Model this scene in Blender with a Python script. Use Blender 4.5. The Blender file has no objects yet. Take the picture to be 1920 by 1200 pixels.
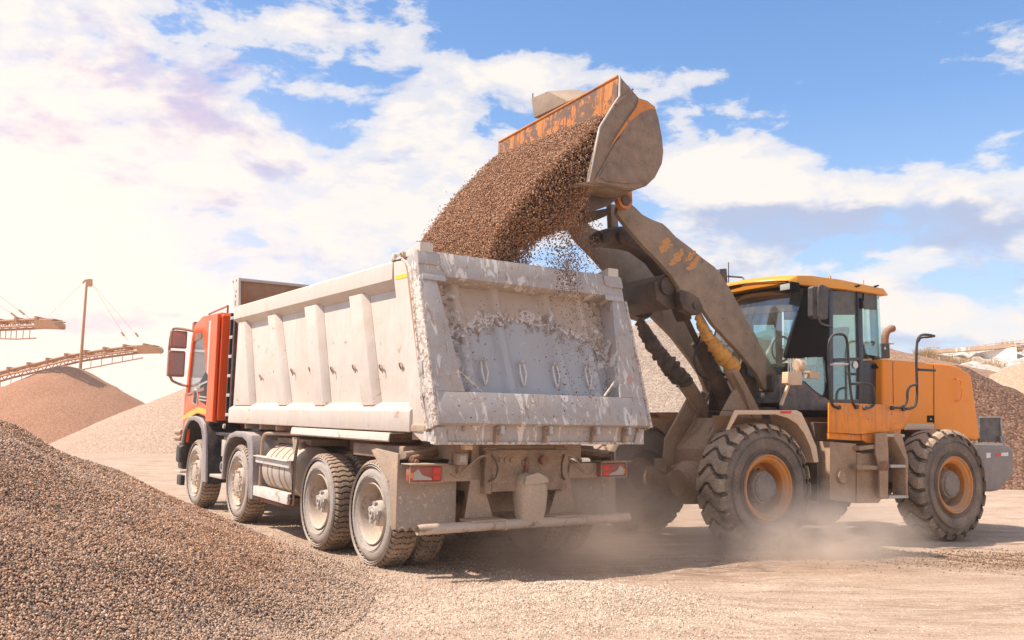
import bpy, bmesh, math, random
import numpy as np
from mathutils import Vector, Matrix
random.seed(7)
RNG = np.random.default_rng(11)
S = bpy.context.scene
PI = math.pi
R = math.radians

# ------------------------------------------------------------------ camera
CAM_H, PITCH, ROLL, FPX = 1.386, R(6.843), R(0.351), 1688.7
cam_d = bpy.data.cameras.new('camera')
cam = bpy.data.objects.new('camera', cam_d)
S.collection.objects.link(cam)
S.camera = cam
cam_d.sensor_width = 36.0
cam_d.lens = FPX / 1920 * 36.0
cam_d.clip_start = 0.05
cam_d.clip_end = 6000
FWD = Vector((0, math.cos(PITCH), math.sin(PITCH)))
UP = Vector((0, -math.sin(PITCH), math.cos(PITCH)))
RT = Vector((1, 0, 0))
RT2 = RT * math.cos(ROLL) + UP * math.sin(ROLL)
UP2 = UP * math.cos(ROLL) - RT * math.sin(ROLL)
CAMP = Vector((0, 0, CAM_H))
cm = Matrix((RT2, UP2, -FWD)).transposed().to_4x4()
cm.translation = CAMP
cam.matrix_world = cm
S.render.resolution_x, S.render.resolution_y = 1024, 640

# ------------------------------------------------------------------ light
SUN_AZ, SUN_EL = 257.0, 55.0           # compass bearing from +Y, clockwise
S.view_settings.view_transform = 'Standard'
S.view_settings.look = 'None'
S.view_settings.gamma = 1
S.view_settings.exposure = 0.36
sd = bpy.data.lights.new('sun', 'SUN')
sd.energy = 4.9
sd.angle = R(0.6)
sd.color = (1.0, 0.90, 0.80)
so = bpy.data.objects.new('sun', sd)
S.collection.objects.link(so)
sdir = Vector((math.sin(R(SUN_AZ)) * math.cos(R(SUN_EL)), math.cos(R(SUN_AZ)) * math.cos(R(SUN_EL)), math.sin(R(SUN_EL))))
so.rotation_euler = sdir.to_track_quat('Z', 'Y').to_euler()

W = bpy.data.worlds.new('World')
S.world = W
W.use_nodes = True


def N(nt, typ, **kw):
    n = nt.nodes.new(typ)
    for k, v in kw.items():
        if k.startswith('i_'):
            n.inputs[k[2:].replace('_', ' ')].default_value = v
        else:
            setattr(n, k, v)
    return n


def math_n(nt, op, a, b=None, c=None, clamp=False):
    n = nt.nodes.new('ShaderNodeMath')
    n.operation = op
    n.use_clamp = clamp
    for i, x in enumerate((a, b, c)):
        if x is None:
            continue
        if isinstance(x, (int, float)):
            n.inputs[i].default_value = x
        else:
            nt.links.new(x, n.inputs[i])
    return n.outputs[0]


def ramp(nt, fac, stops, interp='LINEAR'):
    n = nt.nodes.new('ShaderNodeValToRGB')
    cr = n.color_ramp
    cr.interpolation = interp
    while len(cr.elements) > 1:
        cr.elements.remove(cr.elements[-1])
    for i, (p, c) in enumerate(stops):
        e = cr.elements[0] if i == 0 else cr.elements.new(p)
        e.position = p
        e.color = (c[0], c[1], c[2], 1) if isinstance(c, (tuple, list)) else (c, c, c, 1)
    nt.links.new(fac, n.inputs[0])
    return n.outputs[0]


def mixc(nt, fac, a, b):
    n = nt.nodes.new('ShaderNodeMix')
    n.data_type = 'RGBA'
    for s, x in ((0, fac), (6, a), (7, b)):
        if isinstance(x, (int, float)):
            n.inputs[s].default_value = x
        elif isinstance(x, (tuple, list)):
            n.inputs[s].default_value = (x[0], x[1], x[2], 1)
        else:
            nt.links.new(x, n.inputs[s])
    return n.outputs[2]


def noise(nt, vec, scale, detail=4, rough=0.55, dist=0.0, out=0):
    n = nt.nodes.new('ShaderNodeTexNoise')
    n.inputs['Scale'].default_value = scale
    n.inputs['Detail'].default_value = detail
    n.inputs['Roughness'].default_value = rough
    n.inputs['Distortion'].default_value = dist
    if vec is not None:
        nt.links.new(vec, n.inputs['Vector'])
    return n.outputs[out]


def build_world():
    nt = W.node_tree
    nt.nodes.clear()
    out = N(nt, 'ShaderNodeOutputWorld')
    bg = N(nt, 'ShaderNodeBackground')
    bg.inputs['Strength'].default_value = 0.1
    nt.links.new(bg.outputs[0], out.inputs[0])
    sky = N(nt, 'ShaderNodeTexSky', sky_type='NISHITA', sun_disc=False)
    sky.sun_elevation = R(SUN_EL)
    sky.sun_rotation = R(SUN_AZ)
    sky.air_density = 1.0
    sky.dust_density = 0.6
    sky.ozone_density = 1.0
    tc = N(nt, 'ShaderNodeTexCoord')
    d = tc.outputs['Generated']
    sep = N(nt, 'ShaderNodeSeparateXYZ')
    nt.links.new(d, sep.inputs[0])
    x, y, z = sep.outputs
    # cloud deck seen in perspective: stretch towards the horizon
    den = math_n(nt, 'ADD', math_n(nt, 'MAXIMUM', z, 0.0), 0.28)
    px = math_n(nt, 'DIVIDE', x, den)
    py = math_n(nt, 'DIVIDE', y, den)
    cv = N(nt, 'ShaderNodeCombineXYZ')
    nt.links.new(px, cv.inputs[0])
    nt.links.new(math_n(nt, 'MULTIPLY', py, 0.55), cv.inputs[1])
    cv.inputs[2].default_value = 3.1
    P = cv.outputs[0]
    # bearing and elevation in degrees
    az = math_n(nt, 'MULTIPLY', math_n(nt, 'ARCTAN2', x, y), 57.2958)
    el = math_n(nt, 'MULTIPLY', math_n(nt, 'ARCSINE', z), 57.2958)
    av = N(nt, 'ShaderNodeCombineXYZ')
    nt.links.new(math_n(nt, 'MULTIPLY', az, 0.04), av.inputs[0])
    nt.links.new(math_n(nt, 'MULTIPLY', el, 0.085), av.inputs[1])
    A = av.outputs[0]
    big = noise(nt, A, 2.5, 9, 0.60, 0.2)
    fine = noise(nt, A, 5.5, 6, 0.6, 0.3)

    def blob(a0, e0, wa, we, s):
        a = math_n(nt, 'DIVIDE', math_n(nt, 'SUBTRACT', az, a0), wa)
        e = math_n(nt, 'DIVIDE', math_n(nt, 'SUBTRACT', el, e0), we)
        r2 = math_n(nt, 'ADD', math_n(nt, 'MULTIPLY', a, a), math_n(nt, 'MULTIPLY', e, e))
        g = math_n(nt, 'EXPONENT', math_n(nt, 'MULTIPLY', r2, -1.0))
        return math_n(nt, 'MULTIPLY', g, s)
    tot = None
    for b in CLOUDS:
        g = blob(*b)
        tot = g if tot is None else math_n(nt, 'ADD', tot, g)
    dens = math_n(nt, 'ADD', math_n(nt, 'ADD', math_n(nt, 'MULTIPLY', big, 1.35), math_n(nt, 'MULTIPLY', fine, 0.6)), tot)
    mask = ramp(nt, math_n(nt, 'SUBTRACT', dens, 0.25), [(0.0, 0), (0.655, 0), (0.78, 0.7), (0.95, 1)], 'EASE')
    # lit tops / grey-blue bases
    el2 = N(nt, 'ShaderNodeCombineXYZ')
    nt.links.new(math_n(nt, 'MULTIPLY', az, 0.04), el2.inputs[0])
    nt.links.new(math_n(nt, 'ADD', math_n(nt, 'MULTIPLY', el, 0.085), 0.12), el2.inputs[1])
    big2 = noise(nt, el2.outputs[0], 2.5, 5, 0.60, 0.2)
    under = math_n(nt, 'SUBTRACT', big2, big)          # denser above = we look at a base
    tot2 = None
    for b in BASES:
        g = blob(*b)
        tot2 = g if tot2 is None else math_n(nt, 'ADD', tot2, g)
    sh = math_n(nt, 'ADD', math_n(nt, 'MULTIPLY', under, 1.9), tot2)
    sh = math_n(nt, 'ADD', sh, math_n(nt, 'MULTIPLY', math_n(nt, 'SUBTRACT', fine, 0.5), 0.8))
    shade = ramp(nt, sh, [(0.0, 0), (0.08, 0.0), (0.55, 1)], 'EASE')
    lil = blob(-27, 17, 17, 14, 1.0)
    ccol = mixc(nt, shade, (7.9, 7.45, 7.05), mixc(nt, lil, (3.6, 4.4, 6.2), (5.5, 4.7, 6.3)))
    # the clear sky pales towards the horizon
    skyc = N(nt, 'ShaderNodeMix', data_type='RGBA', blend_type='MULTIPLY')
    skyc.inputs[0].default_value = 1
    nt.links.new(sky.outputs[0], skyc.inputs[6])
    skyc.inputs[7].default_value = SKYMUL
    hz = ramp(nt, math_n(nt, 'DIVIDE', el, 90.0), [(0.0, 0.75), (0.10, 0.45), (0.22, 0.10), (0.4, 0)])
    clear = mixc(nt, hz, skyc.outputs[2], (5.4, 6.3, 7.4))
    col = mixc(nt, mask, clear, ccol)
    # bright milky veil to the left: flare glow painted into the sky colour
    veil = math_n(nt, 'ADD', blob(-38, 9, 17, 11, 0.85), blob(-24, 2, 15, 9, 0.6), clamp=True)
    col = mixc(nt, veil, col, mixc(nt, shade, (10.0, 8.2, 7.1), (7.8, 6.0, 6.6)))
    nt.links.new(col, bg.inputs[0])


SKYMUL = (0.72, 1.24, 1.66, 1)
# bearing, elevation, half width, half height (degrees), strength
CLOUDS = [(-27, 19, 9, 7, 0.16), (-28, 11, 12, 7, 0.2), (-15, 24.0, 4, 1.2, 0.16), (2, 22.0, 9, 1.4, 0.18), (-7, 20.3, 5, 1.4, 0.06), (-5, 15.0, 7, 3.6, 0.22), (11, 21.8, 3, 1.0, 0.14),
          (11.5, 16.5, 3.5, 2.6, 0.22), (17, 14.5, 5, 2.6, 0.20), (24, 14.2, 4, 1.8, 0.16), (29, 12.5, 4, 2, 0.18), (27, 6.8, 8, 1.6, 0.18), (14, 7, 8, 2, 0.06), (22, 24.5, 12, 5, -0.34), (5, 27, 10, 3.2, -0.30), (6, 19.0, 5, 1.1, -0.16),
          (-12, 18.2, 3.5, 1.2, -0.16), (-11, 27, 5, 2, -0.10), (26, 18.5, 12, 2.0, -0.14), (-14, 12, 5, 3, -0.04), (-10.5, 6, 8, 4, 0.06)]
BASES = [(-20.5, 20.3, 5, 2.2, 0.5), (-16, 17.2, 4, 1.6, 0.35), (-27, 16, 5, 1.4, 0.25), (18, 12.2, 7, 1.9, 0.75), (27, 11.6, 6, 1.6, 0.65), (-14, 8, 9, 2.5, 0.1), (28, 8.2, 7, 1.0, 0.35), (24, 4.5, 9, 1.0, 0.25), (18, 15.8, 12, 1.6, -0.5), (2, 22.5, 9, 1.5, -0.3), (-5, 15, 6, 3, -0.2)]
build_world()

# ------------------------------------------------------------------ helpers
COL = S.collection


def tag(o, label=None, cat=None, group=None, kind=None):
    for k, v in (('label', label), ('category', cat), ('group', group), ('kind', kind)):
        if v:
            o[k] = v
    return o


def empty(name, mat=None, parent=None, size=0.3):
    o = bpy.data.objects.new(name, None)
    o.empty_display_size = size
    COL.objects.link(o)
    if parent:
        o.parent = parent
    if mat is not None:
        o.matrix_local = mat
    return o


class MB:
    def __init__(self):
        self.v = []
        self.f = []
        self.m = []
        self.mi = 0

    def add(self, vs, fs):
        b = len(self.v)
        self.v += [tuple(map(float, p)) for p in vs]
        self.f += [tuple(i + b for i in f) for f in fs]
        self.m += [self.mi] * len(fs)
        return self

    def box(self, a, b):
        x0, y0, z0 = (min(a[i], b[i]) for i in range(3))
        x1, y1, z1 = (max(a[i], b[i]) for i in range(3))
        return self.add([(x0, y0, z0), (x1, y0, z0), (x1, y1, z0), (x0, y1, z0), (x0, y0, z1), (x1, y0, z1), (x1, y1, z1), (x0, y1, z1)],
                        [(0, 3, 2, 1), (4, 5, 6, 7), (0, 1, 5, 4), (1, 2, 6, 5), (2, 3, 7, 6), (3, 0, 4, 7)])

    def bar(self, p, q, w, h, up=(0, 0, 1)):
        p, q = Vector(p), Vector(q)
        d = (q - p).normalized()
        s = d.cross(Vector(up))
        if s.length < 1e-4:
            s = d.cross(Vector((1, 0, 0)))
        s.normalize()
        t = s.cross(d)
        vs = []
        for c in (p, q):
            for a, b in ((-1, -1), (1, -1), (1, 1), (-1, 1)):
                vs.append(c + s * a * w / 2 + t * b * h / 2)
        return self.add(vs, [(0, 1, 2, 3), (7, 6, 5, 4), (0, 4, 5, 1), (1, 5, 6, 2), (2, 6, 7, 3), (3, 7, 4, 0)])

    def prism(self, poly, a, b, axis='v', plane=None):
        """poly of 2-D points; axis 'v': points are (u,w) ; 'u': (v,w) ; 'w': (u,v)"""
        def P(p, t):
            return {'v': (p[0], t, p[1]), 'u': (t, p[0], p[1]), 'w': (p[0], p[1], t)}[axis]
        n = len(poly)
        vs = [P(p, a) for p in poly] + [P(p, b) for p in poly]
        fs = [tuple(range(n))[::-1], tuple(range(n, 2 * n))]
        fs += [(i, (i + 1) % n, n + (i + 1) % n, n + i) for i in range(n)]
        return self.add(vs, fs)

    def loft(self, rings, closed=True, cap=True):
        n = len(rings[0])
        vs = [p for r in rings for p in r]
        fs = []
        for k in range(len(rings) - 1):
            for i in range(n if closed else n - 1):
                j = (i + 1) % n
                fs.append((k * n + i, k * n + j, (k + 1) * n + j, (k + 1) * n + i))
        if cap and closed:
            fs.append(tuple(range(n))[::-1])
            fs.append(tuple((len(rings) - 1) * n + i for i in range(n)))
        return self.add(vs, fs)

    def tube(self, pts, r, n=10, cap=True):
        pts = [Vector(p) for p in pts]
        rs = r if isinstance(r, (list, tuple)) else [r] * len(pts)
        rings = []
        prev = None
        for i, p in enumerate(pts):
            d = ((pts[i + 1] if i < len(pts) - 1 else p) - (pts[i - 1] if i > 0 else p)).normalized()
            if prev is None:
                s = d.orthogonal().normalized()
            else:
                s = (prev - d * prev.dot(d)).normalized()
            prev = s
            t = d.cross(s)
            rings.append([p + (s * math.cos(2 * PI * k / n) + t * math.sin(2 * PI * k / n)) * rs[i] for k in range(n)])
        return self.loft(rings, True, cap)

    def cyl(self, p, q, r, n=24):
        return self.tube([p, q], r, n)

    def lathe(self, prof, c, axis='v', n=48, closed_prof=False):
        """prof: (offset along axis, radius)"""
        rings = []
        for k in range(n):
            a = 2 * PI * k / n
            ring = []
            for o, r in prof:
                x, z = r * math.cos(a), r * math.sin(a)
                if axis == 'v':
                    ring.append((c[0] + x, c[1] + o, c[2] + z))
                elif axis == 'u':
                    ring.append((c[0] + o, c[1] + x, c[2] + z))
                else:
                    ring.append((c[0] + x, c[1] + z, c[2] + o))
            rings.append(ring)
        m = len(prof)
        vs = [p for r in rings for p in r]
        fs = []
        for k in range(n):
            k2 = (k + 1) % n
            for i in range(m if closed_prof else m - 1):
                j = (i + 1) % m
                fs.append((k * m + i, k * m + j, k2 * m + j, k2 * m + i))
        return self.add(vs, fs)

    def build(self, name, mats, parent=None, smooth=False, bevel=0.0, seg=2, loc=None, label=None, auto=35):
        me = bpy.data.meshes.new(name)
        me.from_pydata(self.v, [], self.f)
        if not isinstance(mats, (list, tuple)):
            mats = [mats]
        for m in mats:
            me.materials.append(m)
        if len(mats) > 1:
            me.polygons.foreach_set('material_index', self.m)
        bm = bmesh.new()
        bm.from_mesh(me)
        bmesh.ops.remove_doubles(bm, verts=bm.verts, dist=1e-5)
        bmesh.ops.recalc_face_normals(bm, faces=bm.faces)
        if bevel > 0:
            es = [e for e in bm.edges if len(e.link_faces) == 2 and e.calc_face_angle(0) > R(28)]
            try:
                bmesh.ops.bevel(bm, geom=es, offset=bevel, segments=seg, affect='EDGES', profile=0.6, clamp_overlap=True)
            except Exception:
                pass
            bmesh.ops.recalc_face_normals(bm, faces=bm.faces)
        if smooth or bevel > 0:
            for f in bm.faces:
                f.smooth = True
            for e in bm.edges:
                if len(e.link_faces) == 2 and e.calc_face_angle(0) > R(auto):
                    e.smooth = False
        bm.to_mesh(me)
        bm.free()
        o = bpy.data.objects.new(name, me)
        COL.objects.link(o)
        if parent is not None:
            o.parent = parent
        if loc is not None:
            o.location = loc
        if label:
            o['label'] = label
        return o


def rnd(v, a):
    return v + random.uniform(-a, a)


def arc(pts, n=6):
    """rounds the inner corners of a polyline of 3-D points (Catmull style chaikin)"""
    pts = [Vector(p) for p in pts]
    for _ in range(2):
        q = [pts[0]]
        for i in range(len(pts) - 1):
            q.append(pts[i] * 0.75 + pts[i + 1] * 0.25)
            q.append(pts[i] * 0.25 + pts[i + 1] * 0.75)
        q.append(pts[-1])
        pts = q
    return pts


# ------------------------------------------------------------------ materials
DUST = (0.53, 0.375, 0.25)


def new_mat(name):
    m = bpy.data.materials.new(name)
    m.use_nodes = True
    nt = m.node_tree
    b = nt.nodes['Principled BSDF']
    return m, nt, b


def dusty(name, base, rough=0.5, dust=0.4, dust_col=DUST, scale=3.0, metal=0.0, streak=0.0, streak_col=None, chips=0.0,
          chip_col=(0.10, 0.07, 0.05), bump=0.15, up=0.6, var=0.12, low=None, fine=60, spec=0.5, chip_scale=9.0, dent=0.0):
    """paint or bare metal under a layer of quarry dust, with streaks and chipped patches"""
    m, nt, b = new_mat(name)
    L = nt.links
    tc = N(nt, 'ShaderNodeTexCoord')
    O = tc.outputs['Object']
    n1 = noise(nt, O, scale, 6, 0.62, 0.4)
    n2 = noise(nt, O, scale * 4.3, 5, 0.65)
    n3 = noise(nt, O, fine, 3, 0.6)
    col = mixc(nt, ramp(nt, n2, [(0.3, 0), (0.7, 1)]), tuple(c * (1 - var) for c in base), tuple(min(1, c * (1 + var)) for c in base))
    if streak > 0:
        mp = N(nt, 'ShaderNodeMapping')
        mp.inputs['Scale'].default_value = (9, 9, 0.9)
        L.new(O, mp.inputs[0])
        ns = noise(nt, mp.outputs[0], 2.2, 5, 0.6)
        sc = streak_col or tuple(c * 0.45 for c in base)
        col = mixc(nt, math_n(nt, 'MULTIPLY', ramp(nt, ns, [(0.48, 0), (0.72, 1)]), streak), col, sc)
    if chips > 0:
        nc = noise(nt, O, chip_scale, 8, 0.7, 0.6)
        th = 0.66 - chips * 0.28
        cm_ = ramp(nt, nc, [(th, 0), (th + 0.025, 1)])
        col = mixc(nt, cm_, col, chip_col)
    g = N(nt, 'ShaderNodeNewGeometry')
    sx = N(nt, 'ShaderNodeSeparateXYZ')
    L.new(g.outputs['Normal'], sx.inputs[0])
    upf = math_n(nt, 'MULTIPLY', math_n(nt, 'MAXIMUM', sx.outputs[2], 0.0), up)
    dm = math_n(nt, 'ADD', math_n(nt, 'ADD', math_n(nt, 'MULTIPLY', math_n(nt, 'SUBTRACT', n1, 0.5), 1.7), dust), upf)
    dm = math_n(nt, 'ADD', dm, math_n(nt, 'MULTIPLY', math_n(nt, 'SUBTRACT', n3, 0.5), 0.35))
    if low:
        so_ = N(nt, 'ShaderNodeSeparateXYZ')
        L.new(O, so_.inputs[0])
        z0, z1, amt = low
        lw = math_n(nt, 'MULTIPLY', math_n(nt, 'DIVIDE', math_n(nt, 'SUBTRACT', z1, so_.outputs[2]), z1 - z0, clamp=True), amt)
        dm = math_n(nt, 'ADD', dm, lw)
    dmc = ramp(nt, dm, [(0.12, 0), (0.95, 1)])
    dcol = mixc(nt, ramp(nt, n3, [(0.35, 0), (0.65, 1)]), tuple(c * 0.82 for c in dust_col), tuple(c * 1.12 for c in dust_col))
    col = mixc(nt, dmc, col, dcol)
    L.new(col, b.inputs['Base Color'])
    L.new(math_n(nt, 'ADD', math_n(nt, 'MULTIPLY', dmc, 0.92 - rough), rough), b.inputs['Roughness'])
    b.inputs['Metallic'].default_value = 0
    if metal:
        L.new(math_n(nt, 'MULTIPLY', math_n(nt, 'SUBTRACT', 1.0, dmc), metal), b.inputs['Metallic'])
    b.inputs['Specular IOR Level'].default_value = spec
    if bump:
        bp = N(nt, 'ShaderNodeBump')
        bp.inputs['Strength'].default_value = bump
        bp.inputs['Distance'].default_value = 0.02
        hh = math_n(nt, 'ADD', n2, math_n(nt, 'MULTIPLY', n3, 0.4))
        if dent:
            hh = math_n(nt, 'ADD', hh, math_n(nt, 'MULTIPLY', noise(nt, O, 1.7, 3, 0.5), dent))
        L.new(hh, bp.inputs['Height'])
        L.new(bp.outputs[0], b.inputs['Normal'])
    return m


def plain(name, col, rough=0.5, metal=0.0, emit=0.0, spec=0.5):
    m, nt, b = new_mat(name)
    tc = N(nt, 'ShaderNodeTexCoord')
    n = noise(nt, tc.outputs['Object'], 30, 4, 0.6)
    c = mixc(nt, n, tuple(x * 0.8 for x in col), tuple(min(1, x * 1.2) for x in col))
    nt.links.new(c, b.inputs['Base Color'])
    b.inputs['Roughness'].default_value = rough
    b.inputs['Metallic'].default_value = metal
    b.inputs['Specular IOR Level'].default_value = spec
    if emit:
        nt.links.new(c, b.inputs['Emission Color'])
        b.inputs['Emission Strength'].default_value = emit
    return m


def glass(name, tint, gloss=0.12, dirt=0.12):
    m = bpy.data.materials.new(name)
    m.use_nodes = True
    nt = m.node_tree
    nt.nodes.clear()
    out = N(nt, 'ShaderNodeOutputMaterial')
    tr = N(nt, 'ShaderNodeBsdfTransparent')
    tr.inputs[0].default_value = (*tint, 1)
    gl = N(nt, 'ShaderNodeBsdfGlossy')
    gl.inputs['Roughness'].default_value = 0.03
    gl.inputs[0].default_value = (0.9, 0.95, 1, 1)
    df = N(nt, 'ShaderNodeBsdfDiffuse')
    df.inputs[0].default_value = (0.55, 0.5, 0.43, 1)
    tc = N(nt, 'ShaderNodeTexCoord')
    n = noise(nt, tc.outputs['Object'], 5, 5, 0.6)
    lw = N(nt, 'ShaderNodeLayerWeight')
    lw.inputs[0].default_value = 0.35
    f = math_n(nt, 'ADD', math_n(nt, 'MULTIPLY', lw.outputs[0], 0.6), gloss, clamp=True)
    m1 = N(nt, 'ShaderNodeMixShader')
    nt.links.new(f, m1.inputs[0])
    nt.links.new(tr.outputs[0], m1.inputs[1])
    nt.links.new(gl.outputs[0], m1.inputs[2])
    m2 = N(nt, 'ShaderNodeMixShader')
    nt.links.new(math_n(nt, 'MULTIPLY', n, dirt * 2), m2.inputs[0])
    nt.links.new(m1.outputs[0], m2.inputs[1])
    nt.links.new(df.outputs[0], m2.inputs[2])
    nt.links.new(m2.outputs[0], out.inputs[0])
    return m


M = {}
M['bed'] = dusty('bed_paint', (0.67, 0.575, 0.49), 0.5, 0.20, (0.60, 0.46, 0.35), 1.6, streak=0.30, streak_col=(0.55, 0.40, 0.29), bump=0.10, up=0.5, var=0.05, chips=0.12, chip_col=(0.45, 0.30, 0.2), chip_scale=5, dent=9)
M['bed_in'] = dusty('bed_inside', (0.40, 0.17, 0.08), 0.6, 0.4, (0.52, 0.30, 0.18), 3, bump=0.3)
M['bed_edge'] = dusty('scraped_edge', (0.34, 0.22, 0.14), 0.6, 0.2, (0.62, 0.52, 0.42), 7, bump=0.5, chips=0.7, chip_col=(0.68, 0.60, 0.52), chip_scale=30)
M['chassis'] = dusty('dusty_chassis', (0.14, 0.10, 0.07), 0.7, 0.62, (0.46, 0.31, 0.205), 4, bump=0.3, up=0.6)
M['chassis_lt'] = dusty('dusty_plate', (0.33, 0.25, 0.185), 0.6, 0.55, (0.52, 0.36, 0.24), 4, bump=0.15, up=0.3, chips=0.1, chip_col=(0.6, 0.5, 0.4), chip_scale=22)
M['mud'] = dusty('mudguard_sheet', (0.35, 0.285, 0.23), 0.65, 0.45, (0.50, 0.36, 0.25), 2.5, bump=0.12, up=0.3, chips=0.28, chip_col=(0.62, 0.55, 0.48), chip_scale=26)
M['fender_plastic'] = dusty('grey_fender_plastic', (0.22, 0.19, 0.19), 0.55, 0.35, (0.50, 0.42, 0.37), 3, bump=0.08, up=0.8)
M['cabred'] = dusty('orange_red_cab_paint', (0.92, 0.105, 0.008), 0.28, -0.35, (0.62, 0.36, 0.24), 2, bump=0.0, up=0.25, var=0.04)
M['cabyellow'] = dusty('yellow_stripe', (0.85, 0.42, 0.04), 0.35, 0.05, DUST, 3, bump=0.0)
M['black'] = dusty('black_metal', (0.018, 0.018, 0.02), 0.4, 0.08, (0.25, 0.19, 0.15), 5, bump=0.05, up=0.4)
M['blackpl'] = plain('black_panel', (0.004, 0.004, 0.005), 0.6, spec=0.12)
M['steel'] = dusty('step_steel', (0.48, 0.45, 0.42), 0.45, 0.25, (0.60, 0.47, 0.36), 6, bump=0.15, up=0.6, metal=0.3)
M['galv'] = dusty('white_plank', (0.70, 0.64, 0.58), 0.6, 0.2, (0.55, 0.36, 0.22), 5, bump=0.2, chips=0.25, chip_col=(0.42, 0.26, 0.15), up=0.3)
M['tank'] = dusty('tank_alu', (0.52, 0.47, 0.42), 0.4, 0.35, (0.58, 0.45, 0.34), 2, bump=0.05, metal=0.3, up=0.5)
M['tubebar'] = dusty('worn_tube', (0.50, 0.42, 0.35), 0.5, 0.4, (0.55, 0.41, 0.30), 3, bump=0.2, chips=0.4, chip_col=(0.20, 0.11, 0.06), chip_scale=5)
M['rubber'] = dusty('tyre_tread', (0.05, 0.04, 0.035), 0.8, 0.62, (0.44, 0.31, 0.21), 5, bump=0.3, up=0.5, var=0.2)
M['groove_l'] = dusty('loader_groove', (0.035, 0.028, 0.023), 0.85, 0.38, (0.27, 0.185, 0.12), 6, bump=0.3, up=0.4)
M['groove'] = dusty('tread_groove', (0.022, 0.019, 0.017), 0.85, 0.12, (0.17, 0.12, 0.085), 6, bump=0.3, up=0.3)
M['rubber_side'] = dusty('tyre_sidewall', (0.10, 0.09, 0.085), 0.75, 0.95, (0.43, 0.36, 0.30), 2.2, bump=0.12, up=0.1, var=0.2)
M['rubber_l'] = dusty('loader_tread', (0.05, 0.042, 0.036), 0.8, 0.62, (0.50, 0.355, 0.235), 4, bump=0.5, up=0.6, var=0.2)
M['rubber_ls'] = dusty('loader_sidewall', (0.055, 0.048, 0.044), 0.75, 0.50, (0.33, 0.24, 0.17), 2.2, bump=0.25, up=0.3, var=0.2, low=(-0.75, 0.1, 0.25))
M['rim'] = dusty('dusty_rim', (0.44, 0.35, 0.27), 0.5, 0.4, (0.60, 0.47, 0.36), 4, bump=0.2, chips=0.40, chip_col=(0.13, 0.07, 0.045), chip_scale=7)
M['rim_dark'] = dusty('rim_well', (0.14, 0.07, 0.045), 0.6, 0.3, (0.5, 0.38, 0.28), 6, bump=0.2)
M['hubm'] = dusty('hub_metal', (0.42, 0.37, 0.33), 0.45, 0.4, (0.58, 0.48, 0.38), 9, bump=0.3)
M['l_rim'] = dusty('orange_rim', (0.62, 0.22, 0.03), 0.5, 0.30, (0.46, 0.31, 0.20), 4, bump=0.25, chips=0.15, chip_col=(0.30, 0.16, 0.09))
M['l_hub'] = dusty('hub_grey', (0.17, 0.15, 0.14), 0.6, 0.5, (0.36, 0.28, 0.21), 8, bump=0.4)
M['orange'] = dusty('orange_paint', (0.90, 0.27, 0.004), 0.42, -0.6, (0.62, 0.40, 0.24), 1.5, bump=0.02, up=0.25, var=0.03)
M['orange_roof'] = dusty('orange_roof', (0.86, 0.34, 0.03), 0.35, -0.05, (0.62, 0.42, 0.25), 1.5, bump=0.02, up=0.2, var=0.04)
M['orange_worn'] = dusty('worn_orange', (0.82, 0.245, 0.010), 0.4, 0.02, (0.62, 0.36, 0.2), 2.4, bump=0.08, streak=0.85, streak_col=(0.50, 0.17, 0.04), chips=0.12, chip_col=(0.28, 0.09, 0.03), up=0.3)
M['arm'] = dusty('worn_arm', (0.235, 0.16, 0.105), 0.45, 0.34, (0.42, 0.30, 0.20), 1.7, bump=0.16, up=0.4, var=0.3, chips=0.10, chip_col=(0.06, 0.045, 0.035))
M['armdark'] = dusty('greasy_steel', (0.055, 0.036, 0.025), 0.5, 0.27, (0.27, 0.165, 0.10), 3, bump=0.3, up=0.35)
M['frame_l'] = dusty('dusty_frame', (0.27, 0.16, 0.09), 0.6, 0.55, (0.52, 0.335, 0.205), 3, bump=0.2, up=0.5)
M['fender_l'] = dusty('tan_fender', (0.66, 0.44, 0.26), 0.55, 0.45, (0.74, 0.53, 0.36), 2.5, bump=0.05, up=0.4)
M['bellow_o'] = dusty('orange_bellows', (0.70, 0.33, 0.06), 0.6, 0.2, (0.45, 0.28, 0.14), 9, bump=0.3, up=0.1)
M['bellow_d'] = dusty('dark_bellows', (0.075, 0.06, 0.05), 0.7, 0.3, (0.22, 0.165, 0.125), 7, bump=0.4)
M['cabgrey'] = dusty('dark_grey_door', (0.040, 0.045, 0.058), 0.35, 0.02, (0.30, 0.23, 0.18), 2.5, bump=0.03, up=0.4)
M['dirtygrey'] = dusty('dirty_grey_panel', (0.09, 0.085, 0.085), 0.6, 0.3, (0.30, 0.24, 0.19), 8, bump=0.15)
M['cw'] = dusty('counterweight_paint', (0.20, 0.185, 0.18), 0.5, 0.32, (0.42, 0.33, 0.26), 3, bump=0.12, up=0.5, chips=0.1, chip_col=(0.07, 0.05, 0.04))
M['pipe'] = dusty('rusty_pipe', (0.22, 0.09, 0.045), 0.7, 0.3, (0.42, 0.27, 0.18), 8, bump=0.2)
M['red'] = plain('red_reflector', (0.72, 0.03, 0.012), 0.3)
M['white'] = plain('white_sticker', (0.75, 0.72, 0.66), 0.4)
M['yellow'] = dusty('yellow_mark', (0.85, 0.58, 0.03), 0.5, 0.1, DUST, 8, bump=0)
M['lampglass'] = plain('lamp_lens', (0.42, 0.41, 0.39), 0.2, spec=0.6)
M['lampwarm'] = plain('warm_lens', (0.62, 0.42, 0.26), 0.15, spec=0.8)
M['redlens'] = dusty('red_lens', (0.36, 0.06, 0.035), 0.2, 0.30, (0.42, 0.24, 0.16), 6, bump=0.0)
M['orangelens'] = plain('orange_lens', (0.9, 0.23, 0.02), 0.2)
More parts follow.
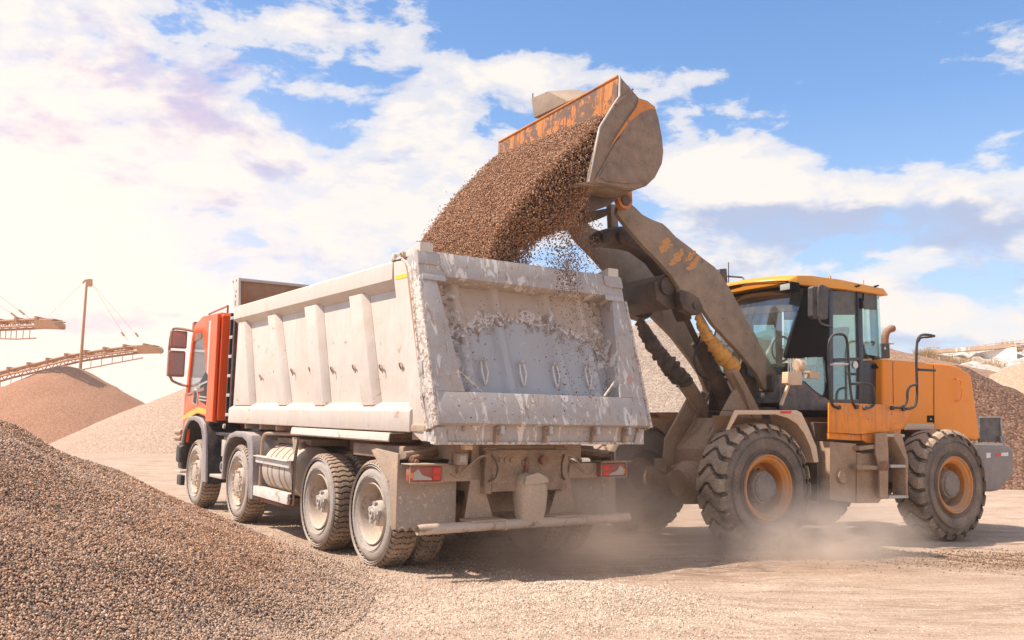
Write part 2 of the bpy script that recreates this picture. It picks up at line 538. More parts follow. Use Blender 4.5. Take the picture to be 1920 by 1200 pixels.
M['dirtlens'] = dusty('dirty_clear_lens', (0.45, 0.40, 0.36), 0.3, 0.35, (0.5, 0.42, 0.35), 8, bump=0.0)
M['bag'] = dusty('dusty_canister', (0.50, 0.38, 0.26), 0.7, 0.55, (0.56, 0.42, 0.30), 4, bump=0.25, up=0.2)
M['glass'] = glass('cab_glass', (0.86, 0.96, 0.95), 0.10, 0.04)
M['glass_g'] = glass('green_glass', (0.82, 0.95, 0.90), 0.04, 0.05)
M['glass_t'] = glass('tinted_band', (0.30, 0.31, 0.38), 0.10, 0.12)
M['glass_b'] = glass('brown_band', (0.16, 0.13, 0.12), 0.02, 0.15)
M['glass_truck'] = glass('truck_glass', (0.93, 0.94, 0.94), 0.04, 0.05)
M['seat'] = plain('dark_seat', (0.02, 0.02, 0.022), 0.8)
M['mirror_back'] = dusty('mirror_housing', (0.055, 0.046, 0.042), 0.5, 0.18, (0.26, 0.2, 0.16), 5, bump=0.05)
M['truck_mirror'] = dusty('truck_mirror_housing', (0.30, 0.13, 0.08), 0.35, 0.1, (0.45, 0.27, 0.18), 4, bump=0.02)
M['grill'] = plain('dark_grille', (0.03, 0.027, 0.025), 0.5)
M['conv'] = dusty('flare_tinted_steel', (0.50, 0.22, 0.075), 0.6, 0.3, (0.5, 0.3, 0.17), 1, bump=0.0)  # orange cast of the lens flare painted into the steel's colour


def bucket_mat():
    """grey-brown scoured steel with bright orange paint left along the crease"""
    m = dusty('bucket_side', (0.245, 0.155, 0.095), 0.42, 0.24, (0.40, 0.265, 0.165), 2.0, bump=0.14, up=0.3, var=0.3, streak=0.35, streak_col=(0.12, 0.085, 0.06), chips=0.08, chip_col=(0.07, 0.045, 0.03))
    return m


M['bucket'] = bucket_mat()
M['bucket_in'] = dusty('bucket_lip', (0.56, 0.19, 0.03), 0.42, 0.05, (0.28, 0.15, 0.08), 2.5, bump=0.15, up=0.0, var=0.2, streak=1.0, streak_col=(0.08, 0.04, 0.025), chips=0.62, chip_col=(0.17, 0.09, 0.05), chip_scale=5)
M['arm_or'] = dusty('arm_orange', (0.60, 0.27, 0.08), 0.5, 0.05, (0.34, 0.23, 0.15), 6, bump=0.1, chips=0.32, chip_col=(0.22, 0.15, 0.10), chip_scale=20)
M['bucket_or'] = dusty('bucket_orange', (0.66, 0.22, 0.03), 0.4, 0.02, (0.30, 0.20, 0.13), 5, bump=0.1, chips=0.25, chip_col=(0.22, 0.17, 0.13), chip_scale=8)


def tail_mats():
    out = []
    for kind in ('frame', 'panel'):
        m, nt, b = new_mat('tailgate_' + kind)
        L = nt.links
        tc = N(nt, 'ShaderNodeTexCoord')
        O = tc.outputs['Object']
        n1 = noise(nt, O, 2.3, 7, 0.62, 0.5)
        n2 = noise(nt, O, 9, 7, 0.7, 0.8)
        n3 = noise(nt, O, 26, 5, 0.7, 0.6)
        ws = noise(nt, O, 60, 3, 0.6)
        grey = mixc(nt, ramp(nt, n1, [(0.35, 0), (0.65, 1)]), (0.42, 0.395, 0.38), (0.47, 0.40, 0.34))
        if kind == 'frame':
            # dried mud smears and bright chipped scrapes
            c = mixc(nt, math_n(nt, 'MULTIPLY', ramp(nt, n2, [(0.46, 0), (0.64, 1)]), 0.55), grey, (0.40, 0.285, 0.21))
            mp = N(nt, 'ShaderNodeMapping')
            mp.inputs['Scale'].default_value = (1, 1.9, 0.55)
            L.new(O, mp.inputs[0])
            sc = noise(nt, mp.outputs[0], 4.5, 9, 0.72, 1.2)
            c = mixc(nt, ramp(nt, sc, [(0.55, 0), (0.565, 1)]), c, (0.74, 0.66, 0.58))
            c = mixc(nt, ramp(nt, noise(nt, mp.outputs[0], 9, 8, 0.72, 1.0), [(0.60, 0), (0.615, 0.8)]), c, (0.27, 0.17, 0.115))
            lines = noise(nt, O, 15, 6, 0.7, 2.5)
            ln = ramp(nt, lines, [(0.485, 0), (0.5, 1), (0.515, 0)])
            c = mixc(nt, math_n(nt, 'MULTIPLY', ln, 0.6), c, (0.36, 0.22, 0.15))
        else:
            sp = N(nt, 'ShaderNodeSeparateXYZ')
            L.new(O, sp.inputs[0])
            z, yv = sp.outputs[2], sp.outputs[1]
            # dust line: everything above the tide mark is tan, below is clean grey
            wob = math_n(nt, 'MULTIPLY', math_n(nt, 'SUBTRACT', noise(nt, O, 6.5, 7, 0.7, 0.5), 0.5), 0.75)
            edge = math_n(nt, 'ADD', z, wob)
            arch = math_n(nt, 'MULTIPLY', math_n(nt, 'MULTIPLY', yv, yv), 0.30)
            e = math_n(nt, 'ADD', edge, arch)
            lo, hi = 2.0, 3.1
            t = math_n(nt, 'DIVIDE', math_n(nt, 'SUBTRACT', e, lo), hi - lo)
            base = ramp(nt, t, [(0.0, (0.43, 0.415, 0.415)), (0.38, (0.42, 0.39, 0.37)), (0.41, (0.36, 0.30, 0.27)), (0.445, (0.25, 0.185, 0.15)),
                                (0.452, (0.72, 0.63, 0.55)), (0.49, (0.60, 0.50, 0.42)), (0.52, (0.46, 0.35, 0.265)), (0.75, (0.50, 0.375, 0.28)), (1.0, (0.46, 0.34, 0.25))])
            c = mixc(nt, math_n(nt, 'MULTIPLY', ramp(nt, n1, [(0.45, 0), (0.75, 1)]), 0.35), base, (0.40, 0.32, 0.27))
            side = ramp(nt, math_n(nt, 'ABSOLUTE', math_n(nt, 'ADD', yv, math_n(nt, 'MULTIPLY', wob, 0.5))), [(0.62, 0), (0.95, 1)])
            band = ramp(nt, t, [(0.33, 0), (0.42, 1), (0.50, 0.8), (0.58, 0)])
            fl = noise(nt, O, 13, 6, 0.65, 0.3)
            c = mixc(nt, math_n(nt, 'MULTIPLY', band, ramp(nt, fl, [(0.52, 0), (0.54, 1)])), c, (0.21, 0.13, 0.09))
            chips = ramp(nt, n2, [(0.54, 0), (0.565, 1)])
            c = mixc(nt, math_n(nt, 'MULTIPLY', side, chips), c, (0.74, 0.68, 0.61))
            c2 = ramp(nt, noise(nt, O, 17, 6, 0.7, 0.5), [(0.56, 0), (0.58, 1)])
            c = mixc(nt, math_n(nt, 'MULTIPLY', side, c2), c, (0.20, 0.13, 0.10))
        c = mixc(nt, ramp(nt, n3, [(0.66, 0), (0.68, 1)]), c, (0.70, 0.62, 0.54))
        L.new(c, b.inputs['Base Color'])
        b.inputs['Roughness'].default_value = 0.6
        bp = N(nt, 'ShaderNodeBump')
        bp.inputs['Strength'].default_value = 0.12
        bp.inputs['Distance'].default_value = 0.012
        L.new(math_n(nt, 'ADD', n2, math_n(nt, 'MULTIPLY', ws, 0.3)), bp.inputs['Height'])
        L.new(bp.outputs[0], b.inputs['Normal'])
        out.append(m)
    return out


M['tg_frame'], M['tg_panel'] = tail_mats()


def gravel_surface(name, cols, scale=45, disp=0.6, big=0.5, tint=None):
    """a heap of small stones: cell pattern for the stones, slow drift of tone"""
    m, nt, b = new_mat(name)
    L = nt.links
    tc = N(nt, 'ShaderNodeTexCoord')
    O = tc.outputs['Object']
    v = N(nt, 'ShaderNodeTexVoronoi')
    v.inputs['Scale'].default_value = scale
    L.new(O, v.inputs['Vector'])
    v2 = N(nt, 'ShaderNodeTexVoronoi')
    v2.inputs['Scale'].default_value = scale * 2.3
    L.new(O, v2.inputs['Vector'])
    sx = N(nt, 'ShaderNodeSeparateColor')
    L.new(v.outputs['Color'], sx.inputs[0])
    n1 = noise(nt, O, big, 5, 0.6, 0.4)
    n2 = noise(nt, O, big * 9, 5, 0.65)
    f = math_n(nt, 'ADD', math_n(nt, 'MULTIPLY', sx.outputs[0], 0.6), math_n(nt, 'MULTIPLY', math_n(nt, 'ADD', n1, n2), 0.2))
    c = ramp(nt, f, [(0.15, cols[0]), (0.5, cols[1]), (0.85, cols[2])])
    if tint:
        c = mixc(nt, ramp(nt, n1, [(0.4, 0), (0.65, 1)]), c, mixc(nt, 0.5, c, tint))
    L.new(c, b.inputs['Base Color'])
    b.inputs['Roughness'].default_value = 0.9
    b.inputs['Specular IOR Level'].default_value = 0.2
    bp = N(nt, 'ShaderNodeBump')
    bp.inputs['Strength'].default_value = disp
    bp.inputs['Distance'].default_value = 1.2 / scale
    h = math_n(nt, 'ADD', math_n(nt, 'MULTIPLY', v.outputs['Distance'], -1.0), math_n(nt, 'MULTIPLY', v2.outputs['Distance'], -0.4))
    L.new(h, bp.inputs['Height'])
    L.new(bp.outputs[0], b.inputs['Normal'])
    return m


def stone_mat(name, mul=(1, 1, 1), rough=0.75):
    m, nt, b = new_mat(name)
    a = N(nt, 'ShaderNodeAttribute')
    a.attribute_name = 'tone'
    mx = N(nt, 'ShaderNodeMix', data_type='RGBA', blend_type='MULTIPLY')
    mx.inputs[0].default_value = 1
    nt.links.new(a.outputs['Color'], mx.inputs[6])
    mx.inputs[7].default_value = (*mul, 1)
    nt.links.new(mx.outputs[2], b.inputs['Base Color'])
    b.inputs['Roughness'].default_value = rough
    b.inputs['Specular IOR Level'].default_value = 0.35
    return m


M['stone'] = stone_mat('pile_stones')
M['stone_fall'] = stone_mat('falling_stones', rough=0.6)

_t = (1 + 5 ** 0.5) / 2
ICO_V = np.array([(-1, _t, 0), (1, _t, 0), (-1, -_t, 0), (1, -_t, 0), (0, -1, _t), (0, 1, _t), (0, -1, -_t), (0, 1, -_t), (_t, 0, -1), (_t, 0, 1), (-_t, 0, -1), (-_t, 0, 1)])
ICO_V = ICO_V / np.linalg.norm(ICO_V[0])
ICO_F = np.array([(0, 11, 5), (0, 5, 1), (0, 1, 7), (0, 7, 10), (0, 10, 11), (1, 5, 9), (5, 11, 4), (11, 10, 2), (10, 7, 6), (7, 1, 8), (3, 9, 4), (3, 4, 2), (3, 2, 6), (3, 6, 8), (3, 8, 9), (4, 9, 5), (2, 4, 11), (6, 2, 10), (8, 6, 7), (9, 8, 1)])


def stones(name, pos, rad, tones, mat, flat=(1.0, 0.75, 0.55), base=None):
    """one mesh of many small faceted stones; base = (verts, faces, material) joined under them"""
    n = len(pos)
    k = len(ICO_V)
    q = RNG.normal(size=(n, 4))
    q /= np.linalg.norm(q, axis=1)[:, None]
    w, x, y, z = q.T
    Rm = np.empty((n, 3, 3))
    Rm[:, 0] = np.stack([1 - 2 * (y * y + z * z), 2 * (x * y - z * w), 2 * (x * z + y * w)], 1)
    Rm[:, 1] = np.stack([2 * (x * y + z * w), 1 - 2 * (x * x + z * z), 2 * (y * z - x * w)], 1)
    Rm[:, 2] = np.stack([2 * (x * z - y * w), 2 * (y * z + x * w), 1 - 2 * (x * x + y * y)], 1)
    sh = np.array(flat) * RNG.uniform(0.75, 1.25, (n, 3))
    V = ICO_V[None] * RNG.uniform(0.8, 1.15, (n, k, 1)) * sh[:, None, :] * rad[:, None, None]
    V = np.einsum('nij,nkj->nki', Rm, V) + pos[:, None, :]
    V = V.reshape(-1, 3)
    F = (ICO_F[None] + (np.arange(n) * k)[:, None, None]).reshape(-1, 3)
    me = bpy.data.meshes.new(name)
    me.vertices.add(len(V))
    me.vertices.foreach_set('co', V.ravel())
    me.loops.add(F.size)
    me.loops.foreach_set('vertex_index', F.ravel())
    me.polygons.add(len(F))
    me.polygons.foreach_set('loop_start', np.arange(0, F.size, 3))
    me.polygons.foreach_set('loop_total', np.full(len(F), 3))
    me.update(calc_edges=True)
    ca = me.attributes.new('tone', 'FLOAT_COLOR', 'POINT')
    cc = np.ones((n, k, 4))
    cc[:, :, :3] = tones[:, None, :]
    ca.data.foreach_set('color', cc.ravel())
    me.materials.append(mat)
    o = bpy.data.objects.new(name, me)
    COL.objects.link(o)
    return o


def tone_mix(n, cols, wts, jit=0.18):
    c = np.array(cols)
    p = np.array(wts, float)
    p /= p.sum()
    idx = RNG.choice(len(c), n, p=p)
    return np.clip(c[idx] * RNG.uniform(1 - jit, 1 + jit, (n, 1)), 0, 1)


# smooth value noise for heights
_G = RNG.uniform(-1, 1, (256, 256))


def vnoise(x, y):
    xi, yi = np.floor(x).astype(int), np.floor(y).astype(int)
    fx, fy = x - xi, y - yi
    fx, fy = fx * fx * (3 - 2 * fx), fy * fy * (3 - 2 * fy)
    g = lambda a, b: _G[a % 256, b % 256]
    return (g(xi, yi) * (1 - fx) + g(xi + 1, yi) * fx) * (1 - fy) + (g(xi, yi + 1) * (1 - fx) + g(xi + 1, yi + 1) * fx) * fy


def fbm(x, y, o=4):
    s = 0
    a = 1.0
    for i in range(o):
        s = s + a * vnoise(x * 2 ** i + 17.3 * i, y * 2 ** i + 5.1 * i)
        a *= 0.5
    return s


# ------------------------------------------------------------------ frames of the two machines
class Frame:
    def __init__(self, o, F, L, U):
        self.o, self.F, self.L, self.U = Vector(o), Vector(F), Vector(L), Vector(U)
        m = Matrix((self.F, self.L, self.U)).transposed().to_4x4()
        m.translation = self.o
        self.m = m

    def at(self, px, py, axis, val):
        """where the sight line through a pixel of the photograph meets a plane of this machine"""
        ray = FWD + RT2 * ((px - 960) / FPX) - UP2 * ((py - 600) / FPX)
        A = (self.F, self.L, self.U)['uvw'.index(axis)]
        t = (val - (CAMP - self.o).dot(A)) / ray.dot(A)
        P = CAMP + ray * t - self.o
        return (P.dot(self.F), P.dot(self.L), P.dot(self.U))

    def side(self, pts, v):
        return [(lambda q: (q[0], q[2]))(self.at(x, y, 'v', v)) for x, y in pts]

    def face(self, pts, u):
        return [(lambda q: (q[1], q[2]))(self.at(x, y, 'u', u)) for x, y in pts]

    def path(self, pts, v):
        return [self.at(x, y, 'v', v) for x, y in pts]

    def world(self, u, v, w):
        return self.o + self.F * u + self.L * v + self.U * w


ty, tp, tr = R(34.225), R(1.012), R(0.211)
F_ = Vector((-math.sin(ty) * math.cos(tp), math.cos(ty) * math.cos(tp), math.sin(tp)))
L_ = Vector((-math.cos(ty), -math.sin(ty), 0))
U_ = F_.cross(L_)
T = Frame((-0.383, 9.838, -0.009), F_, L_ * math.cos(tr) + U_ * math.sin(tr), U_ * math.cos(tr) - L_ * math.sin(tr))
ly, lr = R(60.063), R(0.911)
F_ = Vector((-math.sin(ly), -math.cos(ly), 0))
L_ = Vector((-F_.y, F_.x, 0))
U_ = Vector((0, 0, 1))
LD = Frame((2.930, 10.381, 0), F_ * math.cos(lr) + U_ * math.sin(lr), L_, U_ * math.cos(lr) - F_ * math.sin(lr))


# ------------------------------------------------------------------ ground
PA = (-6.39, 6.74, 2.447, 0.4747)      # near gravel pile: apex x, y, height, slope


def ground_h(x, y):
    dx, dy = x - T.o.x, y - T.o.y
    a = dx * T.F.x + dy * T.F.y                 # metres ahead of the truck's last axle
    lat = dx * T.L.x + dy * T.L.y
    rise = 0.0172 * np.clip(a, 0, 8) * np.exp(-np.clip(np.abs(lat) - 2.5, 0, 99) ** 2 / 30)
    bx, by = x - LD.o.x, y - LD.o.y
    c = -(bx * LD.F.x + by * LD.F.y)
    latl = bx * LD.L.x + by * LD.L.y
    fall = -0.0155 * np.clip(c, 0, 5) * np.exp(-np.clip(np.abs(latl + 1.2) - 2.5, 0, 99) ** 2 / 20)
    near = np.exp(-((y - 6) / 14) ** 2)
    b = 0.022 * fbm(x * 0.7, y * 0.7, 3) + 0.008 * fbm(x * 4, y * 4, 3)
    # faint wheel ruts crossing the yard
    rut = 0.010 * np.sin((x * 0.35 + y) * 9 + 2.5 * fbm(x * 0.5, y * 0.5, 2)) * np.clip(fbm(x * .3, y * .3, 2) + .4, 0, 1)
    m1 = 0.17 * np.exp(-(((x - 0.45) / 0.85) ** 2 + ((y - 7.2) / 0.75) ** 2))
    m2 = 0.10 * np.exp(-(((x + 1.75) / 0.55) ** 2 + ((y - 8.2) / 0.9) ** 2))
    far = 0.25 * fbm(x * 0.06, y * 0.06, 3) * np.clip((y - 26) / 30, 0, 1)
    return rise + fall + (b + rut) * near + m1 + m2 + far


def near_pile_h(x, y):
    ax, ay, H, s = PA
    r = np.hypot(x - ax, y - ay)
    z = H - s * np.sqrt(r * r + 0.1) + 0.05 * fbm(x * 1.3, y * 1.3, 3) * np.clip(r / 2, 0, 1)
    k = 0.06
    return k * np.log1p(np.exp(np.clip(z / k, -30, 30)))


def axis_vals(a, b, fine0, fine1, step, far_n=34):
    mid = np.arange(fine0, fine1, step)
    g1 = fine1 + (b - fine1) * (np.linspace(0, 1, far_n + 1)[1:]) ** 2.4
    g0 = fine0 - (fine0 - a) * (np.linspace(0, 1, far_n + 1)[1:]) ** 2.4
    return np.concatenate([g0[::-1], mid, g1])


def grid_mesh(name, xs, ys, hf, mat, keep=None):
    X, Y = np.meshgrid(xs, ys)
    Z = hf(X, Y)
    nx, ny = len(xs), len(ys)
    V = np.stack([X, Y, Z], -1).reshape(-1, 3)
    i = np.arange(nx - 1)[None, :] + nx * np.arange(ny - 1)[:, None]
    F = np.stack([i, i + 1, i + 1 + nx, i + nx], -1).reshape(-1, 4)
    if keep is not None:
        kv = keep(X, Y, Z).reshape(-1)
        F = F[kv[F].any(1)]
        used = np.unique(F)
        mp = np.full(len(V), -1)
        mp[used] = np.arange(len(used))
        V = V[used]
        F = mp[F]
    me = bpy.data.meshes.new(name)
    me.vertices.add(len(V))
    me.vertices.foreach_set('co', V.ravel())
    me.loops.add(F.size)
    me.loops.foreach_set('vertex_index', F.ravel())
    me.polygons.add(len(F))
    me.polygons.foreach_set('loop_start', np.arange(0, F.size, 4))
    me.polygons.foreach_set('loop_total', np.full(len(F), 4))
    me.update(calc_edges=True)
    me.polygons.foreach_set('use_smooth', np.ones(len(F), bool))
    me.materials.append(mat)
    o = bpy.data.objects.new(name, me)
    COL.objects.link(o)
    return o


def ground_mat():
    m, nt, b = new_mat('quarry_floor')
    L = nt.links
    tc = N(nt, 'ShaderNodeTexCoord')
    O = tc.outputs['Object']
    mp = N(nt, 'ShaderNodeMapping')
    mp.inputs['Scale'].default_value = (0.8, 2.6, 1)
    mp.inputs['Rotation'].default_value = (0, 0, 0.25)
    L.new(O, mp.inputs[0])
    big = noise(nt, O, 0.35, 5, 0.6, 0.5)
    tracks = noise(nt, mp.outputs[0], 1.6, 7, 0.68, 0.6)
    fine = noise(nt, O, 38, 4, 0.65)
    v = N(nt, 'ShaderNodeTexVoronoi')
    v.inputs['Scale'].default_value = 70
    L.new(O, v.inputs['Vector'])
    sx = N(nt, 'ShaderNodeSeparateColor')
    L.new(v.outputs['Color'], sx.inputs[0])
    c = mixc(nt, ramp(nt, tracks, [(0.36, 0), (0.62, 1)]), (0.37, 0.245, 0.165), (0.62, 0.465, 0.345))
    c = mixc(nt, ramp(nt, big, [(0.38, 0), (0.66, 0.65)]), c, (0.48, 0.335, 0.235))
    grit = ramp(nt, sx.outputs[0], [(0.0, 0.62), (0.12, 0.9), (0.9, 1.06), (1.0, 1.35)])
    g = N(nt, 'ShaderNodeMix', data_type='RGBA', blend_type='MULTIPLY')
    g.inputs[0].default_value = 0.9
    L.new(c, g.inputs[6])
    L.new(grit, g.inputs[7])
    # loose brown crushed material spilled to the right of the loader, soil stains
    P = N(nt, 'ShaderNodeSeparateXYZ')
    L.new(O, P.inputs[0])

    def spot(x0, y0, wx, wy):
        a = math_n(nt, 'DIVIDE', math_n(nt, 'SUBTRACT', P.outputs[0], x0), wx)
        e = math_n(nt, 'DIVIDE', math_n(nt, 'SUBTRACT', P.outputs[1], y0), wy)
        r2 = math_n(nt, 'ADD', math_n(nt, 'MULTIPLY', a, a), math_n(nt, 'MULTIPLY', e, e))
        return math_n(nt, 'EXPONENT', math_n(nt, 'MULTIPLY', r2, -1.0))
    sp = math_n(nt, 'MAXIMUM', spot(5.6, 10.1, 2.4, 0.9), math_n(nt, 'MULTIPLY', spot(4.3, 7.3, 1.2, 0.35), 0.7))
    sp = math_n(nt, 'MAXIMUM', sp, math_n(nt, 'MULTIPLY', spot(1.9, 9.4, 2.0, 0.9), 0.8))
    f = math_n(nt, 'MULTIPLY', sp, ramp(nt, noise(nt, mp.outputs[0], 6, 6, 0.75, 0.5), [(0.42, 0), (0.52, 1)]))
    c = mixc(nt, math_n(nt, 'MULTIPLY', f, 0.8), g.outputs[2], (0.20, 0.115, 0.065))
    L.new(c, b.inputs['Base Color'])
    b.inputs['Roughness'].default_value = 0.95
    b.inputs['Specular IOR Level'].default_value = 0.15
    bp = N(nt, 'ShaderNodeBump')
    bp.inputs['Strength'].default_value = 0.55
    bp.inputs['Distance'].default_value = 0.03
    wv = N(nt, 'ShaderNodeTexWave', wave_type='BANDS', bands_direction='Y')
    wv.inputs['Scale'].default_value = 3.2
    wv.inputs['Distortion'].default_value = 3.5
    wv.inputs['Detail'].default_value = 3
    wv.inputs['Detail Scale'].default_value = 1.6
    L.new(O, wv.inputs['Vector'])
    lane = ramp(nt, noise(nt, O, 0.55, 3, 0.5), [(0.42, 0), (0.56, 1)])
    tread_ = math_n(nt, 'MULTIPLY', math_n(nt, 'MULTIPLY', wv.outputs['Fac'], lane), 0.8)
    c = mixc(nt, math_n(nt, 'MULTIPLY', math_n(nt, 'MULTIPLY', math_n(nt, 'SUBTRACT', 1.0, wv.outputs['Fac']), lane), 0.22), c, (0.30, 0.205, 0.14))
    L.new(c, b.inputs['Base Color'])
    h = math_n(nt, 'ADD', math_n(nt, 'ADD', tread_, math_n(nt, 'MULTIPLY', tracks, 0.9)), math_n(nt, 'ADD', math_n(nt, 'MULTIPLY', fine, 0.35), math_n(nt, 'MULTIPLY', v.outputs['Distance'], -0.35)))
    L.new(h, bp.inputs['Height'])
    L.new(bp.outputs[0], b.inputs['Normal'])
    return m


xs = axis_vals(-260, 260, -7, 9, 0.09)
ys = axis_vals(-30, 420, 3.0, 24, 0.09)
o = grid_mesh('ground', xs, ys, ground_h, ground_mat())
tag(o, 'dusty tan quarry floor of packed grit with faint wheel tracks', 'ground', kind='structure')

# ------------------------------------------------------------------ near gravel pile (surface + individual stones in one thing)
pile_root = grid_mesh('gravel_pile', np.arange(-13, 0.6, 0.1), np.arange(-1, 15.5, 0.1),
                      lambda x, y: ground_h(x, y) + near_pile_h(x, y) - 0.012,
                      gravel_surface('pile_core', [(0.10, 0.07, 0.055), (0.22, 0.165, 0.13), (0.40, 0.32, 0.26)], 60, 0.9, 0.6),
                      keep=lambda X, Y, Z: near_pile_h(X, Y) > 0.004)
tag(pile_root, 'large near pile of loose grey and brown gravel in the lower left corner', 'gravel pile')


def pile_stones():
    P = []
    tot = 0
    want = 210000
    while tot < want:
        n = 600000
        # sample in view wedge, denser towards the camera
        y = 1.2 + (RNG.random(n) ** 1.35) * 13.5
        x = (RNG.random(n) * 0.62 - 0.60) * (y + 0.6)
        h = near_pile_h(x, y)
        ok = (h > 0.012) | (RNG.random(n) < 0.10 + 9 * np.clip(h, 0, 0.02))
        ok &= (x > -7.5)
        x, y, h = x[ok], y[ok], h[ok]
        P.append(np.stack([x, y, h], 1))
        tot += len(x)
    P = np.concatenate(P)[:want]
    x, y, h = P.T
    z = h + ground_h(x, y)
    dist = np.hypot(x, y)
    rad = RNG.uniform(0.0042, 0.0110, want) * RNG.choice([.8, 1, 1.25], want, p=[.35, .5, .15]) * (0.92 + 0.05 * np.clip(dist - 3, 0, 8))
    z = z + RNG.uniform(-0.008, 0.007, want)
    pos = np.stack([x, y, z], 1)
    cols = [(0.36, 0.29, 0.235), (0.50, 0.405, 0.325), (0.24, 0.18, 0.14), (0.40, 0.265, 0.18), (0.50, 0.33, 0.20), (0.66, 0.55, 0.45), (0.13, 0.095, 0.075)]
    t = tone_mix(want, cols, [5, 4, 4, 3, 1.6, 2.0, 1.6])
    # slow drift: greyer at the left corner, browner by the truck, lighter at the toe
    w = np.clip(fbm(x * 0.9, y * 0.9, 3) * 0.6 + (x + 3.2) * 0.30 + 0.42, 0, 1)[:, None]
    t = t * (1 - w) * np.array([1.02, 0.92, 0.84]) + t * np.array([1.02, 0.80, 0.61]) * w
    t = (t * .82 + np.array([.34, .26, .20]) * .18) * np.array([1.16, 1.09, 1.05])
    toe = np.clip(1 - h / 0.30, 0, 1)[:, None] ** .7 * 0.85
    t = t * (1 - toe) + (t * .35 + np.array([0.40, 0.31, 0.23])) * toe
    return stones('gravel_stone_layer', pos, rad, np.clip(t, 0, 1), M['stone'])


st = pile_stones()
st.parent = pile_root
tag(st, kind='stuff')


def loose_stones():
    n = 46000
    y = 3.6 + RNG.random(n) ** 1.25 * 15
    x = (RNG.random(n) * 1.25 - 0.58) * y
    clump = np.clip(fbm(x * 1.1, y * 1.1, 3) * 0.9 + 0.25, 0.02, 1)
    md = np.exp(-(((x - 0.45) / 1.1) ** 2 + ((y - 7.0) / 1.0) ** 2)) + np.exp(-(((x + 1.6) / 0.9) ** 2 + ((y - 7.8) / 1.3) ** 2))
    md = md + 0.8 * np.exp(-(((x + 0.8) / 0.8) ** 2 + ((y - 5.6) / 1.2) ** 2))
    ok = RNG.random(n) < clump * 0.5 + md
    ok &= near_pile_h(x, y) < 0.03
    x, y = x[ok], y[ok]
    mx = 30000
    xe = RNG.normal(0.45, 0.62, mx); ye = RNG.normal(7.0, 0.6, mx)
    xf = RNG.normal(-1.35, 0.55, 16000); yf = RNG.normal(7.2, 1.1, 16000)
    x = np.concatenate([x, xe, xf]); y = np.concatenate([y, ye, yf])
    z = ground_h(x, y) + RNG.uniform(-0.004, 0.004, len(x))
    rad = RNG.uniform(0.003, 0.0095, len(x)) * (0.8 + 0.03 * y)
    t = tone_mix(len(x), [(0.60, 0.47, 0.34), (0.72, 0.59, 0.46), (0.44, 0.31, 0.21), (0.26, 0.16, 0.10)], [4, 4, 2, 0.7])
    o = stones('loose_gravel', np.stack([x, y, z], 1), rad, t, M['stone'])
    tag(o, 'loose pale grit scattered and heaped on the yard floor in front of the truck and loader', 'grit', kind='stuff')
    # dark crushed lumps beside the rear wheel
    n = 5200
    x = RNG.normal(5.7, 1.3, n); y = RNG.normal(10.2, 0.42, n) + (x - 5.7) * 0.06
    z = ground_h(x, y)
    rad = RNG.uniform(0.004, 0.013, n)
    o = stones('crushed_soil', np.stack([x, y, z + 0.003], 1), rad, tone_mix(n, [(0.20, 0.11, 0.06), (0.32, 0.19, 0.11), (0.11, 0.06, 0.035)], [3, 3, 2]), M['stone'])
    tag(o, 'strip of dark brown crushed soil lying on the ground in front of the loader rear wheel', 'soil', kind='stuff')


loose_stones()


# ------------------------------------------------------------------ far heaps
def cone_heap(name, label, cones, mat, base=-0.6, step=0.5, k=0.35, rough=0.25, pad=2):
    """heap of merged cones; each cone (x, y, height, slope)"""
    x0 = min(c[0] - c[2] / c[3] for c in cones) - pad
    x1 = max(c[0] + c[2] / c[3] for c in cones) + pad
    y0 = min(c[1] - c[2] / c[3] for c in cones) - pad
    y1 = max(c[1] + c[2] / c[3] for c in cones) + pad

    def raw(x, y):
        z = None
        for cx, cy, H, s in cones:
            a = H - s * np.sqrt((x - cx) ** 2 + (y - cy) ** 2 + 0.5)
            z = a if z is None else np.logaddexp(z / k, a / k) * k
        ang = np.arctan2(y - cones[0][1], x - cones[0][0])
        return z + rough * fbm(x * 0.25, y * 0.25, 4) * 0.5 + 0.16 * rough * np.sin(ang * 46 + 3 * fbm(x * .2, y * .2, 2)) + base * 0
    hf = lambda x, y: ground_h(x, y) + np.maximum(raw(x, y), -0.5)
    o = grid_mesh(name, np.arange(x0, x1, step), np.arange(y0, y1, step), hf, mat, keep=lambda X, Y, Z: raw(X, Y) > -0.3)
    tag(o, label, 'gravel pile', 'heaps of gravel and sand round the yard')
    return o


def pix(px, py, dist):
    """world point on the sight line of a pixel at forward distance dist"""
    ray = FWD + RT2 * ((px - 960) / FPX) - UP2 * ((py - 600) / FPX)
    return CAMP + ray * (dist / ray.y)


g_red = gravel_surface('heap_red', [(0.28, 0.125, 0.065), (0.39, 0.19, 0.105), (0.47, 0.25, 0.15)], 16, 0.5, 0.12)
g_tan = gravel_surface('heap_tan', [(0.34, 0.21, 0.14), (0.46, 0.31, 0.215), (0.58, 0.43, 0.32)], 18, 0.6, 0.16)
g_mid = gravel_surface('heap_mid', [(0.24, 0.165, 0.115), (0.37, 0.275, 0.20), (0.53, 0.42, 0.33)], 22, 0.6, 0.2)
g_brown = gravel_surface('heap_brown', [(0.09, 0.042, 0.023), (0.185, 0.09, 0.05), (0.33, 0.19, 0.12)], 14, 0.8, 0.3)
g_sand = gravel_surface('heap_sand', [(0.34, 0.215, 0.13), (0.46, 0.31, 0.20), (0.58, 0.42, 0.29)], 18, 0.35, 0.15)
p = pix(125, 676, 62)
cone_heap('gravel_pile', 'reddish brown conical heap under the conveyor mast', [(p.x, p.y, p.z, 0.55)], g_red, rough=0.3)
p = pix(478, 668, 50)
q = pix(330, 706, 50)
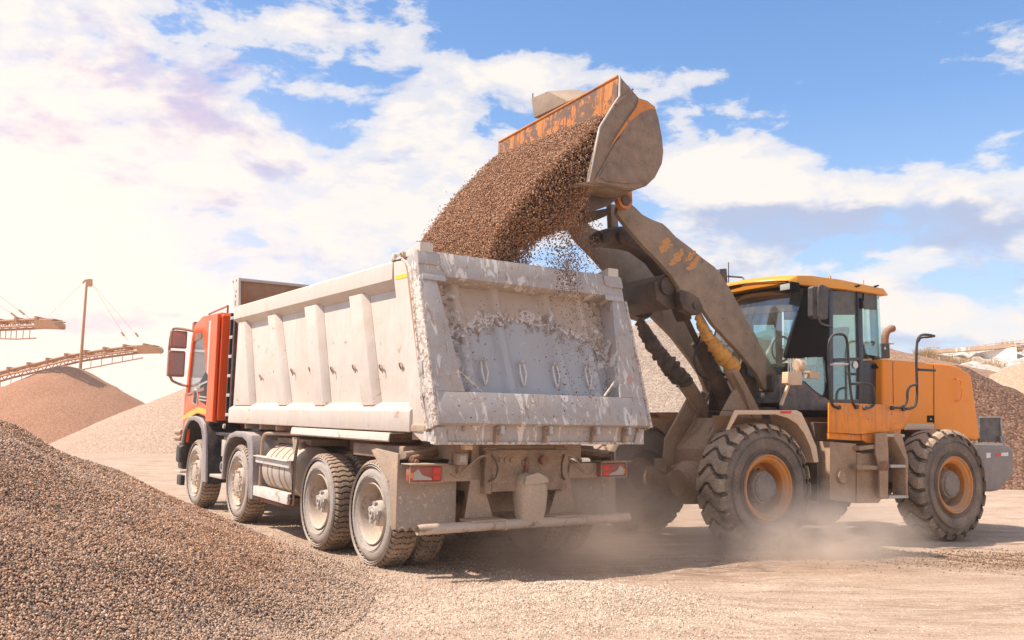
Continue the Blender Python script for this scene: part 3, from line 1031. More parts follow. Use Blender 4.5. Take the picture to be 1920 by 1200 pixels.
cone_heap('gravel_pile', 'pale tan heap standing left of the dump truck cab', [(p.x, p.y, p.z, 0.50), (p.x + 6, p.y + 3, p.z, 0.5)], g_tan, rough=0.2)
p = pix(1235, 598, 34)
q = pix(1420, 628, 36)
cone_heap('gravel_pile', 'big tan heap seen between the truck tailgate and the loader cab', [(p.x, p.y, p.z + .2, 0.50), (q.x, q.y, q.z, 0.5), (p.x - 5, p.y + 2, p.z - .6, .5)], g_mid, rough=0.4)
p = pix(1600, 628, 44)
q = pix(1690, 650, 46)
cone_heap('gravel_pile', 'brown heap rising behind the loader engine hood', [(p.x, p.y, p.z, 0.42), (q.x, q.y, q.z - .3, 0.3)], gravel_surface('heap_soil', [(0.22, 0.12, 0.07), (0.36, 0.21, 0.13), (0.48, 0.31, 0.21)], 16, 0.5, 0.2), rough=0.3)
p = pix(1770, 655, 29)
q = pix(2080, 745, 30)
r_ = pix(1905, 712, 29.5)
cone_heap('gravel_pile', 'dark brown bank of crushed soil behind the loader counterweight', [(p.x, p.y, p.z - .1, 0.60), (r_.x, r_.y, r_.z - .1, 0.62), (q.x, q.y, q.z, 0.62)], g_brown, rough=0.25, step=0.3)
p = pix(2030, 636, 40)
q = pix(2150, 600, 42)
cone_heap('gravel_pile', 'pale sandy heap at the right edge above the brown bank', [(p.x, p.y, p.z, 0.42), (q.x, q.y, q.z, 0.42)], g_sand, rough=0.3)
p = pix(1740, 688, 60)
q = pix(1850, 655, 75)
cone_heap('gravel_pile', 'low whitish mound with dry weeds beyond the loader hood', [(p.x, p.y, p.z, 0.18), (q.x, q.y, q.z, 0.16)], gravel_surface('heap_white', [(0.34, 0.25, 0.17), (0.52, 0.44, 0.36), (0.66, 0.60, 0.53)], 2.0, 0.3, 0.14), rough=0.9)
p = pix(-40, 742, 90)
cone_heap('gravel_pile', 'low far heap at the left edge beyond the reddish cone', [(p.x, p.y, p.z, 0.45)], g_red, rough=0.3)


# dry weeds on the white mound
def weeds():
    n = 0
    for (px_, py_, D, sz) in ((1758, 677, 58, 1.0), (1773, 674, 58, .8), (1795, 680, 58, .9), (1818, 678, 62, .7), (1852, 684, 60, 1.1), (1736, 660, 62, .8), (1893, 648, 66, .9), (1728, 662, 62, .6), (1840, 690, 58, .8)):
        c = pix(px_, py_, D)
        mb = MB()
        for i in range(240):
            a = random.uniform(0, 2 * PI)
            r = random.random() ** .5 * sz * .9
            b = Vector((c.x + r * math.cos(a), c.y + r * math.sin(a), c.z - sz * .5))
            tip = b + Vector((random.gauss(0, .25), random.gauss(0, .25), random.uniform(.3, 1.1))) * sz
            s = Vector((random.gauss(0, 1), random.gauss(0, 1), 0)).normalized() * .03
            mb.add([b - s, b + s, tip], [(0, 1, 2)])
        o = mb.build('dry_bush', M['weed'])
        lab = ['dry tan bush leftmost above the loader hood', 'small dry bush second above the hood', 'dry bush above the bend of the hood', 'small dry bush on the white slope', 'larger dry bush below the concrete wall', 'dry bush on the skyline right of the grab rail', 'dry bush growing on top of the concrete wall', 'smallest dry bush on the skyline beside the grab rail', 'dry bush low on the slope left of the concrete wall'][n]
        tag(o, lab, 'bush', 'dry bushes on the far mound')
        n += 1


M['weed'] = plain('dry_weed', (0.40, 0.24, 0.09), 0.9)
weeds()


# concrete wall with railing, far right
def far_wall():
    D = 64
    root = empty('retaining_wall', Matrix.Translation(pix(1850, 690, D)))
    tag(root, 'whitewashed concrete retaining wall with rusty coping at the far right', 'wall')
    inv = Matrix.Translation(-root.location)
    a = [pix(1800, 690, D + 6), pix(1800, 667, D + 6), pix(1906, 650, D), pix(1906, 690, D)]
    a[0].z = a[3].z = 0.3
    V = [inv @ q for q in a]
    back = [q + Vector((1.5, 4, 0)) for q in V]
    mb = MB()
    mb.add(V + back, [(0, 3, 2, 1), (4, 5, 6, 7), (0, 1, 5, 4), (1, 2, 6, 5), (2, 3, 7, 6), (3, 0, 4, 7)])
    mb.build('wall_body', dusty('whitewash', (0.70, 0.66, 0.60), 0.8, 0.0, (0.5, 0.38, 0.26), .4, streak=0.5, streak_col=(0.45, 0.30, 0.18), bump=0), root)
    mb = MB()
    mb.bar(V[1] + Vector((-1.6, .6, .35)), V[2] + Vector((.8, -.2, .12)), .7, .28)
    mb.build('coping', dusty('rusty_coping', (0.45, 0.27, 0.16), 0.8, 0.1, DUST, .6, bump=0, chips=.4, chip_col=(.7, .62, .52), chip_scale=1), root)
    # railing: a thing of its own
    r = empty('railing', Matrix.Translation(pix(1860, 655, D)))
    tag(r, 'thin pale steel railing standing on the concrete wall at the far right', 'railing')
    inv = Matrix.Translation(-r.location)
    A0, A1 = pix(1813, 664, D + 6), pix(1925, 655, D - 1)
    B0, B1 = pix(1813, 650, D + 6), pix(1925, 636, D - 1)
    m = plain('rail_paint', (0.55, 0.45, 0.38), 0.6)
    for s, e in ((B0, B1), ((A0 + B0) / 2, (A1 + B1) / 2)):
        MB().tube([inv @ s, inv @ e], 0.035, 6).build('rail', m, r)
    for i in range(7):
        t = i / 6
        MB().tube([inv @ A0.lerp(A1, t), inv @ B0.lerp(B1, t)], 0.03, 6).build('post', m, r)
    # far gantry
    r = empty('steel_gantry', Matrix.Translation(pix(1750, 660, 95)))
    tag(r, 'thin pale steel gantry frame on the skyline beyond the loader hood', 'gantry')
    inv = Matrix.Translation(-r.location)
    P = lambda x, y: inv @ pix(x, y, 95)
    MB().tube([P(1728, 664), P(1736, 652), P(1745, 650)], .06, 5).tube([P(1745, 650), P(1738, 665)], .06, 5).tube([P(1728, 655), P(1745, 650)], .04, 5).build('left_frame', m, r)
    MB().tube([P(1748, 650), P(1762, 651)], .06, 5).tube([P(1751, 650), P(1750, 664)], .06, 5).tube([P(1761, 651), P(1763, 664)], .06, 5).tube([P(1751, 656), P(1762, 651)], .04, 5).build('right_frame', m, r)


far_wall()


# ------------------------------------------------------------------ conveyors, far left
def conveyor(name, label, pts, D, depth_px, head, catwalk, wires=()):
    """lattice boom through pixel points pts at distance D"""
    root = empty(name, Matrix.Translation(pix(*pts[len(pts) // 2], D)))
    tag(root, label, 'conveyor', 'stacking conveyors')
    inv = Matrix.Translation(-root.location)
    k = D / FPX
    off = Vector((0.25, 1.3, 0))
    top, bot = [], []
    # resample
    path = []
    for (x0, y0), (x1, y1) in zip(pts[:-1], pts[1:]):
        n = max(2, int(math.hypot(x1 - x0, y1 - y0) / 7))
        for i in range(n):
            path.append((x0 + (x1 - x0) * i / n, y0 + (y1 - y0) * i / n))
    path.append(pts[-1])
    T0 = [inv @ pix(x, y, D) for x, y in path]
    B0 = [p - Vector((0, 0, depth_px * k)) for p in T0]
    fr = MB()
    for side in (Vector((0, 0, 0)), off):
        fr.tube([p + side for p in T0], 0.06, 5)
        fr.tube([p + side for p in B0], 0.08, 5)
        for i in range(0, len(T0) - 1):
            a, b = (T0[i], B0[i + 1]) if i % 2 else (B0[i], T0[i + 1])
            fr.tube([a + side, b + side], 0.035, 4)
    fr.build('lattice_boom', M['conv'], root)
    bl = MB()
    for i in range(len(T0) - 1):
        a, b = T0[i] + Vector((.12, .1, .10)), T0[i + 1] + Vector((.12, .1, .10))
        c, d = a + Vector((0, 1.1, 0)), b + Vector((0, 1.1, 0))
        bl.add([a, b, d, c, a + Vector((0, 0, -.06)), b + Vector((0, 0, -.06)), d + Vector((0, 0, -.06)), c + Vector((0, 0, -.06))], [(0, 1, 2, 3), (7, 6, 5, 4), (0, 4, 5, 1), (2, 6, 7, 3), (1, 5, 6, 2), (3, 7, 4, 0)])
    bl.build('belt', M['conv'], root)
    for i in range(0, len(T0), 5):
        MB().box(T0[i] + Vector((-.08, -.1, -.1)), T0[i] + Vector((.08, 1.4, .22))).build('idler', M['conv'], root)
    h = inv @ pix(*head, D)
    MB().cyl(h + Vector((0, -.1, 0)), h + Vector((0, 1.4, 0)), 0.22, 16).build('head_drum', M['conv'], root)
    MB().prism([(h.x - 1.1, h.z + .26), (h.x - .1, h.z + .30), (h.x + .15, h.z + .0), (h.x + .55, h.z - .30), (h.x - 1.1, h.z - .32)], h.y - .16, h.y - .08).build('head_guard', M['conv'], root)
    cw = MB()
    C0 = [inv @ pix(x, y, D) for x, y in catwalk]
    cw.tube(C0, 0.055, 4)
    for a, b in zip(C0[:-1], C0[1:]):
        for i in range(3):
            p = a.lerp(b, i / 3)
            cw.tube([p, p + Vector((0, 0, 16 * k))], 0.028, 4)
    cw.build('catwalk', M['conv'], root)
    return root


def mast(label):
    D = 66
    root = empty('conveyor_mast', Matrix.Translation(pix(152, 690, D)))
    tag(root, label, 'mast')
    inv = Matrix.Translation(-root.location)
    P = lambda x, y: inv @ pix(x, y, D)
    MB().tube([P(150, 700), P(163, 525)], [.12, .085], 10).build('pole', M['conv'], root)
    MB().tube([P(155, 531), P(160, 525), P(168, 526)], .07, 6).build('crosshead', M['conv'], root)
    MB().box(P(167, 533) - Vector((.12, .1, .16)), P(170, 526) + Vector((.1, .1, .1))).build('pulley_block', M['conv'], root)
    for pts in (((155, 530), (92, 592)), ((170, 528), (243, 645)), ((170, 528), (268, 642))):
        MB().tube([P(*pts[0]), P(*pts[1])], 0.009, 4).build('guy_cable', M['conv'], root)
    for x, y in ((230, 627), (256, 628)):
        MB().tube([P(x - 2, y - 4), P(x + 3, y + 3)], 0.07, 6).build('turnbuckle', M['conv'], root)


c1 = conveyor('belt_conveyor', 'longer lattice conveyor boom sloping up over the reddish cone', [(-60, 715), (0, 697), (60, 683), (130, 666), (180, 658), (240, 650), (285, 649)], 66, 9, (288, 655),
              [(-60, 738), (0, 727), (60, 715), (150, 694), (210, 682), (268, 671)])
c2 = conveyor('belt_conveyor', 'shorter conveyor boom poking in from the left edge at mid height', [(-80, 605), (0, 602), (60, 599), (98, 600)], 60, 12, (98, 608), [(-80, 634), (0, 635), (30, 636), (68, 634)])
mast('slender steel mast with guy cables holding the lower conveyor')
r = empty('support_cable', Matrix.Translation(pix(20, 580, 60)))
tag(r, 'pair of thin stay cables running down to the upper conveyor', 'cable')
inv = Matrix.Translation(-r.location)
for a, b in (((-10, 548), (58, 598)), ((-10, 566), (38, 599))):
    MB().tube([inv @ pix(*a, 60), inv @ pix(*b, 60)], .014, 4).build('cable', M['conv'], r)
    m_ = ((a[0] + 3 * b[0]) / 4, (a[1] + 3 * b[1]) / 4)
    MB().tube([inv @ pix(m_[0] - 5, m_[1] - 4, 60), inv @ pix(m_[0] + 5, m_[1] + 4, 60)], .07, 6).build('turnbuckle', M['conv'], r)


# ================================================================== wheels
def tyre_mesh(mb, c, Rr, width, rim_r, out, tread, n=360, side_n=0, crown=0.012, smi=1, tmi=0, shoulder=0.05):
    """tyre on axis v; outer face at c.v, body extends to c.v - out*width (out=+1 for the left side).
    tread(theta, s) -> depth to cut, s in 0..1 across the tread"""
    # profile from outer bead to inner bead: (offset from outer face inwards, radius)
    sw = width
    prof = []
    for t in np.linspace(0, 1, 9):                       # outer sidewall
        r = rim_r + (Rr - shoulder - rim_r) * t
        bul = math.sin(PI * min(1, t * 1.05)) ** 0.7 * 0.05 if 0 < t < 1 else 0
        prof.append((0.055 - bul, r, 's'))
    nt_ = 22
    for t in np.linspace(0, 1, nt_):
        edge = min(t, 1 - t)
        rr = Rr - crown * (2 * t - 1) ** 2
        if edge < 0.10:
            rr -= shoulder * (1 - edge / 0.10) ** 2 * 0.75
        prof.append((0.012 + (sw - 0.024) * t, rr, ('t', t)))
    for t in np.linspace(1, 0, 7):
        r = rim_r + (Rr - shoulder - rim_r) * t
        bul = math.sin(PI * t) ** 0.7 * 0.05 if 0 < t < 1 else 0
        prof.append((sw - 0.055 + bul, r, 's'))
    m = len(prof)
    vs = []
    for k in range(n):
        a = 2 * PI * k / n
        for o, r, kind in prof:
            if kind != 's':
                r = r - tread(a, kind[1])
            elif side_n and r > Rr - shoulder * 2.6:
                r2 = (r - (Rr - shoulder * 2.6)) / (shoulder * 1.6)
                o = o + (0.022 * r2 if tread(a, 0.02 if o < sw / 2 else 0.98) > 0.012 else 0) * (1 if o < sw / 2 else -1)
            vs.append((c[0] + r * math.cos(a), c[1] - out * o, c[2] + r * math.sin(a)))
    b = len(mb.v)
    mb.v += vs
    for k in range(n):
        k2 = (k + 1) % n
        for i in range(m - 1):
            mb.f.append((b + k * m + i, b + k * m + i + 1, b + k2 * m + i + 1, b + k2 * m + i))
            if prof[i][2] == 's' and prof[i + 1][2] == 's':
                mb.m.append(smi)
            else:
                t_ = prof[i][2][1] if prof[i][2] != 's' else 0.0
                mb.m.append(2 if tread(2 * PI * (k + .5) / n, t_) > 0.008 else tmi)
    return mb


def tri(x):
    x = x % 1.0
    return abs(x - 0.5) * 2


def truck_tread(a, s):
    K = 52
    ph = a / (2 * PI) * K + 0.34 * tri(s * 2.5) + (0.5 if 0.33 < s < 0.66 else 0) * 0
    g = ph % 1.0
    d = 0.018 if g < 0.2 else 0
    if abs(s - 0.5) < 0.012:
        d = max(d, 0.006)
    return d


def loader_tread(a, s):
    K = 22
    w = 0.9 * abs(s - 0.5) * 2                      # chevron
    ph = a / (2 * PI) * K + 0.55 * w + 0.16 * math.sin(s * 2 * PI * 1.5)
    g = ph % 1.0
    wid = 0.16 + 0.15 * abs(2 * s - 1)
    e = min(g, wid - g) if g < wid else -1
    return 0.036 * min(1, e / 0.035) if e > 0 else 0


def truck_wheel(parent, u, v, out, kind, w=0.536):
    """kind: 'front' (dished-out rim with nut ring) or 'rear' (deep dish with planetary hub)"""
    Rr, rim_r = 0.536, 0.30
    root = empty('wheel', Matrix.Translation((u, v, w)), parent)
    mb = MB()
    tyre_mesh(mb, (0, 0, 0), Rr, 0.31, rim_r, out, truck_tread, n=416)
    mb.build('tyre', [M['rubber'], M['rubber_side'], M['groove']], root, smooth=True, auto=30)
    # fine rings on the sidewall
    mb = MB()
    for rr in (0.36, 0.375, 0.47, 0.49):
        mb.lathe([(-out * 0.012, rr - .006), (-out * 0.002, rr), (-out * 0.012, rr + .006)], (0, 0, 0), n=64)
    mb.build('sidewall_rib', M['rubber_side'], root, smooth=True)
    I = lambda x: -out * x
    if kind == 'rear':
        mb = MB().lathe([(I(.035), .305), (I(.02), .298), (I(.03), .285), (I(.05), .278), (I(.16), .262), (I(.20), .24), (I(.205), .13), (I(.20), .0)], (0, 0, 0), n=64)
        mb.build('rim', M['rim'], root, smooth=True, auto=40)
        mb = MB().lathe([(I(.20), .135), (I(.09), .125), (I(.075), .115), (I(.07), .09), (I(.05), .085), (I(.03), .07), (I(.028), .0)], (0, 0, 0), n=40)
        mb.build('hub', M['hubm'], root, smooth=True, auto=40)
        mb = MB()
        for i in range(5):
            a = 2 * PI * i / 5 + .4
            mb.cyl((.095 * math.cos(a), I(.07), .095 * math.sin(a)), (.095 * math.cos(a), I(.04), .095 * math.sin(a)), .026, 10)
        mb.lathe([(I(.03), .045), (I(.012), .04), (I(.012), .022), (I(.03), .02)], (0, 0, 0), n=20)
        mb.build('hub_bolts', M['hubm'], root, smooth=True)
    else:
        mb = MB().lathe([(I(.035), .305), (I(.02), .298), (I(.03), .285), (I(.045), .275), (I(.10), .262), (I(.10), .215), (I(.035), .205), (I(.02), .19), (I(.018), .13), (I(.0), .125), (I(-.004), .11), (I(-.004), .0)], (0, 0, 0), n=64)
        mb.build('rim', M['rim'], root, smooth=True, auto=40)
        mb = MB()
        for i in range(10):
            a = 2 * PI * i / 10
            mb.cyl((.165 * math.cos(a), I(.03), .165 * math.sin(a)), (.165 * math.cos(a), I(-.012), .165 * math.sin(a)), .016, 8)
        mb.build('wheel_nuts', M['hubm'], root, smooth=True)
        mb = MB()
        for i in range(10):
            a = 2 * PI * (i + .5) / 10
            mb.cyl((.237 * math.cos(a), I(.098), .237 * math.sin(a)), (.237 * math.cos(a), I(.103), .237 * math.sin(a)), .019, 10)
        mb.build('rim_hole', M['rim_dark'], root)
    return root


def inner_tyre(parent, u, v, out, w=0.536):
    mb = MB()
    tyre_mesh(mb, (u, v, w), 0.536, 0.29, 0.30, out, truck_tread, n=416)
    return mb.build('inner_tyre', [M['rubber'], M['rubber_side'], M['groove']], parent, smooth=True, auto=30)


# ================================================================== dump truck
def dump_truck():
    root = empty('dump_truck', T.m, size=1)
    tag(root, 'dusty four axle dump truck with orange red cab and pale grey tipper body being filled', 'dump truck')
    A = lambda mb, name, mat, **k: mb.build(name, mat, root, **k)
    # wheels
    for u in (0.0, 1.37):
        for sgn in (1, -1):
            truck_wheel(root, u, 1.25 * sgn, sgn, 'rear')
            inner_tyre(root, u, (1.25 - 0.335) * sgn, sgn)
    for u in (4.242, 6.392):
        for sgn in (1, -1):
            truck_wheel(root, u, 1.25 * sgn, sgn, 'front')
    # frame, axles, gearbox
    mb = MB()
    for s in (1, -1):
        mb.box((-0.95, s * .46 - .04, .78), (7.1, s * .46 + .04, 1.06))
    for u in (-.9, .68, 2.2, 3.2, 5.2):
        mb.box((u - .06, -.42, .80), (u + .06, .42, 1.03))
    A(mb, 'chassis_frame', M['chassis'], bevel=.006)
    for u in (0.0, 1.37):
        mb = MB().tube([(u, -1.0, .536), (u, -.3, .54), (u, .3, .54), (u, 1.0, .536)], .085, 14)
        mb.lathe([(-.20, .0), (-.20, .14), (-.1, .24), (.1, .24), (.2, .14), (.2, 0)], (u, 0, .54), axis='u', n=24)
        A(mb, 'drive_axle', M['chassis'], smooth=True)
    for u in (4.242, 6.392):
        A(MB().bar((u, -1.0, .5), (u, 1.0, .5), .12, .12), 'steering_axle', M['chassis'], bevel=.01)
    mb = MB()
    for s in (1, -1):
        for k in range(7):
            L = .95 - .09 * k
            mb.box((.685 - L, s * .62 - .045, .62 - .028 * k), (.685 + L, s * .62 + .045, .645 - .028 * k))
    A(mb, 'leaf_spring', M['chassis'], bevel=.004)
    A(MB().box((2.5, -.3, .6), (5.6, .3, 1.1)), 'gearbox', M['chassis'], bevel=.05)
    A(MB().box((1.9, -1.0, .55), (3.2, -.55, 1.1)).box((3.35, .5, .6), (3.8, 1.0, 1.15)), 'battery_box', M['chassis'], bevel=.02)
    A(MB().box((2.0, -.44, 1.08), (4.6, .44, 1.28)).box((-.9, -.5, 1.07), (2.2, .5, 1.26)), 'subframe', M['chassis'], bevel=.01)
    A(MB().cyl((4.55, 0, 1.2), (4.55, 0, 1.42), .12), 'tipping_ram', M['steel'], smooth=True)

    # ---------------- tipper body
    body = empty('tipper_body', Matrix.Identity(4), root)
    B = lambda mb, name, mat, **k: mb.build(name, mat, body, **k)
    # floor and underside
    mb = MB().prism([(-1.24, 1.37), (1.24, 1.37), (1.24, 1.43), (-1.24, 1.43)], -1.22, 4.74, 'u')
    for i in range(9):
        mb.box((-.8 + i * .62, -1.18, 1.29), (-.72 + i * .62, 1.18, 1.37))
    B(mb, 'floor', M['chassis_lt'], bevel=.004)
    for s in (1, -1):
        side = MB()
        # skin panel (u extents slope with the tailgate)
        side.add([(4.76, s * 1.125, 1.43), (-1.20, s * 1.125, 1.43), (-.83, s * 1.125, 3.05), (4.80, s * 1.125, 3.05),
                  (4.76, s * 1.085, 1.43), (-1.20, s * 1.085, 1.43), (-.83, s * 1.085, 3.05), (4.80, s * 1.085, 3.05)],
                 [(0, 1, 2, 3), (7, 6, 5, 4), (0, 4, 5, 1), (1, 5, 6, 2), (2, 6, 7, 3), (3, 7, 4, 0)])
        B(side, 'side_panel', M['bed'], bevel=.004)
        # bottom sill: vertical face then slope in to the panel
        prof = [(s * 1.126, 1.40), (s * 1.25, 1.358), (s * 1.255, 1.37), (s * 1.255, 1.555), (s * 1.245, 1.57), (s * 1.126, 1.645)]
        B(MB().prism(prof, -.80, 4.765, 'u'), 'bottom_sill', M['bed'], bevel=.008)
        # top rail with sloping underside
        prof = [(s * 1.08, 3.045), (s * 1.225, 3.045), (s * 1.235, 3.03), (s * 1.235, 2.86), (s * 1.126, 2.77), (s * 1.08, 2.77)]
        B(MB().prism(prof, -.30, 4.825, 'u'), 'top_rail', M['bed'], bevel=.008)
        # ribs, raked backwards towards the foot
        for (a0, a1, b0, b1) in ((4.70, 4.34, 4.75, 3.93), (3.47, 3.10, 2.93, 2.56), (2.15, 1.70, 1.73, 1.33), (.84, .43, .41, .04)):
            v0, v1 = s * 1.126, s * 1.212
            c = .055
            tw, bw = 2.80, 1.61
            vs = [(a0, v0, tw), (a0 - c, v1, tw), (a1 + c, v1, tw), (a1, v0, tw),
                  (b0, v0, bw), (b0 - c, v1, bw), (b1 + c, v1, bw), (b1, v0, bw)]
            B(MB().add(vs, [(0, 1, 2, 3), (7, 6, 5, 4), (0, 4, 5, 1), (1, 5, 6, 2), (2, 6, 7, 3), (3, 7, 4, 0)]), 'side_rib', M['bed'], bevel=.012)
        # rear corner post
        vs = [(-.32, s * 1.226, 2.86), (-.71, s * 1.226, 1.645), (-1.24, s * 1.226, 1.36), (-.86, s * 1.226, 3.04)]
        vs = [(-.30, s * 1.226, 3.043), (-.33, s * 1.226, 2.83), (-.73, s * 1.226, 1.6), (-.80, s * 1.226, 1.36), (-.99, s * 1.226, 1.285), (-1.23, s * 1.226, 1.285), (-.845, s * 1.226, 3.0)]
        vs += [(p[0], s * 1.128, p[2]) for p in vs]
        n = 7
        B(MB().add(vs, [tuple(range(n)), tuple(range(n, 2 * n))[::-1]] + [(i, n + i, n + (i + 1) % n, (i + 1) % n) for i in range(n)]), 'corner_post', M['bed'], bevel=.01)
        # raised ear that carries the tailgate pivot
        ear = MB().prism([(-.36, 3.045), (-.36, 3.06), (-.50, 3.085), (-.87, 3.16), (-.87, 3.045)], s * 1.09, s * 1.235)
        B(ear, 'pivot_ear', M['bed'], bevel=.01)
        B(MB().prism([(-.27, 3.045), (-.30, 3.13), (-.34, 3.11), (-.36, 3.05)], s * 1.12, s * 1.24), 'rail_lug', M['bed_edge'], bevel=.006)
        B(MB().cyl((-.55, s * 1.22, 3.08), (-.55, s * 1.27, 3.08), .034, 16).cyl((-.55, s * 1.26, 3.08), (-.55, s * 1.285, 3.08), .016, 10), 'pivot_pin', M['bed_edge'], smooth=True)
        # scraped pull rod and guard down the rear edge
        B(MB().tube([(-.56, s * 1.255, 3.02), (-.66, s * 1.262, 2.98), (-.745, s * 1.262, 2.90), (-.83, s * 1.262, 2.55), (-.985, s * 1.262, 1.95), (-1.05, s * 1.262, 1.65), (-1.165, s * 1.258, 1.40)], .016, 8), 'pull_rod', M['bed_edge'], smooth=True)
        vs = [(-.80, 2.93), (-.86, 2.93), (-1.08, 1.95), (-1.02, 1.95)]
        B(MB().prism(vs, s * 1.235, s * 1.275), 'rod_guard', M['bed_edge'], bevel=.01)
        B(MB().prism([(-1.03, 2.02), (-1.085, 2.02), (-1.105, 1.90), (-1.045, 1.90)], s * 1.265, s * 1.30), 'rod_bracket', M['steel'], bevel=.006)
        # tarp hooks
        for uu, w_ in ((3.80, 1.98), (3.24, 2.02), (2.62, 2.02), (2.02, 2.02), (1.36, 2.0), (.76, 2.0), (.10, 1.98), (-.35, 1.98)):
            B(MB().tube(arc([(uu + .01, s * 1.12, w_ - .01), (uu, s * 1.15, w_ + .03), (uu - .05, s * 1.165, w_ + .055), (uu - .10, s * 1.165, w_ + .025), (uu - .105, s * 1.16, w_ - .04)]), .0085, 6), 'tarp_hook', M['chassis'], smooth=True)
    # thin deflector plate hung under the sill over the rear wheels (left side), pale boards
    for s in (1, -1):
        prof = [(s * 1.10, 1.352), (s * 1.27, 1.345), (s * 1.285, 1.27), (s * 1.27, 1.255), (s * 1.262, 1.335), (s * 1.10, 1.34)]
        B(MB().prism(prof, -.43, 2.18, 'u'), 'side_board', M['bed'], bevel=.004)
    # yellow corner mark painted on the left rear post
    v = 1.2295
    q = T.side([(741, 517), (769, 511), (774, 562), (768, 564), (764, 520), (741, 524)], v)
    B(MB().prism(q, 1.2265, v), 'corner_mark', M['yellow'])
    # front wall and headboard
    B(MB().box((4.70, -1.10, 1.43), (4.76, 1.10, 3.06)), 'front_wall', M['bed_in'], bevel=.01)
    hb = MB()
    hb.prism([(1.20, 3.03), (1.20, 3.43), (-1.20, 3.43), (-1.20, 3.03)], 4.79, 4.83, 'u')
    B(hb, 'headboard', M['bed_in'], bevel=.006)
    B(MB().prism([(1.20, 3.43), (1.20, 3.475), (-1.20, 3.475), (-1.20, 3.43)], 4.76, 4.85, 'u'), 'headboard_rim', M['bed'], bevel=.01)
    B(MB().prism([(4.96, 3.465), (4.96, 3.40), (4.86, 3.31), (4.86, 3.03), (4.62, 3.03), (4.68, 3.465)], 1.20, 1.235).prism([(4.96, 3.465), (4.96, 3.40), (4.86, 3.31), (4.86, 3.03), (4.62, 3.03), (4.68, 3.465)], -1.235, -1.20), 'headboard_post', M['bed'], bevel=.006)
    mb = MB()
    for uu, ww in ((4.92, 3.43), (4.76, 3.43), (4.76, 3.27), (4.77, 3.20), (4.76, 3.12), (4.77, 3.08)):
        mb.cyl((uu, 1.234, ww), (uu, 1.239, ww), .020, 10)
    B(mb, 'post_holes', M['rim_dark'])

    # ---------------- tailgate
    P0, P1 = Vector((-1.353, 0, 1.456)), Vector((-.853, 0, 3.082))
    D = (P1 - P0)
    HT = D.length
    D.normalize()
    Nn = Vector((-D.z, 0, D.x))                    # outwards (rearwards)
    G = lambda s_, v_, n_=0.0: tuple(P0 + D * s_ + Vector((0, v_, 0)) + Nn * n_)

    gate = empty('tailgate', Matrix.Identity(4), body)
    Gt = lambda mb, name, mat, **k: mb.build(name, mat, gate, **k)

    def slab(poly, n0, n1, mb=None):
        mb = mb or MB()
        n = len(poly)
        vs = [G(p[0], p[1], n0) for p in poly] + [G(p[0], p[1], n1) for p in poly]
        mb.add(vs, [tuple(range(n))[::-1], tuple(range(n, 2 * n))] + [(i, (i + 1) % n, n + (i + 1) % n, n + i) for i in range(n)])
        return mb
    # recess corners measured on the sloping plane: top inner 1.10, bottom inner 0.93
    st, sb = 1.45, .30
    ti, bi = 1.09, .935
    Gt(slab([(st, 1.265), (HT, 1.265), (HT, -1.265), (st, -1.265)], -.21, 0), 'top_beam', M['tg_frame'], bevel=.008)
    Gt(slab([(0, 1.255), (sb, 1.255), (sb, -1.255), (0, -1.255)], -.21, 0), 'bottom_beam', M['tg_frame'], bevel=.008)
    for s in (1, -1):
        Gt(slab([(sb, s * 1.262), (st, s * 1.262), (st, s * ti), (sb, s * bi)], -.21, .0), 'side_beam', M['tg_frame'], bevel=.006)
        # corner lug plates at the very top
        Gt(slab([(HT - .02, s * 1.27), (HT - .02, s * 1.02), (HT - .12, s * 1.02), (HT - .15, s * 1.06), (HT - .15, s * 1.27)], .0, .018), 'corner_plate', M['tg_frame'], bevel=.008)
        Gt(slab([(HT - .31, s * 1.24), (HT - .31, s * .99), (HT - .25, s * .99), (HT - .25, s * 1.24)], .0, .014), 'latch_plate', M['steel'], bevel=.005)
        # side return flange, dark scraped edge
        Gt(slab([(-.02, s * 1.262), (HT - .30, s * 1.262), (HT - .30, s * 1.285), (-.02, s * 1.285)], -.13, .015), 'side_flange', M['bed_edge'], bevel=.005)
        Gt(MB().tube([G(sb + .012, s * .74, -.03), G(sb + .20, s * .945, -.03)], .012, 8), 'corner_gusset', M['bed_edge'])
    # white-worn strip along the lower edge of the top beam
    # recessed panel with four pressed ridges
    pm = MB()
    ncols = 90
    ridges = [(.80, .74), (.34, .30), (-.30, -.40), (-.74, -.80)]
    rows = np.linspace(sb - .02, st + .02, 24)
    grid = []
    for s_ in rows:
        t = (s_ - sb) / (st - sb)
        hw = bi + (ti - bi) * t + .02
        row = []
        for j in range(ncols):
            v_ = hw - 2 * hw * j / (ncols - 1)
            n_ = -.205
            for rt_, rb_ in ridges:
                c_ = rb_ + (rt_ - rb_) * t
                wd = .085
                x_ = abs(v_ - c_) / wd
                if x_ < 1:
                    n_ += .065 * min(1, (1 - x_) * 1.8)
            n_ += .006 * math.sin(v_ * 7) * math.sin(s_ * 5)
            row.append(G(s_, v_, n_))
        grid.append(row)
    for r0 in range(len(rows) - 1):
        pass
    vs = [p for row in grid for p in row]
    fs = [(r0 * ncols + j, r0 * ncols + j + 1, (r0 + 1) * ncols + j + 1, (r0 + 1) * ncols + j) for r0 in range(len(rows) - 1) for j in range(ncols - 1)]
    pm.add(vs, fs)
    Gt(pm, 'recessed_panel', M['tg_panel'], smooth=True, auto=50)
    Gt(slab([(0, 1.25), (HT, 1.25), (HT, -1.25), (0, -1.25)], -.26, -.22), 'back_skin', M['bed_in'])
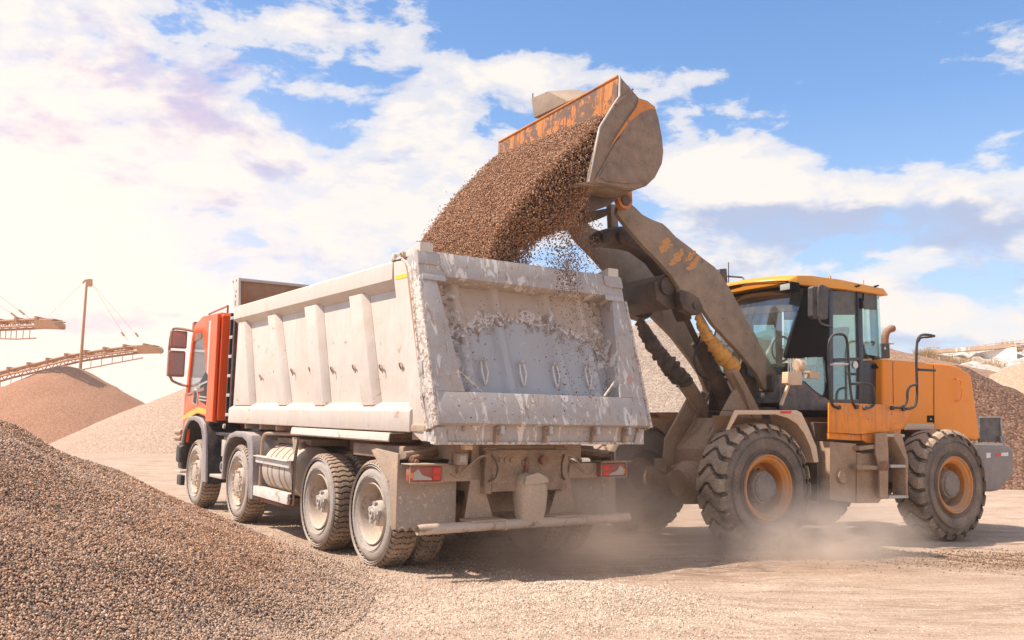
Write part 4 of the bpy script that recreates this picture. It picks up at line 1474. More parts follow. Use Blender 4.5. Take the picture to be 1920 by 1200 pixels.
    # teardrop loops low on the panel
    for vv in (.58, .13, -.28, -.70):
        mb = MB()
        pts = [G(.67, vv, -.19), G(.66, vv - .025, -.165), G(.56, vv - .035, -.16), G(.46, vv - .01, -.175), G(.44, vv, -.19), G(.46, vv + .012, -.175), G(.56, vv + .035, -.16), G(.66, vv + .025, -.165), G(.67, vv, -.19)]
        mb.tube(pts, .010, 6)
        Gt(mb, 'hook_loop', M['galv'], smooth=True)
        Gt(MB().tube([G(.64, vv, -.21), G(.70, vv, -.15), G(.67, vv - .01, -.13)], .012, 6), 'hook', M['bed_edge'], smooth=True)
    # dirt lying in the bottom of the recess
    mb = MB()
    for j in range(26):
        v_ = .9 - 1.8 * j / 25
        h = .015 + .03 * random.random()
        mb.add([G(sb, v_, -.203), G(sb, v_ - .075, -.203), G(sb, v_ - .075, -.04), G(sb, v_, -.04), G(sb + h, v_, -.203), G(sb + h, v_ - .075, -.203)], [(0, 1, 2, 3), (4, 5, 2, 3), (0, 4, 3), (1, 2, 5)])
    Gt(mb, 'dirt_line', M['bed_edge'])
    # red dab on the right beam
    Gt(slab([(.46, -1.10), (.49, -1.16), (.52, -1.15), (.55, -1.10), (.50, -1.06), (.44, -1.08)], .0, .003), 'paint_dab', plain('faded_red_dab', (0.55, 0.28, 0.22), .6))
    # rear sill under the gate, dividers and hinge hooks
    B(MB().prism([(-1.05, 1.29), (-1.25, 1.275), (-1.265, 1.44), (-1.05, 1.44)], -1.24, 1.24), 'rear_sill', M['tg_frame'], bevel=.01)
    B(MB().prism([(-1.20, 1.268), (-1.275, 1.262), (-1.275, 1.285), (-1.20, 1.285)], -1.25, 1.25), 'sill_lip', M['bed_edge'], bevel=.004)
    for vv in (.60, .04, -.55, -.96):
        B(MB().box((-1.30, vv - .014, 1.275), (-1.20, vv + .014, 1.45)), 'sill_divider', M['chassis'], bevel=.004)
        h = MB().tube([(-1.27, vv - .03, 1.45), (-1.33, vv - .035, 1.42), (-1.335, vv - .035, 1.375), (-1.29, vv - .03, 1.35)], [.02, .026, .024, .012], 8)
        B(h, 'latch_hook', M['steel'], smooth=True)
        B(MB().cyl((-1.31, vv - .085, 1.415), (-1.31, vv + .02, 1.415), .016, 10), 'hook_pin', M['chassis'], smooth=True)
    for vv in (.95, -1.16):
        B(MB().cyl((-1.28, vv, 1.44), (-1.28, vv, 1.385), .013, 8), 'drop_pin', M['chassis'], smooth=True)
    for s in (1, -1):
        B(MB().prism([(s * 1.24, 1.26), (s * 1.11, 1.262), (s * 1.15, 1.42), (s * 1.24, 1.42)], -1.285, -1.255, 'u'), 'sill_corner', M['tg_frame'], bevel=.004)

    # ---------------- rear end under the body
    A(MB().box((-.55, .30, 1.09), (.6, 1.18, 1.22)).box((-.55, -1.18, 1.09), (.6, -.30, 1.22)), 'guard_bracket', M['chassis'], bevel=.02)
    for s in (1, -1):
        # mudguard sheets behind the last wheels
        sheet = MB()
        poly = [(s * 1.31, 1.06), (s * 1.31, .62), (s * 1.31, .47)]
        n = 7
        for i in range(n):
            c = 1.31 - (i + .5) * (.62 / n)
            poly += [(s * (c + .03), .445), (s * (c + .015), .475), (s * (c - .012), .475), (s * (c - .035), .448)]
        poly += [(s * .69, .45), (s * .69, 1.06)]
        sheet.prism(poly, -.735, -.725, 'u')
        A(sheet, 'mudguard', M['mud'], label='dusty left mudguard sheet with white specks' if s > 0 else None)
        wing = MB()
        vs = [(-.10, s * 1.30, 1.17), (-.72, s * 1.315, .88), (-.72, s * 1.315, .47), (-.62, s * 1.335, .47), (-.60, s * 1.335, .90), (-.06, s * 1.325, 1.19)]
        vs = [(-.16, 1.17), (-.26, 1.19), (-.735, 1.16), (-.735, .47), (-.66, .455), (-.62, .50), (-.58, .88)]
        wing.prism(vs, s * 1.305, s * 1.33)
        A(wing, 'mudguard_wing', M['chassis_lt'], bevel=.004)
        # lamp beam
        A(MB().box((-.86, s * .36, .90), (-.80, s * 1.02, 1.055)), 'lamp_beam', M['chassis_lt'], bevel=.006)
        lamp = MB()
        c0, c1 = s * .96, s * 1.30
        lamp.box((-.93, min(c0, c1), .91), (-.84, max(c0, c1), 1.055))
        lb = A(lamp, 'tail_lamp', M['redlens'], bevel=.02, label='left tail lamp with red, orange and clear sections under a dusty hood' if s > 0 else 'right tail lamp with glowing red section')
        lens = MB().prism([(s * 1.27, .93), (s * 1.27, .99), (s * 1.22, 1.03), (s * 1.17, .97), (s * 1.08, .945), (s * 1.07, .925)], -.936, -.9305, 'u')
        lens.build('reversing_lens', M['dirtlens'], lb)
        MB().box((-.936, s * 1.265, .945), (-.9305, s * 1.292, .995)).build('indicator_lens', M['orangelens'], lb)
        MB().box((-.937, s * .985, .925), (-.9305, s * 1.06, .965)).box((-.937, s * .985, .985), (-.9305, s * 1.06, 1.035)).build('brake_lens', M['red'], lb)
        mb = MB()
        for w_ in (.905, 1.06):
            mb.tube([(-.94, s * .95, w_), (-.94, s * 1.31, w_)], .006, 6)
        for v_ in (.955, 1.305):
            mb.tube([(-.94, s * v_, .905), (-.94, s * v_, 1.06)], .006, 6)
        mb.build('lamp_guard', M['chassis_lt'], lb)
        A(MB().box((-1.0, s * .93, 1.068), (-.80, s * 1.33, 1.076)), 'lamp_hood', M['chassis_lt'], bevel=.003)
        # air/exhaust pipes above the lamps
        A(MB().tube(arc([(-.80, s * 1.22, 1.115), (-.62, s * .95, 1.14), (-.5, s * .7, 1.17), (-.4, s * .55, 1.24)]), .028, 10), 'pipe', M['pipe'], smooth=True)
        A(MB().tube(arc([(-.80, s * .80, 1.07), (-.7, s * .72, 1.15), (-.55, s * .62, 1.22)]), .022, 10), 'hose', M['chassis_lt'], smooth=True)
        A(MB().cyl((-.84, s * 1.18, 1.03 + .06), (-.70, s * 1.18, 1.09), .022, 10), 'pipe_end', M['pipe'], smooth=True)
        # bumper drop plates
        A(MB().prism([(s * .60, 1.25), (s * .52, 1.25), (s * .50, .98), (s * .34, .55), (s * .66, .55), (s * .60, .95)], -.86, -.845, 'u'), 'bumper_plate', M['chassis_lt'], bevel=.004)
        A(MB().box((-1.05, s * .30, .53), (-.83, s * .70, .548)), 'bumper_foot', M['chassis_lt'], bevel=.004)
        mb = MB().prism([(s * .50, 1.22), (s * .36, 1.22), (s * .36, 1.19), (s * .47, 1.19), (s * .47, .86), (s * .36, .86), (s * .36, .84), (s * .50, .84)], -.93, -.87, 'u')
        A(mb, 'hitch_bracket', M['chassis_lt'], bevel=.004)
        A(MB().tube(arc([(-.92, s * .72, 1.0), (-.95, s * .55, 1.16), (-.95, s * .42, 1.12), (-.93, s * .36, .92)]), .010, 8), 'brake_hose', M['chassis_lt'], smooth=True)
        A(MB().box((-.80, s * .53, 1.10), (-.2, s * .80, 1.26)), 'hinge_bracket', M['chassis_lt'], bevel=.02)
        A(MB().tube(arc([(-.70, s * 1.25, 1.145), (-.60, s * 1.0, 1.16), (-.52, s * .82, 1.20), (-.5, s * .7, 1.27)]), .034, 12), 'tipping_pipe', M['chassis_lt'], smooth=True)
        A(MB().tube(arc([(-.93, s * .88, .98), (-.96, s * .80, .93), (-.95, s * .66, .99), (-.92, s * .56, 1.10), (-.9, s * .44, 1.16)]), .009, 6), 'cable', M['chassis'], smooth=True)
        A(MB().tube(arc([(-.97, s * .44, 1.15), (-1.0, s * .38, 1.05), (-.99, s * .40, .93), (-.95, s * .46, .90)]), .009, 6), 'air_line', M['armdark'], smooth=True)
    # tube bumper, cut askew at its left end
    A(MB().tube([(-1.01, 1.25, .485), (-1.01, 1.19, .49), (-1.01, .5, .492), (-1.01, -1.27, .488)], .048, 20, cap=False).tube([(-1.01, 1.25, .485), (-1.01, -1.27, .488)], .038, 20, cap=False), 'tube_bumper', M['tubebar'], smooth=True)
    mb = MB()
    for v_ in (.31, -.70):
        mb.lathe([(-.018, .05), (-.018, .057), (.018, .057), (.018, .05)], (-1.01, v_, .49), 'v', 24)
    A(mb, 'bumper_clamp', M['tubebar'], smooth=True)
    # cross member, hitch, differential cover, cabling
    A(MB().box((-.96, -.50, 1.02), (-.88, .50, 1.20)), 'rear_crossmember', M['chassis'], bevel=.01)
    A(MB().box((-.905, -.47, 1.10), (-.86, .47, 1.235)), 'crossmember_lip', M['chassis_lt'], bevel=.008)
    A(MB().prism([(.50, .99), (.42, .56), (-.42, .56), (-.50, .99), (-.34, 1.02), (.34, 1.02)], -.58, -.50, 'u'), 'spare_guard', M['chassis'], bevel=.01)
    A(MB().cyl((-1.02, -.16, 1.10), (-.90, -.16, 1.10), .045, 16).bar((-.98, .02, 1.12), (-.98, .06, .92), .03, .04), 'tow_jaw', M['pipe'], smooth=True)
    mb = MB()
    for v_ in (.33, .27, .20, .06, -.02):
        mb.cyl((-.975, v_, 1.07 + .03 * (v_ > .1)), (-.90, v_, 1.07 + .03 * (v_ > .1)), .022, 12)
    A(mb, 'air_coupling', M['chassis'], smooth=True)
    # work lamps
    wl = A(MB().box((-.96, .70, 1.06), (-.88, .82, 1.17)), 'work_lamp', M['chassis_lt'], bevel=.014)
    MB().box((-.966, .725, 1.085), (-.958, .795, 1.15)).build('lens', M['lampglass'], wl)
    MB().bar((-.90, .76, 1.06), (-.88, .76, .98), .03, .05).build('stem', M['chassis'], wl)
    wl = A(MB().box((-1.10, .735, 1.205), (-1.02, .825, 1.262)), 'marker_lamp', M['lampwarm'], bevel=.014)
    # canister hanging in the middle
    rings = []
    for w_, hv, hu, cu in ((.50, .135, .08, 0), (.62, .155, .10, 0), (.78, .168, .11, 0), (.87, .16, .105, 0), (.92, .14, .09, .0), (.96, .08, .06, .01)):
        ring = []
        for k in range(16):
            a = 2 * PI * k / 16
            ca, sa = math.cos(a), math.sin(a)
            e = .5
            ring.append((-.97 + cu + hu * abs(ca) ** e * (1 if ca > 0 else -1), -.02 + hv * abs(sa) ** e * (1 if sa > 0 else -1) * rnd(1, .02), w_ + (.025 * sa if w_ > .85 else 0)))
        rings.append(ring)
    can = A(MB().loft(rings), 'canister', M['bag'], smooth=True, auto=50, label='tan plastic canister hung behind the rear axle')
    MB().prism([(.13, .865), (-.165, .885), (-.15, .93), (-.03, .985), (.11, .95)], -1.088, -1.072, 'u').build('flap', M['bag'], can, bevel=.005)
    # air tank in front of it / wheel chock
    A(MB().cyl((-.55, .1, .80), (-.15, .1, .80), .13, 20), 'air_tank', M['chassis'], smooth=True)

    # ---------------- left side: fuel tank, guards, fenders
    for s in (1,):
        tk = MB().lathe([(0, 0), (0, .22), (.03, .30), (.06, .315), (1.02, .315), (1.05, .30), (1.08, .22), (1.08, 0)], (2.22, .93, .80), 'u', 40)
        tko = A(tk, 'fuel_tank', M['tank'], smooth=True, auto=40)
        mb = MB()
        for uu in (2.42, 2.60, 2.86, 3.02):
            mb.lathe([(0, .314), (0, .322), (.03, .322), (.03, .314)], (uu, .93, .80), 'u', 40)
        mb.build('tank_band', M['chassis_lt'], tko, smooth=True)
        A(MB().cyl((2.35, 1.05, 1.08), (2.35, 1.08, 1.16), .05, 14), 'tank_cap', M['chassis'], smooth=True)
        A(MB().bar((3.42, 1.26, .915), (2.20, 1.26, .90), .03, .095).bar((3.42, 1.26, .952), (2.20, 1.26, .94), .10, .012), 'guard_plank', M['galv'], bevel=.004)
        A(MB().bar((3.46, 1.26, .50), (2.20, 1.26, .485), .03, .12).bar((3.46, 1.22, .555), (2.20, 1.22, .545), .10, .012), 'guard_plank', M['galv'], bevel=.004)
        A(MB().box((2.55, .75, .36), (3.38, 1.2, .46)), 'tank_tray', M['pipe'], bevel=.01)
        A(MB().tube(arc([(3.36, 1.22, .45), (3.36, 1.22, 1.1), (3.30, 1.22, 1.235), (3.15, 1.20, 1.25), (2.6, .95, 1.25)]), .022, 8), 'guard_hoop', M['chassis_lt'], smooth=True)
        A(MB().prism([(2.22, 1.22), (2.06, 1.22), (2.16, .96), (2.18, .42), (2.14, .42), (2.13, .96)], 1.21, 1.24), 'rear_guard_post', M['chassis_lt'], bevel=.004)
        A(MB().box((2.24, .5, 1.12), (3.4, 1.0, 1.19)), 'tank_shelf', M['chassis'], bevel=.01)
    # fenders of the two steering axles
    for ua, outer, inner in ((4.242, None, None), (6.392, None, None)):
        for s in (1, -1):
            rings_o, pts = [], []
            if ua < 5:
                path = [(4.86, .56), (4.85, .85), (4.76, 1.06), (4.58, 1.20), (4.3, 1.25), (3.85, 1.25), (3.66, 1.21), (3.56, 1.08), (3.50, .85), (3.46, .38)]
                w_in = [(4.80, .56), (4.79, .84), (4.71, 1.02), (4.56, 1.14), (4.3, 1.175), (3.98, 1.17), (3.80, 1.12), (3.72, 1.0), (3.67, .82), (3.62, .38)]
            else:
                path = [(7.18, .98), (7.10, 1.20), (6.95, 1.35), (6.75, 1.43), (6.45, 1.44), (6.1, 1.41), (5.88, 1.32), (5.76, 1.15), (5.70, .9), (5.62, .45)]
                w_in = [(7.12, .98), (7.04, 1.16), (6.90, 1.29), (6.72, 1.36), (6.45, 1.37), (6.2, 1.33), (6.02, 1.24), (5.93, 1.1), (5.88, .88), (5.80, .45)]
            mb = MB()
            mb.prism(path + w_in[::-1], s * 1.245, s * 1.285)
            o = A(mb, 'fender', M['fender_plastic'], bevel=.012)
            mb = MB()
            for (a, b) in zip(path[:-1], path[1:]):
                pass
            n = len(path)
            inset = [(p[0] * .985 + ua * .015, p[1] - .012) for p in path]
            vs = [(p[0], s * 1.25, p[1] - .003) for p in path] + [(p[0], s * .72, p[1] - .003) for p in path] + [(p[0], s * 1.25, p[1]) for p in inset] + [(p[0], s * .72, p[1]) for p in inset]
            fs = []
            for i in range(n - 1):
                fs += [(i, i + 1, n + i + 1, n + i), (2 * n + i, 3 * n + i, 3 * n + i + 1, 2 * n + i + 1)]
            mb.add(vs, fs)
            mb.build('fender_liner', M['fender_plastic'] if ua < 5 else M['black'], o, smooth=True)
    # gear between the steering axles
    A(MB().box((4.95, .75, .75), (5.45, 1.1, 1.15)), 'battery_case', M['steel'], bevel=.02)
    A(MB().box((5.0, 1.1, .95), (5.12, 1.15, 1.2)).box((5.2, 1.1, .85), (5.4, 1.14, 1.1)), 'valve_block', M['tank'], bevel=.01)
    A(MB().box((4.9, .9, 1.16), (5.6, 1.18, 1.20)), 'catwalk_plate', M['black'], bevel=.005)
    A(MB().box((4.92, 1.05, .545), (5.52, 1.26, .585)), 'step', M['steel'], bevel=.006)
    A(MB().lathe([(-.02, .05), (-.02, .075), (.02, .075), (.02, .05)], (5.35, 1.12, .70), 'v', 16).cyl((5.3, 1.13, 1.30), (5.3, 1.16, 1.30), .035, 12), 'cap_ring', M['steel'], smooth=True)
    A(MB().box((4.9, .5, .7), (5.7, .74, 1.3)), 'cooler', M['grill'], bevel=.01)

    # ---------------- ladder on the front wall of the body
    lad = MB()
    for v_ in (1.13, 1.22):
        pass
    lad.box((4.86, 1.16, 1.40), (4.92, 1.20, 2.98)).box((5.06, 1.16, 1.40), (5.10, 1.20, 2.98)).box((4.80, .98, 1.40), (4.84, 1.15, 2.98))
    lo = A(lad, 'ladder', M['black'], bevel=.006)
    for i in range(6):
        w_ = 1.45 + i * .285
        MB().box((4.915, 1.15, w_), (5.065, 1.21, w_ + .045)).build('rung', M['steel'], lo, bevel=.005)

    # ---------------- cab
    cab = empty('cab', Matrix.Identity(4), root)
    Cb = lambda mb, name, mat, **k: mb.build(name, mat, cab, **k)
    W2 = 1.22
    red = M['cabred']
    prof = [(5.60, 1.38), (5.60, 2.96), (5.75, 3.03), (6.6, 3.03), (7.02, 2.93), (7.13, 2.74), (7.34, 1.75), (7.36, 1.0), (7.10, 1.0), (7.06, 1.22), (6.94, 1.37), (6.74, 1.46), (6.45, 1.475), (6.1, 1.44), (5.86, 1.36)]
    # shell with a window opening: three bands on each side plus roof, floor, front and rear
    for s in (1, -1):
        lower = [(5.60, 1.38), (5.60, 1.95), (6.10, 1.92), (6.25, 1.86), (7.16, 1.80), (7.325, 1.80), (7.34, 1.75), (7.36, 1.0), (7.10, 1.0), (7.06, 1.22), (6.94, 1.37), (6.74, 1.46), (6.45, 1.475), (6.1, 1.44), (5.86, 1.36)]
        Cb(MB().prism(lower, s * (W2 - .05), s * W2), 'door_panel', red, bevel=.012)
        upper = [(5.60, 1.951), (5.60, 2.96), (5.75, 3.03), (6.6, 3.03), (7.02, 2.93), (7.13, 2.74), (7.325, 1.801), (7.20, 1.801), (7.045, 2.70), (6.95, 2.80), (6.55, 2.80), (6.42, 2.70), (6.24, 2.30), (6.20, 1.90), (6.10, 1.921)]
        Cb(MB().prism(upper, s * (W2 - .055), s * (W2 - .005)), 'window_surround', red, bevel=.01)
        Cb(MB().prism([(7.21, 1.80), (7.05, 2.71), (6.95, 2.81), (6.55, 2.81), (6.41, 2.71), (6.23, 2.3), (6.19, 1.88), (6.3, 1.84)], s * (W2 - .036), s * (W2 - .026)), 'side_window', M['glass_truck'])
        Cb(MB().prism([(6.56, 2.80), (6.56, 2.70), (7.03, 2.66), (6.95, 2.80)], s * (W2 - .02), s * (W2 - .01)), 'window_visor', M['truck_mirror'])
        Cb(MB().prism([(5.98, 1.60), (5.98, 2.06), (6.15, 2.14), (6.42, 2.00), (6.44, 1.68)], s * W2, s * (W2 + .006)), 'side_grille', M['grill'], bevel=.002)
        for k in range(2):
            Cb(MB().bar((6.0, s * (W2 + .012), 1.68 + k * .05), (6.43, s * (W2 + .012), 1.70 + k * .05), .012, .02), 'grille_bar', M['steel'])
        Cb(MB().bar((6.0, s * (W2 + .012), 1.98), (6.42, s * (W2 + .012), 1.93), .012, .03), 'grille_bar', M['steel'])
        Cb(MB().prism([(6.54, 1.60), (6.50, 1.84), (6.74, 1.90), (6.80, 1.64)], s * W2, s * (W2 + .012)), 'door_handle_recess', M['steel'], bevel=.004)
        Cb(MB().prism([(6.58, 1.63), (6.55, 1.80), (6.71, 1.85), (6.75, 1.66)], s * (W2 + .0125), s * (W2 + .018)), 'door_handle', M['grill'], bevel=.003)
        Cb(MB().prism([(5.90, 1.46), (5.90, 1.54), (6.50, 1.58), (7.02, 1.50), (7.35, 1.43), (7.35, 1.36), (7.0, 1.41), (6.50, 1.49)], s * (W2 + .0005), s * (W2 + .004)), 'stripe', M['cabyellow'])
        Cb(MB().prism([(6.16, 1.84), (6.24, 1.83), (7.2, 1.77), (7.2, 1.80), (6.2, 1.89)], s * W2, s * (W2 + .015)), 'waist_moulding', M['truck_mirror'], bevel=.003)
        # fluted air deflector
        fl = MB()
        for k in range(3):
            u0 = 5.92 - k * .15
            fl.prism([(u0, 1.36), (u0, 3.0), (u0 - .13, 3.0), (u0 - .13, 1.36)], s * (W2 + .005), s * (W2 + .035 + .01 * k))
        Cb(fl, 'air_deflector', red, bevel=.02, seg=3)
        # mirrors
        arm = MB().tube(arc([(7.05, s * 1.2, 2.84), (7.35, s * 1.38, 2.90), (7.40, s * 1.5, 2.88), (7.40, s * 1.5, 2.05), (7.30, s * 1.32, 1.95), (7.2, s * 1.22, 1.93)]), .022, 8)
        Cb(arm, 'mirror_arm', M['truck_mirror'], smooth=True)
        m1 = Cb(MB().box((7.34, s * 1.23, 2.56), (7.44, s * 1.50, 2.86)), 'upper_mirror', M['truck_mirror'], bevel=.03, seg=3)
        MB().box((7.334, s * 1.26, 2.59), (7.339, s * 1.47, 2.83)).build('mirror_glass', plain('mirror_face', (.42, .30, .26), .12, .3), m1)
        m1 = Cb(MB().box((7.34, s * 1.24, 2.08), (7.44, s * 1.52, 2.52)), 'lower_mirror', M['truck_mirror'], bevel=.035, seg=3)
        MB().box((7.334, s * 1.27, 2.12), (7.339, s * 1.49, 2.48)).build('mirror_glass', plain('mirror_face', (.42, .30, .26), .12, .3), m1)
    # rear wall: vertical pressed flutes
    fl = MB().box((5.50, -W2 + .03, 1.38), (5.56, W2 - .03, 3.0))
    for k in range(12):
        v_ = 1.14 - k * .205
        fl.prism([(v_ + .07, 1.40), (v_ + .07, 2.98), (v_ - .07, 2.98), (v_ - .07, 1.40)], 5.455, 5.51, 'u')
    Cb(fl, 'rear_wall', red, bevel=.02, seg=3)
    Cb(MB().prism([(5.56, 2.96), (5.60, 3.035), (6.6, 3.055), (7.05, 2.94), (7.0, 2.9), (6.6, 2.99), (5.6, 2.96)], -W2 + .02, W2 - .02), 'roof', red, bevel=.02)
    Cb(MB().prism([(7.0, 2.93), (7.13, 2.75), (7.33, 1.82), (7.30, 1.82), (7.10, 2.74), (6.98, 2.91)], -W2 + .06, W2 - .06), 'windscreen', M['glass_truck'])
    Cb(MB().prism([(7.30, 1.82), (7.36, 1.80), (7.39, 1.0), (7.33, 1.0)], -W2, W2), 'front_panel', red, bevel=.02)
    Cb(MB().box((5.6, -W2 + .06, 1.34), (7.2, W2 - .06, 1.46)), 'floor', M['black'])
    # interior
    for s in (.6, -.6):
        Cb(MB().box((5.9, s - .26, 1.46), (6.4, s + .26, 1.85)).prism([(5.85, 1.85), (5.78, 2.55), (5.92, 2.57), (6.02, 1.85)], s - .25, s + .25), 'seat', M['seat'], bevel=.05, seg=3)
    Cb(MB().lathe([(-.012, .19), (0, .205), (.012, .19), (0, .175)], (6.85, .6, 2.0), 'u', 28, closed_prof=True).box((6.9, -1.1, 1.46), (7.28, 1.1, 1.9)), 'dashboard', M['seat'], smooth=True)
    # bumper, corner lamps, steps
    Cb(MB().box((7.22, -1.24, .55), (7.48, 1.24, 1.0)), 'bumper', M['black'], bevel=.05, seg=3)
    for s in (1, -1):
        Cb(MB().box((7.15, s * 1.15, .66), (7.40, s * 1.30, .95)), 'bumper_corner', M['black'], bevel=.05, seg=3)
        Cb(MB().cyl((7.30, s * 1.24, 1.16), (7.42, s * 1.30, 1.16), .045, 14).cyl((7.30, s * 1.24, 1.06), (7.42, s * 1.30, 1.06), .045, 14), 'corner_lamp', M['chassis_lt'], smooth=True)
        Cb(MB().box((7.10, s * 1.20, .30), (7.35, s * 1.27, .46)), 'mud_flap', M['black'], bevel=.01)
        Cb(MB().box((7.1, s * 1.18, .50), (7.5, s * 1.29, .53)), 'lower_step', M['steel'], bevel=.005)
        Cb(MB().box((7.16, s * 1.221, .98), (7.2, s * 1.25, 1.04)), 'side_marker', M['orangelens'])
    # roof rail and horn
    Cb(MB().tube([(6.75, 1.05, 3.0), (6.75, 1.05, 3.12), (5.75, 1.05, 3.16), (5.75, 1.05, 3.0)], .016, 8), 'roof_rail', M['truck_mirror'], smooth=True)
    Cb(MB().box((7.02, 1.02, 2.86), (7.14, 1.22, 3.0)), 'marker_lamp', M['truck_mirror'], bevel=.02)
    # white gloss highlight behind the door, painted on as a pale vertical strip
    Cb(MB().box((5.95, W2 - .004, 1.95), (6.12, W2 + .002, 2.94)), 'pillar_highlight', dusty('highlight_strip', (.72, .55, .48), .35, .1, DUST, 3, bump=0), bevel=.001)
    return root


dump_truck()


# ================================================================== wheel loader
def loader():
    root = empty('wheel_loader', LD.m, size=1)
    tag(root, 'orange articulated wheel loader with raised brown bucket pouring gravel', 'wheel loader')
    A = lambda mb, name, mat, **k: mb.build(name, mat, root, **k)
    SD = LD.side
    CV = -1.30                                     # centre line

    def wheel(u, v, out, w, label=None):
        Rr = .735
        wr = empty('wheel', Matrix.Translation((u, v, w)), root)
        mb = MB()
        tyre_mesh(mb, (0, 0, 0), Rr, .47, .375, out, loader_tread, n=462, side_n=1, crown=.02, shoulder=.06)
        mb.build('tyre', [M['rubber_l'], M['rubber_ls'], M['groove_l']], wr, smooth=True, auto=28)
        mb = MB()
        for rr in (.40, .425, .56, .575):
            mb.lathe([(-out * .012, rr - .006), (out * .002, rr), (-out * .012, rr + .006)], (0, 0, 0), n=72)
        mb.build('sidewall_rib', M['rubber_ls'], wr, smooth=True)
        I = lambda x: -out * x
        MB().lathe([(I(.05), .385), (I(.02), .382), (I(.005), .370), (I(.01), .355), (I(.03), .345), (I(.035), .320), (I(.06), .300), (I(.075), .285), (I(.24), .275), (I(.26), .25), (I(.26), .0)], (0, 0, 0), n=72).build('rim', M['l_rim'], wr, smooth=True, auto=35)
        MB().lathe([(I(.26), .19), (I(.10), .185), (I(.085), .178), (I(.08), .16), (I(.055), .155), (I(.05), .14), (I(.05), 0)], (0, 0, 0), n=48).build('hub', M['l_hub'], wr, smooth=True, auto=35)
        mb = MB()
        for i in range(8):
            a = 2 * PI * i / 8 + .2
            mb.cyl((.135 * math.cos(a), I(.052), .135 * math.sin(a)), (.135 * math.cos(a), I(.042), .135 * math.sin(a)), .010, 8)
        for i in range(16):
            a = 2 * PI * i / 16
            mb.cyl((.215 * math.cos(a), I(.26), .215 * math.sin(a)), (.215 * math.cos(a), I(.235), .215 * math.sin(a)), .014, 6)
        mb.build('hub_bolts', M['l_hub'], wr, smooth=True)
    for u in (0.0, -3.412):
        wheel(u, 0.0, 1, .73)
        wheel(u, -2.62, -1, .73)
    for u in (0.0, -3.412):
        mb = MB().tube([(u, -.2, .73), (u, -.55, .73), (u, -.95, .74), (u, -1.65, .74), (u, -2.05, .73), (u, -2.4, .73)], [.17, .17, .12, .12, .17, .17], 20)
        mb.lathe([(-.26, 0), (-.25, .16), (-.12, .27), (.12, .27), (.25, .16), (.26, 0)], (u, CV, .72), 'u', 24)
        mb.box((u - .13, -.95, .86), (u + .13, -.72, 1.0)).box((u - .13, -1.9, .86), (u + .13, -1.67, 1.0))
        A(mb, 'axle', M['frame_l'], smooth=True)

    # ---- boom arms: outline traced on the planes of the two arms
    near_out = [(1181, 380), (1192, 389), (1205, 402), (1222, 411), (1243, 419), (1254, 429), (1268, 444), (1295, 464), (1317, 483), (1340, 500), (1352, 514), (1373, 548), (1408, 613), (1440, 672), (1456, 700),
                (1462, 722), (1450, 738), (1432, 728), (1421, 703), (1390, 664), (1339, 609), (1320, 582), (1313, 566), (1300, 572), (1284, 576), (1276, 560), (1274, 540), (1262, 520), (1245, 500), (1232, 486), (1207, 461), (1181, 431), (1166, 412), (1157, 399), (1160, 386), (1170, 378)]
    va = -.78
    poly = SD(near_out, va)
    arm = A(MB().prism(poly, va - .075, va), 'boom_arm', M['arm'], bevel=.012, label='near boom arm with patches of orange paint left on its scoured side')
    # worn paint patches on the near arm
    patches = []
    for (x0, y0, w_, h_) in ((1240, 452, 15, 6), (1234, 463, 20, 6), (1237, 470, 10, 5), (1262, 478, 15, 7), (1256, 488, 16, 6), (1253, 494, 12, 4), (1288, 476, 12, 6), (1283, 485, 14, 5), (1292, 494, 12, 6), (1285, 502, 15, 5), (1300, 486, 9, 6), (1272, 470, 6, 4)):
        w_, h_ = w_ * 1.35, h_ * 1.3
        patches.append([(x0, y0), (x0 + w_ * .6, y0 - h_ * .9), (x0 + w_, y0 - h_ * .7), (x0 + w_ * .95, y0 + h_ * .1), (x0 + w_ * .45, y0 + h_ * .7), (x0 + w_ * .1, y0 + h_ * .8)])
    for i, q in enumerate(patches):
        MB().prism(SD(q, va), va + .0005, va + .002 + .0004 * i).build('paint_patch', M['arm_or'], arm)
    far_out = [(1085, 402), (1098, 414), (1111, 427), (1137, 437), (1155, 448), (1174, 464), (1200, 482), (1226, 505), (1252, 540), (1276, 580), (1300, 625), (1325, 672), (1345, 720),
               (1330, 742), (1312, 700), (1295, 675), (1262, 632), (1243, 613), (1220, 590), (1206, 604), (1188, 598), (1180, 580), (1174, 558), (1157, 535), (1144, 518), (1115, 485), (1095, 464), (1078, 446), (1070, 425), (1074, 406)]
    vf = -1.83
    poly = SD(far_out, vf)
    A(MB().prism(poly, vf - .075, vf), 'boom_arm', M['arm'], bevel=.012)
    # cross tube and web plate between the arms
    c0 = LD.at(1245, 545, 'v', va - .1)
    cu, cw = c0[0], c0[2]
    A(MB().tube([(cu - .05, va - .08, cw + .06), (cu - .05, -1.3, cw + .06), (cu - .05, vf + .01, cw + .06)], .11, 24), 'cross_tube', M['armdark'], smooth=True)
    A(MB().prism([(cu + .13, cw + .10), (cu - .06, cw + .22), (cu - .34, cw + .08), (cu - .36, cw - .16), (cu - .1, cw - .22), (cu + .1, cw - .12)], va - .12, vf + .04), 'cross_box', M['armdark'], bevel=.02)
    # lugs that carry the lift cylinders
    lug = SD([(1276, 543), (1292, 547), (1310, 558), (1318, 574), (1311, 590), (1298, 590), (1282, 580), (1275, 562)], va + .01)
    A(MB().prism(lug, va - .10, va + .012), 'cylinder_lug', M['armdark'], bevel=.012)
    q = LD.at(1303, 573, 'v', va)
    A(MB().cyl((q[0], va - .3, q[2]), (q[0], va + .03, q[2]), .045, 18), 'pivot_pin', M['armdark'], smooth=True)
    lug = SD([(1176, 566), (1192, 566), (1206, 574), (1210, 590), (1200, 600), (1184, 596), (1178, 580)], vf + .02)
